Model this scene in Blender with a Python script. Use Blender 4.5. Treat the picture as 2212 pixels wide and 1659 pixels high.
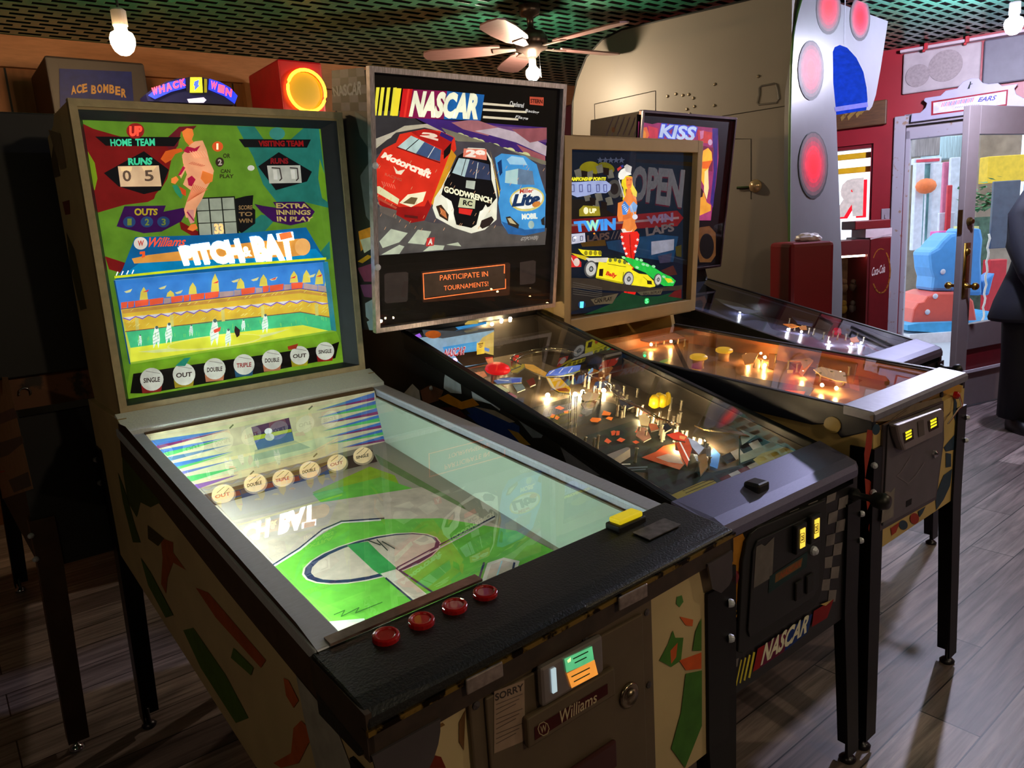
import bpy, bmesh, math, random
from mathutils import Vector, Matrix
from mathutils.geometry import tessellate_polygon
random.seed(7)
PI=math.pi
sc=bpy.context.scene
for o in list(bpy.data.objects): bpy.data.objects.remove(o)
COL=sc.collection
# ---------------------------------------------------------------- camera
F_PX,PITCH,ROLL,CAM_H=1598.1,.2013,.0645,1.42
CU,CV=1106.,829.5
cd=bpy.data.cameras.new('camera'); cam=bpy.data.objects.new('camera',cd); COL.objects.link(cam)
cd.sensor_width=36; cd.sensor_fit='HORIZONTAL'; cd.lens=36*F_PX/2212; cd.clip_start=.02; cd.clip_end=200
_cp,_sp=math.cos(PITCH),math.sin(PITCH); _cr,_sr=math.cos(ROLL),math.sin(ROLL)
FW=Vector((0,_cp,-_sp)); UP=Vector((0,_sp,_cp)); RT=Vector((1,0,0))
camX=RT*_cr-UP*_sr; camY=UP*_cr+RT*_sr   # image right and image up
cam.matrix_world=Matrix((( camX.x,camY.x,-FW.x,0),(camX.y,camY.y,-FW.y,0),(camX.z,camY.z,-FW.z,CAM_H),(0,0,0,1)))
sc.camera=cam
# ---------------------------------------------------------------- world, exposure
w=bpy.data.worlds.new('daylight'); sc.world=w; w.use_nodes=True
wb=w.node_tree.nodes['Background']; wb.inputs[0].default_value=(.74,.87,1,1); wb.inputs[1].default_value=2.1
sc.view_settings.view_transform='Standard'; sc.view_settings.look='None'; sc.view_settings.exposure=0; sc.view_settings.gamma=1
sc.view_settings.use_curve_mapping=False
sc.cycles.max_bounces=7; sc.cycles.transparent_max_bounces=14; sc.cycles.glossy_bounces=4; sc.cycles.diffuse_bounces=3
sc.cycles.caustics_reflective=False; sc.cycles.caustics_refractive=False; sc.cycles.sample_clamp_indirect=3
# ---------------------------------------------------------------- colour and materials
def l1(v):
    v=v/255.; return v/12.92 if v<=.04045 else ((v+.055)/1.055)**2.4
def lin(c): return tuple(l1(v) for v in c)
MATS={}
def mat(name,rgb,rough=.6,metal=0,amp=.12,scale=14,bump=0,em=0,coat=0,stretch=(1,1,1),rgb2=None,thr=None,spec=.5):
    """procedural principled material: base colour broken up by noise; rgb2 gives worn patches"""
    if name in MATS: return MATS[name]
    m=bpy.data.materials.new(name); m.use_nodes=True; nt=m.node_tree; b=nt.nodes['Principled BSDF']
    c=lin(rgb); tc=nt.nodes.new('ShaderNodeTexCoord'); mp=nt.nodes.new('ShaderNodeMapping'); mp.inputs['Scale'].default_value=stretch
    nz=nt.nodes.new('ShaderNodeTexNoise'); nz.inputs['Scale'].default_value=scale; nz.inputs['Detail'].default_value=5
    nt.links.new(tc.outputs['Object'],mp.inputs[0]); nt.links.new(mp.outputs[0],nz.inputs['Vector'])
    rp=nt.nodes.new('ShaderNodeValToRGB')
    if rgb2:
        c2=lin(rgb2); t=thr or .55
        rp.color_ramp.elements[0].position=t-.03; rp.color_ramp.elements[1].position=t+.03
        rp.color_ramp.elements[0].color=(*c,1); rp.color_ramp.elements[1].color=(*c2,1)
    else:
        rp.color_ramp.elements[0].position=.3; rp.color_ramp.elements[1].position=.7
        rp.color_ramp.elements[0].color=(*[v*(1-amp) for v in c],1); rp.color_ramp.elements[1].color=(*[min(1,v*(1+amp)) for v in c],1)
    nt.links.new(nz.outputs['Fac'],rp.inputs[0]); nt.links.new(rp.outputs[0],b.inputs['Base Color'])
    b.inputs['Roughness'].default_value=rough; b.inputs['Metallic'].default_value=metal; b.inputs['Coat Weight'].default_value=coat
    b.inputs['Specular IOR Level'].default_value=spec
    if em:
        b.inputs['Emission Color'].default_value=(*c,1); b.inputs['Emission Strength'].default_value=em
    if bump:
        bp=nt.nodes.new('ShaderNodeBump'); bp.inputs['Strength'].default_value=bump; bp.inputs['Distance'].default_value=.004
        nt.links.new(nz.outputs['Fac'],bp.inputs['Height']); nt.links.new(bp.outputs[0],b.inputs['Normal'])
    MATS[name]=m; return m
def glow(name,rgb,em):
    if name in MATS: return MATS[name]
    m=bpy.data.materials.new(name); m.use_nodes=True; b=m.node_tree.nodes['Principled BSDF']
    b.inputs['Base Color'].default_value=(*lin(rgb),1); b.inputs['Emission Color'].default_value=(*lin(rgb),1); b.inputs['Emission Strength'].default_value=em
    b.inputs['Roughness'].default_value=.4; MATS[name]=m; return m
def glassmat(name='clear_glass',ior=1.5,tint=(1,1,1),rough=.0,extra=0.):
    if name in MATS: return MATS[name]
    m=bpy.data.materials.new(name); m.use_nodes=True; nt=m.node_tree; nt.nodes.clear()
    out=nt.nodes.new('ShaderNodeOutputMaterial'); t=nt.nodes.new('ShaderNodeBsdfTransparent'); t.inputs[0].default_value=(*tint,1)
    g=nt.nodes.new('ShaderNodeBsdfGlossy'); g.inputs['Roughness'].default_value=rough
    fr=nt.nodes.new('ShaderNodeFresnel'); fr.inputs[0].default_value=ior
    geo=nt.nodes.new('ShaderNodeNewGeometry'); ad=nt.nodes.new('ShaderNodeMath'); ad.operation='ADD'; ad.inputs[1].default_value=extra
    mul=nt.nodes.new('ShaderNodeMath'); mul.operation='MULTIPLY'; inv=nt.nodes.new('ShaderNodeMath'); inv.operation='SUBTRACT'; inv.inputs[0].default_value=1
    mx=nt.nodes.new('ShaderNodeMixShader')
    nt.links.new(fr.outputs[0],ad.inputs[0]); nt.links.new(geo.outputs['Backfacing'],inv.inputs[1]); nt.links.new(ad.outputs[0],mul.inputs[0]); nt.links.new(inv.outputs[0],mul.inputs[1])
    nt.links.new(mul.outputs[0],mx.inputs[0]); nt.links.new(t.outputs[0],mx.inputs[1]); nt.links.new(g.outputs[0],mx.inputs[2]); nt.links.new(mx.outputs[0],out.inputs[0])
    MATS[name]=m; return m
def artmat(name,rough=.45,coat=0):
    """printed or backlit artwork: the polygons carry their ink colour, and in alpha how strongly they glow"""
    if name in MATS: return MATS[name]
    m=bpy.data.materials.new(name); m.use_nodes=True; nt=m.node_tree; b=nt.nodes['Principled BSDF']
    at=nt.nodes.new('ShaderNodeAttribute'); at.attribute_name='ink'
    tc=nt.nodes.new('ShaderNodeTexCoord'); nz=nt.nodes.new('ShaderNodeTexNoise'); nz.inputs['Scale'].default_value=30; nz.inputs['Detail'].default_value=4
    mr=nt.nodes.new('ShaderNodeMapRange'); mr.inputs['From Min'].default_value=.3; mr.inputs['From Max'].default_value=.7; mr.inputs['To Min'].default_value=.82; mr.inputs['To Max'].default_value=1.12
    vm=nt.nodes.new('ShaderNodeVectorMath'); vm.operation='SCALE'
    nt.links.new(tc.outputs['Object'],nz.inputs['Vector']); nt.links.new(nz.outputs['Fac'],mr.inputs['Value']); nt.links.new(at.outputs['Color'],vm.inputs[0]); nt.links.new(mr.outputs[0],vm.inputs['Scale'])
    nt.links.new(vm.outputs[0],b.inputs['Base Color']); nt.links.new(vm.outputs[0],b.inputs['Emission Color']); nt.links.new(at.outputs['Alpha'],b.inputs['Emission Strength'])
    b.inputs['Roughness'].default_value=.55; b.inputs['Specular IOR Level'].default_value=.2; b.inputs['Coat Weight'].default_value=coat
    MATS[name]=m; return m
# ---------------------------------------------------------------- tags
def tag(o,label=None,cat=None,group=None,kind=None):
    if label: o['label']=label
    if cat: o['category']=cat
    if group: o['group']=group
    if kind: o['kind']=kind
    return o
def empty(name,loc=(0,0,0),rz=0,label=None,cat=None,group=None):
    o=bpy.data.objects.new(name,None); COL.objects.link(o); o.location=loc; o.rotation_euler=(0,0,rz); o.empty_display_size=.05
    return tag(o,label,cat,group)
# ---------------------------------------------------------------- mesh building
def lerp(a,b,t): return a+(b-a)*t
class MB:
    def __init__(s): s.v=[]; s.f=[]; s.m=[]; s.c=[]
    def add(s,vs,fs,m=0,c=None):
        k=len(s.v); s.v+= [tuple(v) for v in vs]
        for f in fs: s.f.append(tuple(k+i for i in f)); s.m.append(m); s.c.append(c)
        return s
    def box(s,x0,x1,y0,y1,z0,z1,m=0,c=None):
        vs=[(x0,y0,z0),(x1,y0,z0),(x1,y1,z0),(x0,y1,z0),(x0,y0,z1),(x1,y0,z1),(x1,y1,z1),(x0,y1,z1)]
        return s.add(vs,[(0,3,2,1),(4,5,6,7),(0,1,5,4),(1,2,6,5),(2,3,7,6),(3,0,4,7)],m,c)
    def hexa(s,vs,m=0,c=None):
        return s.add(vs,[(0,3,2,1),(4,5,6,7),(0,1,5,4),(1,2,6,5),(2,3,7,6),(3,0,4,7)],m,c)
    def obox(s,p,ex,ey,ez,m=0,c=None):
        p,ex,ey,ez=map(Vector,(p,ex,ey,ez))
        return s.hexa([p,p+ex,p+ex+ey,p+ey,p+ez,p+ex+ez,p+ex+ey+ez,p+ey+ez],m,c)
    def prism(s,poly,fn,a,b,m=0,c=None):
        """polygon [(p,q)..] swept from a to b; fn(p,q,t)->xyz"""
        n=len(poly); vs=[fn(p,q,a) for p,q in poly]+[fn(p,q,b) for p,q in poly]
        tris=tessellate_polygon([[Vector((p,q,0)) for p,q in poly]])
        s.add(vs,[tuple(t) for t in tris]+[tuple(n+i for i in reversed(t)) for t in tris]+[(i,(i+1)%n,n+(i+1)%n,n+i) for i in range(n)],m,c); return s
    def xprism(s,poly,x0,x1,m=0,c=None): return s.prism(poly,lambda p,q,t:(t,p,q),x0,x1,m,c)
    def yprism(s,poly,y0,y1,m=0,c=None): return s.prism(poly,lambda p,q,t:(p,t,q),y0,y1,m,c)
    def zprism(s,poly,z0,z1,m=0,c=None): return s.prism(poly,lambda p,q,t:(p,q,t),z0,z1,m,c)
    def loft(s,rings,m=0,c=None,cap=True,close=True):
        n=len(rings[0]); k=len(s.v); vs=[p for r in rings for p in r]; fs=[]
        for i in range(len(rings)-1):
            for j in range(n if close else n-1):
                a=i*n+j; b=i*n+(j+1)%n; fs.append((a,b,b+n,a+n))
        if cap: fs.append(tuple(range(n-1,-1,-1))); fs.append(tuple((len(rings)-1)*n+j for j in range(n)))
        return s.add(vs,fs,m,c)
    def tube(s,pts,r,n=8,m=0,c=None):
        pts=[Vector(p) for p in pts]; rings=[]; up=Vector((0,0,1))
        for i,p in enumerate(pts):
            d=(pts[min(i+1,len(pts)-1)]-pts[max(i-1,0)]).normalized()
            a=d.cross(up if abs(d.z)<.95 else Vector((1,0,0))).normalized(); b=d.cross(a)
            rr=r[i] if isinstance(r,(list,tuple)) else r
            rings.append([p+a*math.cos(2*PI*j/n)*rr+b*math.sin(2*PI*j/n)*rr for j in range(n)])
        return s.loft(rings,m,c)
    def lathe(s,prof,o,ax=(0,0,1),n=16,m=0,c=None):
        o=Vector(o); ax=Vector(ax).normalized(); a=ax.orthogonal().normalized(); b=ax.cross(a)
        rings=[[o+ax*h+(a*math.cos(2*PI*j/n)+b*math.sin(2*PI*j/n))*max(r,1e-5) for j in range(n)] for r,h in prof]
        return s.loft(rings,m,c)
    def sph(s,o,r,n=12,m=0,c=None,sq=(1,1,1)):
        o=Vector(o); rings=[]
        for i in range(n//2+1):
            t=PI*i/(n//2); rings.append([o+Vector((math.sin(t)*math.cos(2*PI*j/n)*r*sq[0],math.sin(t)*math.sin(2*PI*j/n)*r*sq[1],-math.cos(t)*r*sq[2]))+Vector((0,0,0)) for j in range(n)])
        return s.loft(rings,m,c,cap=False)
    def build(s,name,mats,parent=None,smooth=False,bevel=0,loc=None):
        me=bpy.data.meshes.new(name); me.from_pydata(s.v,[],s.f); me.update()
        if not isinstance(mats,(list,tuple)): mats=[mats]
        for m in mats: me.materials.append(m)
        me.polygons.foreach_set('material_index',s.m)
        if any(c is not None for c in s.c):
            at=me.color_attributes.new('ink','FLOAT_COLOR','CORNER'); i=0
            buf=[]
            for p,c in zip(me.polygons,s.c):
                buf+=list(c if c else (1,1,1,0))*len(p.vertices)
            at.data.foreach_set('color',buf)
        else:
            bm=bmesh.new(); bm.from_mesh(me); bmesh.ops.remove_doubles(bm,verts=bm.verts,dist=1e-5); bmesh.ops.recalc_face_normals(bm,faces=bm.faces); bm.to_mesh(me); bm.free()
        if smooth:
            for p in me.polygons: p.use_smooth=True
        o=bpy.data.objects.new(name,me); COL.objects.link(o)
        if parent: o.parent=parent
        if loc: o.location=loc
        if bevel:
            b=o.modifiers.new('bevel','BEVEL'); b.width=bevel; b.segments=2; b.limit_method='ANGLE'; b.angle_limit=.9
        return o
# ---------------------------------------------------------------- photogrammetry: image rays met with real planes
def ray(u,v):
    du,dv=u-CU,v-CV; a=_cr*du-_sr*dv; b=_sr*du+_cr*dv; x=a/F_PX; y=-b/F_PX
    return Vector((x,_cp+y*_sp,-_sp+y*_cp))
class Frame:
    """a thing's own axes: x to its right, y towards its back, z up"""
    def __init__(s,x,y,yaw): s.o=Vector((x,y,0)); s.yaw=yaw; s.c=math.cos(yaw); s.s=math.sin(yaw)
    def loc(s,P): d=Vector(P)-s.o; return Vector((s.c*d.x+s.s*d.y,-s.s*d.x+s.c*d.y,d.z))
    def wld(s,l): return Vector((s.o.x+s.c*l[0]-s.s*l[1],s.o.y+s.s*l[0]+s.c*l[1],l[2]))
    def hit(s,u,v,p0,n):
        o=s.loc((0,0,CAM_H)); r=ray(u,v); d=Vector((s.c*r.x+s.s*r.y,-s.s*r.x+s.c*r.y,r.z)); n=Vector(n); return o+d*(((Vector(p0)-o)@n)/(d@n)) if False else o+d*(((Vector(p0)-o).dot(n))/(d.dot(n)))
WORLD=Frame(0,0,0)
_tc={}
def textmesh(st,bold=0,shear=0):
    k=(st,bold,shear)
    if k in _tc: return _tc[k]
    cu=bpy.data.curves.new('lettering','FONT'); cu.body=st; cu.offset=bold; cu.shear=shear; cu.resolution_u=3
    o=bpy.data.objects.new('lettering',cu); COL.objects.link(o); dg=bpy.context.evaluated_depsgraph_get(); dg.update()
    me=o.evaluated_get(dg).to_mesh(); vs=[(v.co.x,v.co.y) for v in me.vertices]; fs=[tuple(p.vertices) for p in me.polygons]
    o.evaluated_get(dg).to_mesh_clear(); bpy.data.objects.remove(o); bpy.data.curves.remove(cu)
    x0=min(v[0] for v in vs);x1=max(v[0] for v in vs);y0=min(v[1] for v in vs);y1=max(v[1] for v in vs)
    r=([((x-x0)/(x1-x0),(y-y0)/(y1-y0)) for x,y in vs],fs); _tc[k]=r; return r
class Art:
    """flat artwork lying on a plane of a thing (p0, normal n towards the viewer)"""
    STEP=.00012; lim=None; xlo=None; xhi=None
    def __init__(s,fr,p0,n,em=0.,t=(0,0,1)):
        s.fr=fr; s.n=Vector(n).normalized(); s.p0=Vector(p0); s.k=0; s.mb=MB(); s.em=em; s.t=t
    def pt(s,p):
        x0,y0,sc_=s.t; q=s.fr.hit(x0+p[0]*sc_,y0+p[1]*sc_,s.p0+s.n*(s.k*s.STEP),s.n)
        if s.lim: q.x=min(max(q.x,-s.lim),s.lim)
        if s.xlo is not None: q.x=min(max(q.x,s.xlo),s.xhi)
        return q
    def _ink(s,c,em): return (*lin(c),s.em if em is None else em)
    def P(s,c,pts,em=None):
        s.k+=1; vs=[s.pt(p) for p in pts]; tr=tessellate_polygon([[Vector((p[0],-p[1],0)) for p in pts]])
        fs=[]
        for t in tr:
            a,b,d=(vs[i] for i in t)
            fs.append(tuple(t) if (b-a).cross(d-a).dot(s.n)>0 else tuple(reversed(t)))
        s.mb.add(vs,fs,0,s._ink(c,em)); return s
    def E(s,c,cx,cy,rx,ry=None,rot=0,em=None,n=22,a0=0,a1=360):
        ry=rx if ry is None else ry; r=math.radians(rot); full=(a1-a0)>=360
        ps=[]
        for i in range(n if full else n+1):
            t=math.radians(a0+(a1-a0)*i/n); x=rx*math.cos(t); y=ry*math.sin(t); ps.append((cx+x*math.cos(r)-y*math.sin(r),cy+x*math.sin(r)+y*math.cos(r)))
        return s.P(c,ps,em)
    def L(s,c,pts,w,em=None,closed=False):
        s.k+=1; pts=[Vector(p) for p in pts]; 
        if closed: pts.append(pts[0])
        for a,b in zip(pts,pts[1:]):
            d=(b-a); 
            if d.length<1e-6: continue
            d.normalize(); q=Vector((-d.y,d.x))*w/2; e=d*w*.25
            vs=[s.pt(p) for p in (a-e+q,b+e+q,b+e-q,a-e-q)]
            f=(0,1,2,3); 
            if (vs[1]-vs[0]).cross(vs[2]-vs[0]).dot(s.n)<0: f=(3,2,1,0)
            s.mb.add(vs,[f],0,s._ink(c,em))
        return s
    def T(s,c,st,q,em=None,bold=.015,shear=0,flip=False):
        s.k+=1; vs,fs=textmesh(st,bold,shear); (ax,ay),(bx,by),(cx,cy),(dx,dy)=q; out=[]
        for x,y in vs:
            if flip: x=1-x
            t=1-y; out.append(s.pt((lerp(lerp(ax,bx,x),lerp(dx,cx,x),t),lerp(lerp(ay,by,x),lerp(dy,cy,x),t))))
        f2=[]
        for f in fs:
            a,b,d=out[f[0]],out[f[1]],out[f[2]]
            f2.append(f if (b-a).cross(d-a).dot(s.n)>0 else tuple(reversed(f)))
        s.mb.add(out,f2,0,s._ink(c,em)); return s
    def grid(s,c1,c2,q,nx,ny,em=None,f=None):
        s.k+=1; (ax,ay),(bx,by),(cx,cy),(dx,dy)=q
        P=lambda x,y:(lerp(lerp(ax,bx,x),lerp(dx,cx,x),y),lerp(lerp(ay,by,x),lerp(dy,cy,x),y))
        for i in range(nx):
            for j in range(ny):
                c=c1 if (i+j)%2 else c2
                if c is None: continue
                vs=[s.pt(P(i/nx,j/ny)),s.pt(P((i+1)/nx,j/ny)),s.pt(P((i+1)/nx,(j+1)/ny)),s.pt(P(i/nx,(j+1)/ny))]
                fc=(0,1,2,3)
                if (vs[1]-vs[0]).cross(vs[2]-vs[0]).dot(s.n)<0: fc=(3,2,1,0)
                s.mb.add(vs,[fc],0,s._ink(c,em))
        return s
    def build(s,name,parent,m=None):
        """pieces of artwork lying well apart become parts of their own"""
        m=m or artmat('printed_art'); B=s.mb; F=[]; 
        for i,f in enumerate(B.f):
            vs=[B.v[j] for j in f]; F.append(([min(v[k] for v in vs) for k in range(3)],[max(v[k] for v in vs) for k in range(3)]))
        # weld faces that share vertices into islands first
        par=list(range(len(B.f)))
        def fd(a):
            while par[a]!=a: par[a]=par[par[a]]; a=par[a]
            return a
        own={}
        for i,f in enumerate(B.f):
            for j in f:
                if j in own: par[fd(i)]=fd(own[j])
                else: own[j]=i
        isl={}
        for i in range(len(B.f)): isl.setdefault(fd(i),[]).append(i)
        keys=list(isl); bb=[]
        for k_ in keys:
            lo=[min(F[i][0][a] for i in isl[k_]) for a in range(3)]; hi=[max(F[i][1][a] for i in isl[k_]) for a in range(3)]; bb.append((lo,hi,max(h-l for l,h in zip(lo,hi))))
        p2=list(range(len(keys)))
        def f2(a):
            while p2[a]!=a: p2[a]=p2[p2[a]]; a=p2[a]
            return a
        order=sorted(range(len(keys)),key=lambda a:-bb[a][2])
        for x in range(len(order)):
            for y in range(x+1,len(order)):
                a,b=order[x],order[y]
                if f2(a)==f2(b): continue
                g=math.sqrt(sum(max(0,bb[a][0][q]-bb[b][1][q],bb[b][0][q]-bb[a][1][q])**2 for q in range(3)))
                if g<=max(.02,.5*max(bb[a][2],bb[b][2])): p2[f2(a)]=f2(b)
        grp={}
        for i in range(len(keys)): grp.setdefault(f2(i),[]).extend(isl[keys[i]])
        if len(grp)<2 or len(grp)>12: return B.build(name,m,parent)
        o=None
        for fs in sorted(grp.values(),key=lambda q:-len(q)):
            q=MB(); mp={}
            for i in sorted(fs):
                f=[]
                for j in B.f[i]:
                    if j not in mp: mp[j]=len(q.v); q.v.append(B.v[j])
                    f.append(mp[j])
                q.f.append(tuple(f)); q.m.append(0); q.c.append(B.c[i])
            r=q.build(name,m,parent); o=o or r
        return o
# ================================================================ shared materials
BLK=mat('black_paint',(16,15,17),.45); VINYL=mat('black_vinyl',(14,14,16),.42,amp=.2,scale=260,bump=.25); STEEL=mat('brushed_steel',(196,200,216),.5,.35,amp=.1,scale=60,stretch=(1,12,1))
CHROME=mat('chrome',(190,190,200),.16,1,amp=.05); DSTEEL=mat('dark_steel',(70,68,74),.35,1,amp=.15); BRASS=mat('worn_brass',(150,115,50),.35,1,amp=.2)
CLEAR=glassmat('clear_glass',1.75); PANE=glassmat('backglass_pane',1.5); DOORGL=glassmat('window_glass',1.3)
PLAS=glassmat('clear_plastic',1.5,(.82,.8,.76)); RUB=mat('black_rubber',(10,10,10),.7)
DARKM=mat('dark_metal_leg',(22,21,24),.4,.6,amp=.2)
FA=Frame(.0794,1.0094,.6688); FB=Frame(.6041,1.5382,.6581); FC=Frame(1.104,1.9315,.6782); FD=Frame(1.5331,2.772,.691)
# room axes: row direction
YR=.665
RF=Frame(0,0,YR)
# ================================================================ the room
def floor_mat():
    m=bpy.data.materials.new('wood_plank_floor'); m.use_nodes=True; nt=m.node_tree; b=nt.nodes['Principled BSDF']; N=nt.nodes.new; L=nt.links.new
    tc=N('ShaderNodeTexCoord'); mp=N('ShaderNodeMapping'); mp.inputs['Rotation'].default_value=(0,0,-YR); L(tc.outputs['Object'],mp.inputs[0])
    br=N('ShaderNodeTexBrick'); br.offset=.37; br.inputs['Scale'].default_value=1; br.inputs['Brick Width'].default_value=1.25; br.inputs['Row Height'].default_value=.16; br.inputs['Mortar Size'].default_value=.0022
    br.inputs['Color1'].default_value=(*lin((176,158,156)),1); br.inputs['Color2'].default_value=(*lin((112,96,96)),1); br.inputs['Mortar'].default_value=(*lin((38,32,34)),1)
    L(mp.outputs[0],br.inputs['Vector'])
    mp2=N('ShaderNodeMapping'); mp2.inputs['Scale'].default_value=(1.6,26,1); L(mp.outputs[0],mp2.inputs[0])
    nz=N('ShaderNodeTexNoise'); nz.inputs['Scale'].default_value=1.4; nz.inputs['Detail'].default_value=7; nz.inputs['Roughness'].default_value=.65; nz.inputs['Distortion'].default_value=.6; L(mp2.outputs[0],nz.inputs['Vector'])
    nb=N('ShaderNodeTexNoise'); nb.inputs['Scale'].default_value=2.2; nb.inputs['Detail'].default_value=3; L(mp.outputs[0],nb.inputs['Vector'])
    mr=N('ShaderNodeMapRange'); mr.inputs['From Min'].default_value=.32; mr.inputs['From Max'].default_value=.68; mr.inputs['To Min'].default_value=.32; mr.inputs['To Max'].default_value=1.3; L(nz.outputs['Fac'],mr.inputs['Value'])
    mr2=N('ShaderNodeMapRange'); mr2.inputs['From Min'].default_value=.35; mr2.inputs['From Max'].default_value=.65; mr2.inputs['To Min'].default_value=.75; mr2.inputs['To Max'].default_value=1.1; L(nb.outputs['Fac'],mr2.inputs['Value'])
    mu=N('ShaderNodeMath'); mu.operation='MULTIPLY'; L(mr.outputs[0],mu.inputs[0]); L(mr2.outputs[0],mu.inputs[1])
    vm=N('ShaderNodeVectorMath'); vm.operation='SCALE'; L(br.outputs['Color'],vm.inputs[0]); L(mu.outputs[0],vm.inputs['Scale']); L(vm.outputs[0],b.inputs['Base Color'])
    b.inputs['Roughness'].default_value=.42; bp=N('ShaderNodeBump'); bp.inputs['Strength'].default_value=.25; bp.inputs['Distance'].default_value=.003; L(nz.outputs['Fac'],bp.inputs['Height']); L(bp.outputs[0],b.inputs['Normal'])
    return m
def ceil_mat():
    m=bpy.data.materials.new('green_lattice_ceiling'); m.use_nodes=True; nt=m.node_tree; b=nt.nodes['Principled BSDF']; N=nt.nodes.new; L=nt.links.new
    tc=N('ShaderNodeTexCoord'); mp=N('ShaderNodeMapping'); mp.inputs['Rotation'].default_value=(0,0,-YR); L(tc.outputs['Object'],mp.inputs[0])
    br=N('ShaderNodeTexBrick'); br.offset=.5; br.inputs['Scale'].default_value=1; br.inputs['Brick Width'].default_value=.14; br.inputs['Row Height'].default_value=.07; br.inputs['Mortar Size'].default_value=.019; br.inputs['Mortar Smooth'].default_value=.15
    L(mp.outputs[0],br.inputs['Vector'])
    nz=N('ShaderNodeTexNoise'); nz.inputs['Scale'].default_value=1.1; nz.inputs['Detail'].default_value=3; L(mp.outputs[0],nz.inputs['Vector'])
    rp=N('ShaderNodeValToRGB'); rp.color_ramp.elements[0].position=.35; rp.color_ramp.elements[0].color=(*lin((52,100,84)),1); rp.color_ramp.elements[1].position=.65; rp.color_ramp.elements[1].color=(*lin((44,124,98)),1); L(nz.outputs['Fac'],rp.inputs[0])
    mx=N('ShaderNodeMix'); mx.data_type='RGBA'; L(br.outputs['Fac'],mx.inputs[0]); mx.inputs[6].default_value=(.004,.004,.004,1); L(rp.outputs[0],mx.inputs[7]); L(mx.outputs[2],b.inputs['Base Color'])
    b.inputs['Roughness'].default_value=.24
    sp=N('ShaderNodeMath'); sp.operation='MULTIPLY'; sp.inputs[1].default_value=1.; L(br.outputs['Fac'],sp.inputs[0]); L(sp.outputs[0],b.inputs['Specular IOR Level'])
    bp=N('ShaderNodeBump'); bp.inputs['Strength'].default_value=.6; bp.inputs['Distance'].default_value=.008; L(br.outputs['Fac'],bp.inputs['Height']); L(bp.outputs[0],b.inputs['Normal'])
    return m
def plankwall_mat():
    m=bpy.data.materials.new('warm_wood_planks'); m.use_nodes=True; nt=m.node_tree; b=nt.nodes['Principled BSDF']; N=nt.nodes.new; L=nt.links.new
    tc=N('ShaderNodeTexCoord'); sx=N('ShaderNodeSeparateXYZ'); L(tc.outputs['Object'],sx.inputs[0])
    wv=N('ShaderNodeMath'); wv.operation='MULTIPLY'; wv.inputs[1].default_value=1/.17; L(sx.outputs['X'],wv.inputs[0])
    fl=N('ShaderNodeMath'); fl.operation='FLOOR'; L(wv.outputs[0],fl.inputs[0]); fr=N('ShaderNodeMath'); fr.operation='FRACT'; L(wv.outputs[0],fr.inputs[0])
    wn=N('ShaderNodeTexWhiteNoise'); wn.noise_dimensions='1D'; L(fl.outputs[0],wn.inputs['W'])
    rp=N('ShaderNodeValToRGB'); rp.color_ramp.elements[0].color=(*lin((105,62,30)),1); rp.color_ramp.elements[1].color=(*lin((178,112,62)),1); L(wn.outputs['Value'],rp.inputs[0])
    gt=N('ShaderNodeMath'); gt.operation='GREATER_THAN'; gt.inputs[1].default_value=.06; L(fr.outputs[0],gt.inputs[0])
    nz=N('ShaderNodeTexNoise'); nz.inputs['Scale'].default_value=5; nz.inputs['Detail'].default_value=5
    mp=N('ShaderNodeMapping'); mp.inputs['Scale'].default_value=(9,9,1); L(tc.outputs['Object'],mp.inputs[0]); L(mp.outputs[0],nz.inputs['Vector'])
    mr=N('ShaderNodeMapRange'); mr.inputs['To Min'].default_value=.6; mr.inputs['To Max'].default_value=1.2; L(nz.outputs['Fac'],mr.inputs['Value'])
    mu=N('ShaderNodeMath'); mu.operation='MULTIPLY'; L(mr.outputs[0],mu.inputs[0]); L(gt.outputs[0],mu.inputs[1])
    vm=N('ShaderNodeVectorMath'); vm.operation='SCALE'; L(rp.outputs[0],vm.inputs[0]); L(mu.outputs[0],vm.inputs['Scale']); L(vm.outputs[0],b.inputs['Base Color']); b.inputs['Roughness'].default_value=.6
    return m
CEIL=2.6
H2=Vector((3.94,5.37)); RD=Vector((-.82,.5724)).normalized(); RN=Vector((.57,.82)).normalized()   # red wall: hinge point, direction to the left, outward normal
def rw(a,z,t=0): # a metres left of the hinge, z up, t outward
    p=H2+RD*a+RN*t; return Vector((p.x,p.y,z))
REDF=Frame(H2.x,H2.y,math.atan2(-RD.y,-RD.x))  # x to the right along the wall, y outward
fm=floor_mat(); cm=ceil_mat()
bN=Vector((-.605,.796)); bC=4.89   # back wall
# room outline: back wall line meets red wall line
def isect(n1,c1,n2,c2):
    d=n1.x*n2.y-n1.y*n2.x; return Vector(((c1*n2.y-c2*n1.y)/d,(n1.x*c2-n2.x*c1)/d))
rc=RN.dot(H2)
corner=isect(bN,bC,RN,rc)
RX=-1.5*Vector(RD)   # red wall runs on to the right of the door
rightend=H2-RD*6.0
bdir=Vector((.796,.605)); leftend=corner-bdir*9.5
def backpt(): pass
FL=[leftend,corner,rightend,rightend-RN*7.2-RD*(-1.0),leftend-RN*0-Vector((-.605,.796))*8.5]
FL[3]=Vector((7.8,-3.2)); FL[4]=Vector((-3.2,-3.9)); 
FL[0]=Vector((-5.2,0))+Vector((0,0)); FL[0]=isect(bN,bC,Vector((1,0)),-4.6)
FX=[p+(p-Vector((0,2))).normalized()*.16 for p in FL]
tag(MB().zprism([(p.x,p.y) for p in FL],-.1,0).build('floor',fm),kind='structure')
tag(MB().zprism([(p.x,p.y) for p in FX],CEIL,CEIL+.1).build('ceiling',cm),kind='structure')
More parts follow.
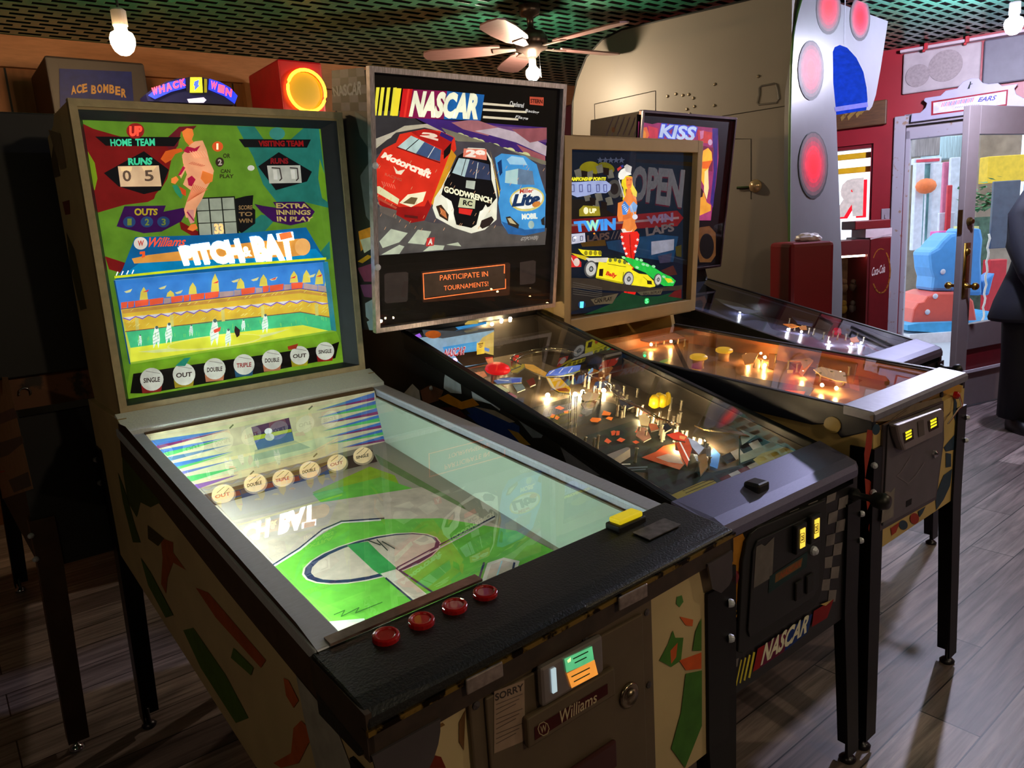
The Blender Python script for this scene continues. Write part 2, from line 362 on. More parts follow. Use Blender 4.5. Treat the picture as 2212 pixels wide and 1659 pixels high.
def wall(name,a,b,m,z0=0,z1=CEIL,th=.12):
    d=(b-a); L_=d.length; o=MB().box(-.02,L_+.16,0,th,-.06,z1+.06).build(name,m); o.location=(a.x,a.y,0); o.rotation_euler=(0,0,math.atan2(d.y,d.x)); return tag(o,kind='structure')
PW=plankwall_mat(); DW=mat('dark_painted_wall',(58,46,44),.7)
wall('wall_back',FL[0],corner,PW)
wall('wall_right',rightend,FL[3],DW,th=.12).location
wall('wall_front',FL[3],FL[4],DW)
wall('wall_left',FL[4],FL[0],DW)
# ceiling-level beam along the back wall
tag(MB().box(0,(corner-FL[0]).length,-.04,-.001,2.44,2.598).build('trim_1',mat('pale_wood_beam',(165,110,72),.55,stretch=(1,8,8))),kind='structure')
o=bpy.data.objects['trim_1']; o.location=(FL[0].x,FL[0].y,0); o.rotation_euler=(0,0,math.atan2(bdir.y,bdir.x))
# red wall with window hole and door hole (local x: right along wall, 0 at the hinge)
RED=mat('red_painted_wall',(150,26,38),.42,amp=.1,scale=4)
WX0,WX1,WZ0,WZ1=-2.75,-1.19,1.02,1.93
DX0,DX1,DZ=-.97,0.0,2.03
LW=(corner-H2).length; RWd=(rightend-H2).length
mb=MB()
def rwb(x0,x1,z0,z1): mb.box(x0,x1,0,.14,z0 if z0>0 else -.06,z1 if z1<CEIL else z1+.06)
rwb(-LW,WX0,0,CEIL); rwb(WX0,WX1,0,WZ0); rwb(WX0,WX1,WZ1,CEIL); rwb(WX1,DX0,0,CEIL); rwb(DX0,DX1,DZ,CEIL); rwb(DX1,3.75,0,CEIL); rwb(3.75,5.3,0,.32); rwb(3.75,5.3,1.78,CEIL); rwb(5.3,RWd,0,CEIL)
o=mb.build('wall_entrance',RED); o.location=(H2.x,H2.y,0); o.rotation_euler=(0,0,REDF.yaw); tag(o,kind='structure')
def red(name,mb,mats,**k): 
    o=mb.build(name,mats,**k); 
    if not o.parent: o.location=(H2.x,H2.y,0); o.rotation_euler=(0,0,REDF.yaw)
    return o
WHT=mat('white_gloss_paint',(215,210,222),.35,amp=.06); WHT2=mat('worn_white_paint',(168,160,172),.5,amp=.1,rgb2=(150,120,100),thr=.66,scale=22)
# door casing (structure)
mb=MB(); mb.box(DX0-.075,DX0+.0,-.03,.16,0,DZ+.075); mb.box(DX1,DX1+.075,-.03,.16,0,DZ+.075); mb.box(DX0,DX1,-.03,.16,DZ,DZ+.075); mb.box(DX0,DX0+.035,.03,.12,0,DZ-.03); mb.box(DX0,DX1,.03,.12,DZ-.10,DZ)
tag(red('trim_2',mb,WHT2,bevel=.006),kind='structure')
# window: frame + pane
mb=MB(); 
for a in ((WX0,WX0+.04,WZ0,WZ1),(WX1-.02,WX1,WZ0,WZ1),(WX0,WX1,WZ0,WZ0+.03),(WX0,WX1,WZ1-.03,WZ1)): mb.box(a[0],a[1],.02,.11,a[2],a[3])
wf=red('window_1',mb,mat('maroon_window_frame',(120,20,30),.4)); tag(wf,kind='structure')
MB().box(WX0+.04,WX1-.02,.06,.066,WZ0+.03,WZ1-.03).build('pane',DOORGL,wf)
# ---- painted OPEN lettering on the window, reads from the street; two yellow blind rails
A=Art(REDF,(0,.054,0),(0,-1,0),0)
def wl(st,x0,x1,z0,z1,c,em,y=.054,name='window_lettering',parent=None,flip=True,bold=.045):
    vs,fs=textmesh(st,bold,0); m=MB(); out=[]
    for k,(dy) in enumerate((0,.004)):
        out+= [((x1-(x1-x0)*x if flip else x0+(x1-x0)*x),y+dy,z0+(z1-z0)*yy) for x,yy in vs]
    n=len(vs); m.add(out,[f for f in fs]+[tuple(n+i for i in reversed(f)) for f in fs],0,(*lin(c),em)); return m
LT=artmat('printed_art')
m1=wl('R',-1.47,-1.235,1.36,1.66,(225,24,40),.8,y=.050,bold=.07); o=red('window_letter',m1,LT); tag(o,'big pale letter R with red shading on the street window, reading backwards','lettering')  # emission in the letter ink stands in for daylight on it
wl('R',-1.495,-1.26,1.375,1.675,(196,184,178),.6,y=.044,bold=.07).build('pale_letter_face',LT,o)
mb=MB()
for a in ((3.75,3.79,.32,1.78),(5.26,5.3,.32,1.78),(3.75,5.3,.32,.36),(3.75,5.3,1.74,1.78)): mb.box(a[0],a[1],.02,.11,a[2],a[3])
wf2=red('window_2',mb,WHT); tag(wf2,kind='structure'); MB().box(3.79,5.26,.06,.066,.36,1.74).build('pane',DOORGL,wf2)
m1=wl('OPEN',4.06,5.24,.96,1.42,(205,22,34),1.6,y=.050); o=red('window_lettering',m1,LT); tag(o,'backwards OPEN lettering on the far right street window, seen reflected in the tan-framed backglass','lettering')  # letters are no lamp: daylight through them is put in as emission
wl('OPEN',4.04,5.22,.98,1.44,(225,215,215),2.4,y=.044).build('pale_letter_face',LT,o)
YEL=mat('yellow_enamel',(245,190,30),.4)
for i,(z,nm) in enumerate(((1.83,'upper'),(1.72,'lower'))):
    o=red('window_bar',MB().box(WX0+.05,WX1-.03,.10,.135,z,z+.045),YEL,bevel=.004); tag(o,'%s of the two yellow bars across the street window'%nm,'bar')
for z,nm in ((1.60,'upper'),(1.48,'lower')):
    o=red('window_bar',MB().box(3.8,5.25,.10,.135,z,z+.045),YEL,bevel=.004); tag(o,'%s yellow bar across the far right street window beyond the door'%nm,'bar')
# ---------------------------------------------------------------- open door leaf
LD=Vector((3.133-3.98,4.983-5.385)).normalized()   # from hinge to the free edge
LW_=.925
ldang=math.atan2(-LD.y,-LD.x); hx=Vector((3.075,5.01))
# local x from free edge (0) to hinge (LW_), y thickness away from camera
dr=empty('door_1',(hx.x,hx.y,0),ldang); tag(dr,kind='structure')
DP=mat('grey_white_door_paint',(128,118,120),.4,amp=.05); DMR=mat('maroon_door_panel',(110,18,28),.45)
mb=MB(); T_=.045
mb.box(0,.115,0,T_,.012,2.04); mb.box(LW_-.115,LW_,0,T_,.012,2.04); mb.box(.115,LW_-.115,0,T_,1.86,2.04); mb.box(.115,LW_-.115,0,T_,.42,.60); mb.box(.115,LW_-.115,0,T_,.012,.27)
mb.build('door_frame',DP,dr,bevel=.004)
mb=MB(); mb.box(.115,LW_-.115,.012,T_-.012,.27,.42); mb.build('lower_panel',DMR,dr)
mb=MB(); mb.box(.09,LW_,-.012,0,.255,.275); mb.build('moulding',WHT,dr)
MB().box(.115,LW_-.115,.02,.026,.60,1.86).build('glass_pane',DOORGL,dr)
mb=MB(); mb.box(.02,.085,-.004,0,.79,1.16); mb.lathe([(.022,0),(.022,.01),(.012,.014),(.012,.05),(.024,.06),(.026,.075),(.018,.088),(0,.09)],(.05,-.002,.87),(0,-1,0),14); mb.lathe([(.022,0),(.022,.01),(.012,.014),(.012,.05),(.024,.06),(.026,.075),(.018,.088),(0,.09)],(.05,T_,.87),(0,1,0),14)
mb.lathe([(.026,0),(.026,.012),(.014,.02),(0,.022)],(.052,0,1.10),(0,-1,0),14); mb.build('door_handle',BRASS,dr,smooth=True)
mb=MB(); mb.lathe([(.028,0),(.028,.014),(.015,.022),(.015,.03),(0,.032)],(.055,0,1.30),(0,-1,0),14); mb.box(-.006,0,.008,.036,1.22,1.38); mb.build('deadbolt',mat('dull_brass',(120,95,55),.4,1),dr)
# ---------------------------------------------------------------- carved white sign over the door
S=[REDF.hit(1920+x*.2049,60+y*.2049,(0,-.075,0),(0,-1,0)) for x,y in ((230,995),(240,905),(330,895),(385,845),(402,795),(368,768),(380,740),(545,715),(600,662),(720,640),(780,570),(870,532),(950,535),(990,580),(1050,592),(1150,580),(1192,612),(1365,590),(1325,640),(1345,700),(1425,742),(1530,725),(1530,822))]
sg=red('door_sign',MB().yprism([(p.x,p.z) for p in S],-.075,-.045),mat('white_sign_board',(168,162,188),.45,amp=.05),bevel=.003)
tag(sg,'white scroll-topped wooden sign with red-framed lettering over the open door','sign')
sa=Art(REDF,(0,-.0755,0),(0,-1,0),0,(1920,60,.2049))
sa.P((150,25,45),[(448,775),(1258,650),(1245,820),(445,925)]); sa.P((215,208,235),[(470,790),(1240,668),(1230,805),(468,905)])
for k in range(19):
    x=560+k*18; y=812-k*3; sa.L([(225,110,150),(200,90,150),(120,110,190)][k%3],[(x-8,y+22),(x+12,y-22)],7)
for k in range(12): sa.L((120,110,150),[(700+k*22,846-k*2.6),(712+k*22,832-k*2.6)],4)
sa.T((80,80,170),'EARS',[(945,735),(1140,710),(1128,762),(935,782)],bold=.02,shear=.3)
sa.L((30,40,40),[(862,570),(845,640)],12); sa.L((30,40,40),[(880,590),(850,600),(832,645)],7)
sa.build('sign_panel',sg)
# ---------------------------------------------------------------- fittings near the ceiling on the red wall
TAN=mat('tan_speaker_grille',(150,136,138),.7,amp=.15,scale=60)
ac=red('wall_speaker_cabinet',MB().box(-1.0,-.50,-.030,-.001,2.26,2.55),mat('beige_box',(168,155,158),.55,amp=.1),bevel=.01); tag(ac,'beige box with round grilles high on the entrance wall','speaker')
mb=MB(); mb.lathe([(.11,0),(.11,.006),(0,.007)],(-.72,-.03,2.42),(0,-1,0),24); mb.lathe([(.08,0),(.08,.006),(0,.007)],(-.90,-.03,2.38),(0,-1,0),24); mb.build('grille',TAN,ac)
lb=red('light_shelf',MB().box(-1.02,.25,-.07,-.001,2.555,2.575),mat('pink_white_shelf',(190,168,175),.4),bevel=.003); tag(lb,'pale shelf rail under the ceiling above the entrance','shelf')
for i,x in enumerate((-.86,-.60)):
    o=red('red_clamp',MB().box(x,x+.025,-.092,-.071,2.545,2.59).box(x-.008,x+.010,-.095,-.071,2.53,2.547),mat('red_plastic',(170,20,35),.4),bevel=.003); tag(o,'%s small red clamp on the pale rail under the ceiling'%('left' if i==0 else 'right'),'clamp','red clamps on the rail')
dk=red('grey_wall_cabinet',MB().box(-.485,.9,-.038,-.001,2.24,2.55),mat('slate_box',(92,88,100),.5),bevel=.01); tag(dk,'slate grey box on the entrance wall right of the beige speaker','cabinet')
lt=red('light_switch',MB().box(-1.115,-1.055,-.012,-.001,1.30,1.42).box(-1.09,-1.08,-.022,-.012,1.345,1.375),mat('switch_plate',(165,150,160),.4),bevel=.003); tag(lt,'small pale light switch plate on the red wall beside the doorway','switch')
# brown sign above the window
ws=red('brown_sign',MB().box(-1.62,-1.10,-.05,-.001,2.06,2.24),mat('brown_wood_board',(92,58,30),.5,amp=.3,stretch=(1,1,8)),bevel=.006); tag(ws,'brown wooden board with worn gold marks above the street window','sign')
mb=MB()
for x,z in ((-1.42,2.12),(-1.40,2.15),(-1.37,2.12),(-1.34,2.15),(-1.31,2.13),(-1.28,2.15)): mb.obox((x,-.053,z),(.03,0,.03),(0,.002,0),(-.008,0,.03))
mb.build('worn_gilding',mat('worn_gold',(190,150,80),.4,.6),ws)
# ---------------------------------------------------------------- ceiling bulbs and fan
def bulb(name,P,label,rgb,em,r=.045,cord=True,group=None):
    b=empty(name,(P[0],P[1],P[2]),0,label,'light bulb',group)
    mb=MB(); mb.lathe([(.0,-.055),(.018,-.052),(.034,-.038),(.044,-.015),(.046,.008),(.040,.026),(.024,.036),(.022,.05)],(0,0,0),(0,0,1),20); mb.build('bulb_globe',glow(name+'_glow_%d'%em,rgb,em),b,smooth=True)
    mb=MB(); mb.lathe([(.024,.05),(.028,.055),(.028,.11),(.018,.118),(0,.12)],(0,0,0),(0,0,1),16); mb.build('bulb_socket',mat('grey_socket',(150,145,145),.5),b)
    if cord: MB().tube([(0,0,.118),(.004,0,(CEIL-P[2])*.6),(0,0,CEIL-P[2]-.001)],.005,6).build('bulb_cord',BLK,b)
    return b
def atz(u,v,z): r=ray(u,v); t=(z-CAM_H)/r.z; return Vector((0,0,CAM_H))+r*t
pb=atz(265,88,2.26); bulb('hanging_bulb',pb,'bright warm bulb hanging from the lattice ceiling at the upper left',(255,210,150),330)
pc=atz(2190,52,2.36); bulb('hanging_bulb',pc,'bright cool bulb hanging near the entrance at the right edge',(228,226,255),1700)
for i,(x,y) in enumerate(((-1.2,-.9),(1.9,-.4),(3.3,1.6))):  # unseen bulbs added as ambient fill
    bulb('hanging_bulb',(x,y,2.3),'unseen fill bulb added at the ceiling, out of view',(255,226,185),(150,500,500)[i],group='added fill bulbs out of view')
pf_=atz(1148,98,2.40); fn=empty('ceiling_fan',(pf_.x,pf_.y,2.40),0,'five-bladed ceiling fan with a lit bulb beneath, above the racing machine','ceiling fan')
mb=MB(); mb.lathe([(0,-.06),(.03,-.06),(.05,-.035),(.085,-.02),(.09,.03),(.075,.06),(.03,.075),(.018,.09),(.018,.14),(.05,.15),(.06,.198),(0,.199)],(0,0,0),(0,0,1),24); mb.build('motor_housing',mat('antique_metal',(96,82,78),.3,.8,amp=.3),fn,smooth=True)
BLADE=mat('rosewood_blade',(150,112,112),.35,amp=.15,stretch=(1,10,1))
for k in range(5):
    a=2*PI*k/5+.55; c_,s_=math.cos(a),math.sin(a); q=.16
    def bp(r,w_,z): # along, across
        return Vector((c_*r-s_*w_,s_*r+c_*w_,z+w_*q))
    mb=MB(); pr=[(.17,.045),(.22,.06),(.40,.07),(.54,.066),(.58,.045),(.59,0)]; pts=[(r,w_) for r,w_ in pr]+[(r,-w_) for r,w_ in reversed(pr)]
    mb.prism(pts,lambda p,q_,t:bp(p,q_,t),-.012,-.004); bl=mb.build('fan_blade',BLADE,fn)
    mb=MB(); mb.prism([(.075,.012),(.17,.03),(.21,.03),(.21,-.03),(.17,-.03),(.075,-.012)],lambda p,q_,t:bp(p,q_,t),-.018,-.0125); mb.build('blade_bracket',mat('pale_bracket',(190,170,165),.3,.8),bl)
mb=MB(); mb.lathe([(.012,-.108),(.02,-.10),(.02,-.06)],(0,0,0),(0,0,1),12); mb.build('lamp_neck',mat('grey_socket',(150,145,145),.5),fn)
mb=MB(); mb.lathe([(0,-.180),(.02,-.177),(.034,-.161),(.04,-.142),(.036,-.125),(.022,-.112),(.018,-.105)],(0,0,0),(0,0,1),20); mb.build('fan_bulb',glow('fan_bulb_glow',(255,232,195),650),fn,smooth=True)
mb=MB(); mb.tube([(.04,.02,-.03),(.045,.02,-.16)],.0015,5); mb.build('pull_chain',CHROME,fn)
# ================================================================ pinball machine builders
def root(fr,name,label,cat='pinball machine'):
    return empty(name,(fr.o.x,fr.o.y,0),fr.yaw,label,cat)
def leg(rt,sx,front,w2,L,ztop,zcab,m,wid=.056,splay=.010,foot=None,bolts=True,tilt=0):
    cx=sx*w2; sy=-1 if front else 1; cy=0 if front else L
    def ring(z,wd,dx):
        x=cx+sx*dx; y=cy+sy*dx; t=.006; i=-sx; j=-sy
        P=[(x+sx*t,y+sy*t),(x+i*wd,y+sy*t),(x+i*wd,y),(x,y),(x,y+j*wd),(x+sx*t,y+j*wd)]
        return [(p[0],p[1],z) for p in P]
    rs=[ring(ztop,wid,.001),ring(zcab,wid,.001),ring((zcab+.05)/2,wid*.93,splay*.5+.001),ring(.032,wid*.86,splay+.001)]
    o=MB().loft(rs).build('leg',m,rt)
    mb=MB(); q=(cx+sx*(splay-.012),cy+sy*(splay-.012)); mb.lathe([(.0,0),(.020,.0),(.022,.006),(.014,.014),(.007,.018),(.007,.06),(0,.061)],(q[0],q[1],0),(0,0,1),14)
    mb.build('leveler_foot',foot or DSTEEL,o,smooth=True)
    if bolts:
        for zz in (ztop-.04,ztop-.11): MB().lathe([(.0,.012),(.006,.010),(.008,.005),(.008,0)],(cx+sx*.006,cy+sy*.006,zz),(sx,sy,0),10).build('leg_bolt',STEEL,o)
    return o
def cabinet(rt,w2,prof,m,t=.02,name='cabinet'):
    mb=MB(); mb.xprism(prof,-w2,-w2+t); mb.xprism(prof,w2-t,w2)
    (y0,z0),(_,z1)=prof[0],prof[1]; yb=prof[-1][0]; zbb=prof[-1][1]; zbt=prof[-2][1]
    mb.box(-w2+t,w2-t,y0,y0+t,z0,z1-.02); mb.box(-w2+t,w2-t,yb-t,yb,zbb,zbt)
    mb.hexa([(-w2+t,y0+t,z0+.02),(w2-t,y0+t,z0+.02),(w2-t,yb-t,zbb+.02),(-w2+t,yb-t,zbb+.02),(-w2+t,y0+t,z0+.035),(w2-t,y0+t,z0+.035),(w2-t,yb-t,zbb+.035),(-w2+t,yb-t,zbb+.035)])
    return mb.build(name,m,rt)
def pane(rt,w2,y0,y1,z,dz=.0,m=None,name='playfield_glass'):
    zz=lambda y:z(y)+dz
    return MB().hexa([(-w2,y0,zz(y0)-.004),(w2,y0,zz(y0)-.004),(w2,y1,zz(y1)-.004),(-w2,y1,zz(y1)-.004),(-w2,y0,zz(y0)),(w2,y0,zz(y0)),(w2,y1,zz(y1)),(-w2,y1,zz(y1))]).build(name,m or CLEAR,rt)
class Face:
    xo=0.
    """upright front plane of a backbox: y = yb + tilt*(z-zb)/(zt-zb); s into the box"""
    def __init__(s,yb,tilt,zb,zt): s.yb,s.k,s.zb,s.zt=yb,tilt/(zt-zb),zb,zt; s.n=Vector((0,-1,s.k)).normalized()
    def p(s,x,z,d=0): return (x+s.xo-s.n.x*d, s.yb+s.k*(z-s.zb)-s.n.y*d, z-s.n.z*d)
    def frame(s,mb,x0,x1,z0,z1,w,d0,d1,m=0,wt=None,wb=None):
        """rectangular ring of width w from depth d0 to d1"""
        wt=wt or w; wb=wb or w
        for a in ((x0,x0+w,z0,z1),(x1-w,x1,z0,z1),(x0+w,x1-w,z1-wt,z1),(x0+w,x1-w,z0,z0+wb)):
            mb.hexa([s.p(a[0],a[2],d0),s.p(a[1],a[2],d0),s.p(a[1],a[2],d1),s.p(a[0],a[2],d1),s.p(a[0],a[3],d0),s.p(a[1],a[3],d0),s.p(a[1],a[3],d1),s.p(a[0],a[3],d1)],m)
    def slab(s,mb,x0,x1,z0,z1,d0,d1,m=0,c=None):
        return mb.hexa([s.p(x0,z0,d0),s.p(x1,z0,d0),s.p(x1,z0,d1),s.p(x0,z0,d1),s.p(x0,z1,d0),s.p(x1,z1,d0),s.p(x1,z1,d1),s.p(x0,z1,d1)],m,c)
    def art(s,fr,d,em=0,t=(0,0,1)): return Art(fr,s.p(0,s.zb,d),s.n,em,t)
# ================================================================ A: the baseball pitch-and-bat machine
A_=root(FA,'baseball_pinball_machine','large cream pitch-and-bat baseball machine with lit green backglass, nearest the viewer')
w2=.353
CREAM=mat('cream_cabinet_paint',(188,165,125),.5,amp=.1,scale=9)
profA=[(0,.46),(0,.855),(.14,.885),(1.20,.999),(1.24,1.035),(1.62,1.035),(1.62,.59)]
cabA=cabinet(A_,w2,profA,CREAM)
gz=lambda y:.8794+.1031*y
for sx in (-1,1):
    x0,x1=(-w2-.004,-w2+.043) if sx<0 else (w2-.040,w2+.004)
    mb=MB(); mb.xprism([(.135,gz(.135)-.022),(.135,gz(.135)),(1.262,gz(1.262)),(1.262,gz(1.262)-.022)],x0,x1); mb.build('side_rail',STEEL,A_,bevel=.003)
# armrest: black vinyl over the front, with trim
mb=MB(); ring=lambda x,dz,db:[(x,.138,.80),(x,.138,.893+dz),(x,.06,.888+dz),(x,.02,.885+dz),(x,-.004,.881+dz),(x,-.014,.876+dz*.5+db*.5),(x,-.016,.868+db),(x,-.016,.864+db),(x,-.001,.862+db),(x,.022,.80)]
mb.loft([ring(-.362,-.002,-.008),ring(-.2,-.002,-.004),ring(0,.0,.002),ring(.2,.002,.008),ring(.362,.004,.013)]); mb.build('armrest',VINYL,A_,smooth=False,bevel=.004)
mb=MB(); mb.hexa([(-.364,-.019,.851),(.364,-.019,.872),(.364,-.013,.872),(-.364,-.013,.851),(-.364,-.019,.858),(.364,-.019,.879),(.364,-.013,.879),(-.364,-.013,.858)]); mb.build('trim_strip',mat('brass_trim',(170,140,70),.4,1,amp=.5,scale=30,rgb2=(40,30,20),thr=.5),A_)
BRN=mat('scuffed_brown_rail',(52,38,30),.5,amp=.3,scale=40,bump=.1)
mb=MB(); mb.hexa([(-.364,-.014,.815),(.364,-.014,.840),(.364,-.001,.840),(-.364,-.001,.815),(-.364,-.014,.855),(.364,-.014,.876),(.364,-.001,.876),(-.364,-.001,.855)]); mb.build('front_rail',BRN,A_)
for sx in (-1,1):
    x0,x1=sorted((sx*(w2+.002),sx*(w2+.010)))
    MB().xprism([(-.014,.822),(-.014,.878),(.14,.886),(.14,.84)],x0,x1).build('side_cap',BRN,A_)
# corner plates, foil plates, buttons
def discpoly(cx,cz,r,a0,a1,n=10): return [(cx+r*math.cos(math.radians(lerp(a0,a1,i/n))),cz+r*math.sin(math.radians(lerp(a0,a1,i/n)))) for i in range(n+1)]
GREYP=mat('grey_metal_plate',(95,88,92),.4,.7,amp=.15)
MB().yprism([(-.362,.825),(-.265,.826)]+discpoly(-.352,.826,.087,0,-88,8),-.018,-.0145).build('corner_plate',GREYP,A_); MB().yprism([(.285,.845),(.355,.847),(.355,.795),(.345,.784),(.322,.778),(.297,.795)],-.018,-.0145).build('corner_plate',GREYP,A_)
for a,b,dz in ((-.225,-.165,.004),(.060,.125,.010)):
    MB().box(a,b,-.023,-.0195,.838+dz,.860+dz).build('foil_plate',mat('worn_foil',(165,150,145),.4,.8,amp=.3,scale=80),A_,bevel=.002)
REDP=mat('red_plastic_button',(170,14,20),.25,coat=.5)
for x in (-.268,-.211,-.154,-.098):
    mb=MB(); mb.lathe([(.019,-.002),(.019,.007),(.014,.0085),(.013,.006),(0,.006)],(x,.102,.889),(0,-.1,1),18); mb.build('button',REDP,A_,smooth=False,bevel=.0015)
mb=MB(); mb.hexa([(-.335,.132,.8925),(-.08,.132,.8945),(-.08,.152,.8955),(-.335,.152,.8945),(-.335,.132,.8965),(-.08,.132,.8985),(-.08,.152,.9),(-.335,.152,.898)]); mb.build('glass_stop',mat('pinkish_steel',(150,128,120),.35,1,amp=.25,scale=50),A_)
mb=MB(); mb.box(.200,.272,.105,.140,.889,.904); mb.build('lamp_base',BLK,A_,bevel=.003)
mb=MB(); mb.box(.206,.266,.108,.136,.904,.914); mb.build('yellow_button',glow('yellow_lens',(225,200,30),.55),A_,bevel=.003)
mb=MB(); mb.hexa([(.215,.05,.8915),(.30,.05,.8925),(.30,.088,.8945),(.215,.088,.8935),(.215,.05,.893),(.30,.05,.894),(.30,.088,.896),(.215,.088,.895)]); mb.build('scuffed_label',mat('scuffed_grey_label',(110,104,106),.5,.4,amp=.4,scale=70),A_)
# coin door
CD=mat('coin_door_grey',(108,92,74),.42,.5,amp=.08)
cdr=MB().box(-.214,.152,-.007,-.001,.47,.830); o=cdr.build('coin_door_frame',CD,A_,bevel=.003)
MB().box(-.190,.124,-.012,-.007,.48,.815).build('coin_door',CD,A_,bevel=.004)
mb=MB(); mb.box(-.103,.022,-.024,-.012,.763,.826); o=mb.build('coin_plate',mat('cast_coin_plate',(158,148,146),.35,.8),A_,bevel=.006)
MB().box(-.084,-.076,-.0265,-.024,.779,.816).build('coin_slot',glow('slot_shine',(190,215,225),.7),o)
aa=Art(FA,(0,-.0255,0),(0,-1,0),.95,(780,1180,.35262))
aa.P((90,190,130),[(1245,690),(1415,612),(1428,700),(1258,775)],.8); aa.P((235,150,60),[(1260,780),(1430,695),(1452,785),(1290,870)],.9); aa.P((225,235,170),[(1262,700),(1285,680),(1285,705),(1268,715)])
for q in ((1300,690,1390,645),(1310,715,1380,680),(1290,800,1400,745),(1305,830,1400,780)): aa.L((40,70,40),[(q[0],q[1]),(q[2],q[3])],7,.1)
aa.build('price_card',o)
mb=MB(); mb.box(-.131,.046,-.022,-.012,.712,.760); npl=mb.build('name_plate',CD,A_,bevel=.003)
aa=Art(FA,(0,-.0225,0),(0,-1,0),0,(780,1180,.35262))
aa.P((62,14,16),[(1062,1110),(1510,840),(1512,905),(1065,1190)]); aa.T((190,170,140),'Williams',[(1215,1010),(1440,890),(1452,950),(1228,1085)],bold=.01,shear=.35)
aa.L((170,150,120),[(1118+34*math.cos(t/8*2*PI),1118+42*math.sin(t/8*2*PI)) for t in range(9)],5); aa.T((170,150,120),'W',[(1098,1105),(1135,1085),(1138,1130),(1100,1150)],bold=.01)
aa.build('name_lettering',npl)
mb=MB(); mb.box(-.120,.046,-.020,-.012,.585,.632); mb.build('lower_plate',mat('dark_red_plate',(60,20,20),.4),A_,bevel=.003)
mb=MB(); mb.lathe([(.021,0),(.021,.004),(.017,.006),(.014,.004),(.012,.010),(0,.011)],(.084,-.012,.690),(0,-1,0),20); mb.build('lock',mat('lock_steel',(150,135,115),.25,1),A_,smooth=True)
for (x,z) in ((-.203,.81),(-.203,.68),(-.203,.5),(.138,.81),(.138,.68),(.138,.5),(0,.822)):
    MB().lathe([(.006,0),(.006,.002),(0,.004)],(x,-.007,z),(0,-1,0),8).build('rivet',GREYP,o)
aa=Art(FA,(0,-.0125,0),(0,-1,0),0,(780,1180,.35262))
aa.P((150,125,110),[(815,890),(1000,820),(1005,1190),(815,1270)])
aa.T((60,50,50),'SORRY',[(820,905),(995,838),(997,880),(822,950)],bold=.03)
for k in range(9): aa.L((95,78,72),[(828,970+k*30),(988-20*(k%3),905+k*30)],5)
aa.build('paper_notice',A_)
# painted cabinet front and side
aa=Art(FA,(0,-.0004,0),(0,-1,0),0,(780,1180,.35262))
aa.P((120,80,42),[(350,1090),(420,960),(490,940),(500,1000),(545,1020),(450,1080)]); aa.P((98,110,50),[(285,1090),(330,1130),(430,1180),(420,1230),(330,1190),(290,1140)]); aa.P((110,36,22),[(370,1320),(430,1275),(490,1290),(520,1358),(350,1358)])
aa.P((120,85,45),[(440,1110),(500,1080),(515,1095),(460,1125)]); aa.P((110,75,45),[(600,1080),(640,1000),(630,1250),(600,1200)])
aa.P((75,120,60),[(1935,310),(1965,300),(1975,340),(1950,375),(1930,350)]); aa.P((205,95,50),[(1950,430),(2035,450),(2030,490),(1990,485)])
aa.P((70,115,45),[(1828,700),(1880,600),(1910,515),(1925,560),(1975,560),(1960,700),(1900,740)]); aa.P((200,90,45),[(1895,640),(1940,590),(1930,680),(1900,720)]); aa.P((205,85,40),[(1950,700),(2085,650),(2085,750),(1990,760)])
aa.P((65,110,45),[(1990,780),(2088,760),(2088,1100),(1985,1358),(1900,1240),(1960,1020)]); aa.P((70,110,45),[(2050,520),(2086,440),(2086,640),(2030,640)])
aa.build('front_paint',A_)
aa=Art(FA,(-w2-.0004,0,0),(-1,0,0),0,(0,760,.5418))
aa.P((70,52,40),[(470,285),(500,298),(886,745),(1180,1080),(1270,1200),(1290,1330),(1420,1560),(1330,1470),(1180,1290),(1000,1070),(886,930),(700,690),(560,510),(485,420)])
aa.P((72,84,42),[(487,418),(560,505),(640,600),(600,620),(560,600),(545,660),(510,600),(490,480)])
aa.P((165,80,35),[(640,740),(690,760),(690,800),(740,870),(690,840),(668,900),(662,965),(642,925),(648,820)]); aa.P((70,60,30),[(588,690),(625,720),(655,745),(630,775),(590,745)])
aa.P((165,75,35),[(780,940),(830,960),(1060,1230),(1040,1260),(860,1060)]); aa.P((76,105,38),[(730,1110),(770,1100),(900,1290),(990,1460),(940,1480),(800,1260)]); aa.P((70,88,35),[(470,480),(500,560),(540,700),(560,760),(530,760),(490,600)])
aa.P((185,88,40),[(1130,1300),(1150,1310),(1190,1390),(1170,1420),(1140,1370)]); aa.P((185,88,40),[(1170,1500),(1200,1470),(1230,1500),(1280,1530),(1230,1560),(1190,1640),(1120,1659),(1090,1640),(1160,1600)])
aa.P((160,155,150),[(1180,1290),(1330,1470),(1400,1659),(1260,1659),(1210,1450)]); aa.P((80,110,45),[(930,1180),(1010,1260),(1000,1290),(920,1220)]); aa.P((70,100,38),[(560,820),(600,880),(690,1050),(660,1060),(590,930)])
aa.build('side_paint',A_)
for sx in (-1,1):
    leg(A_,sx,True,w2,1.62,.78,.47,DARKM); leg(A_,sx,False,w2,1.60,.90,.585,DARKM)
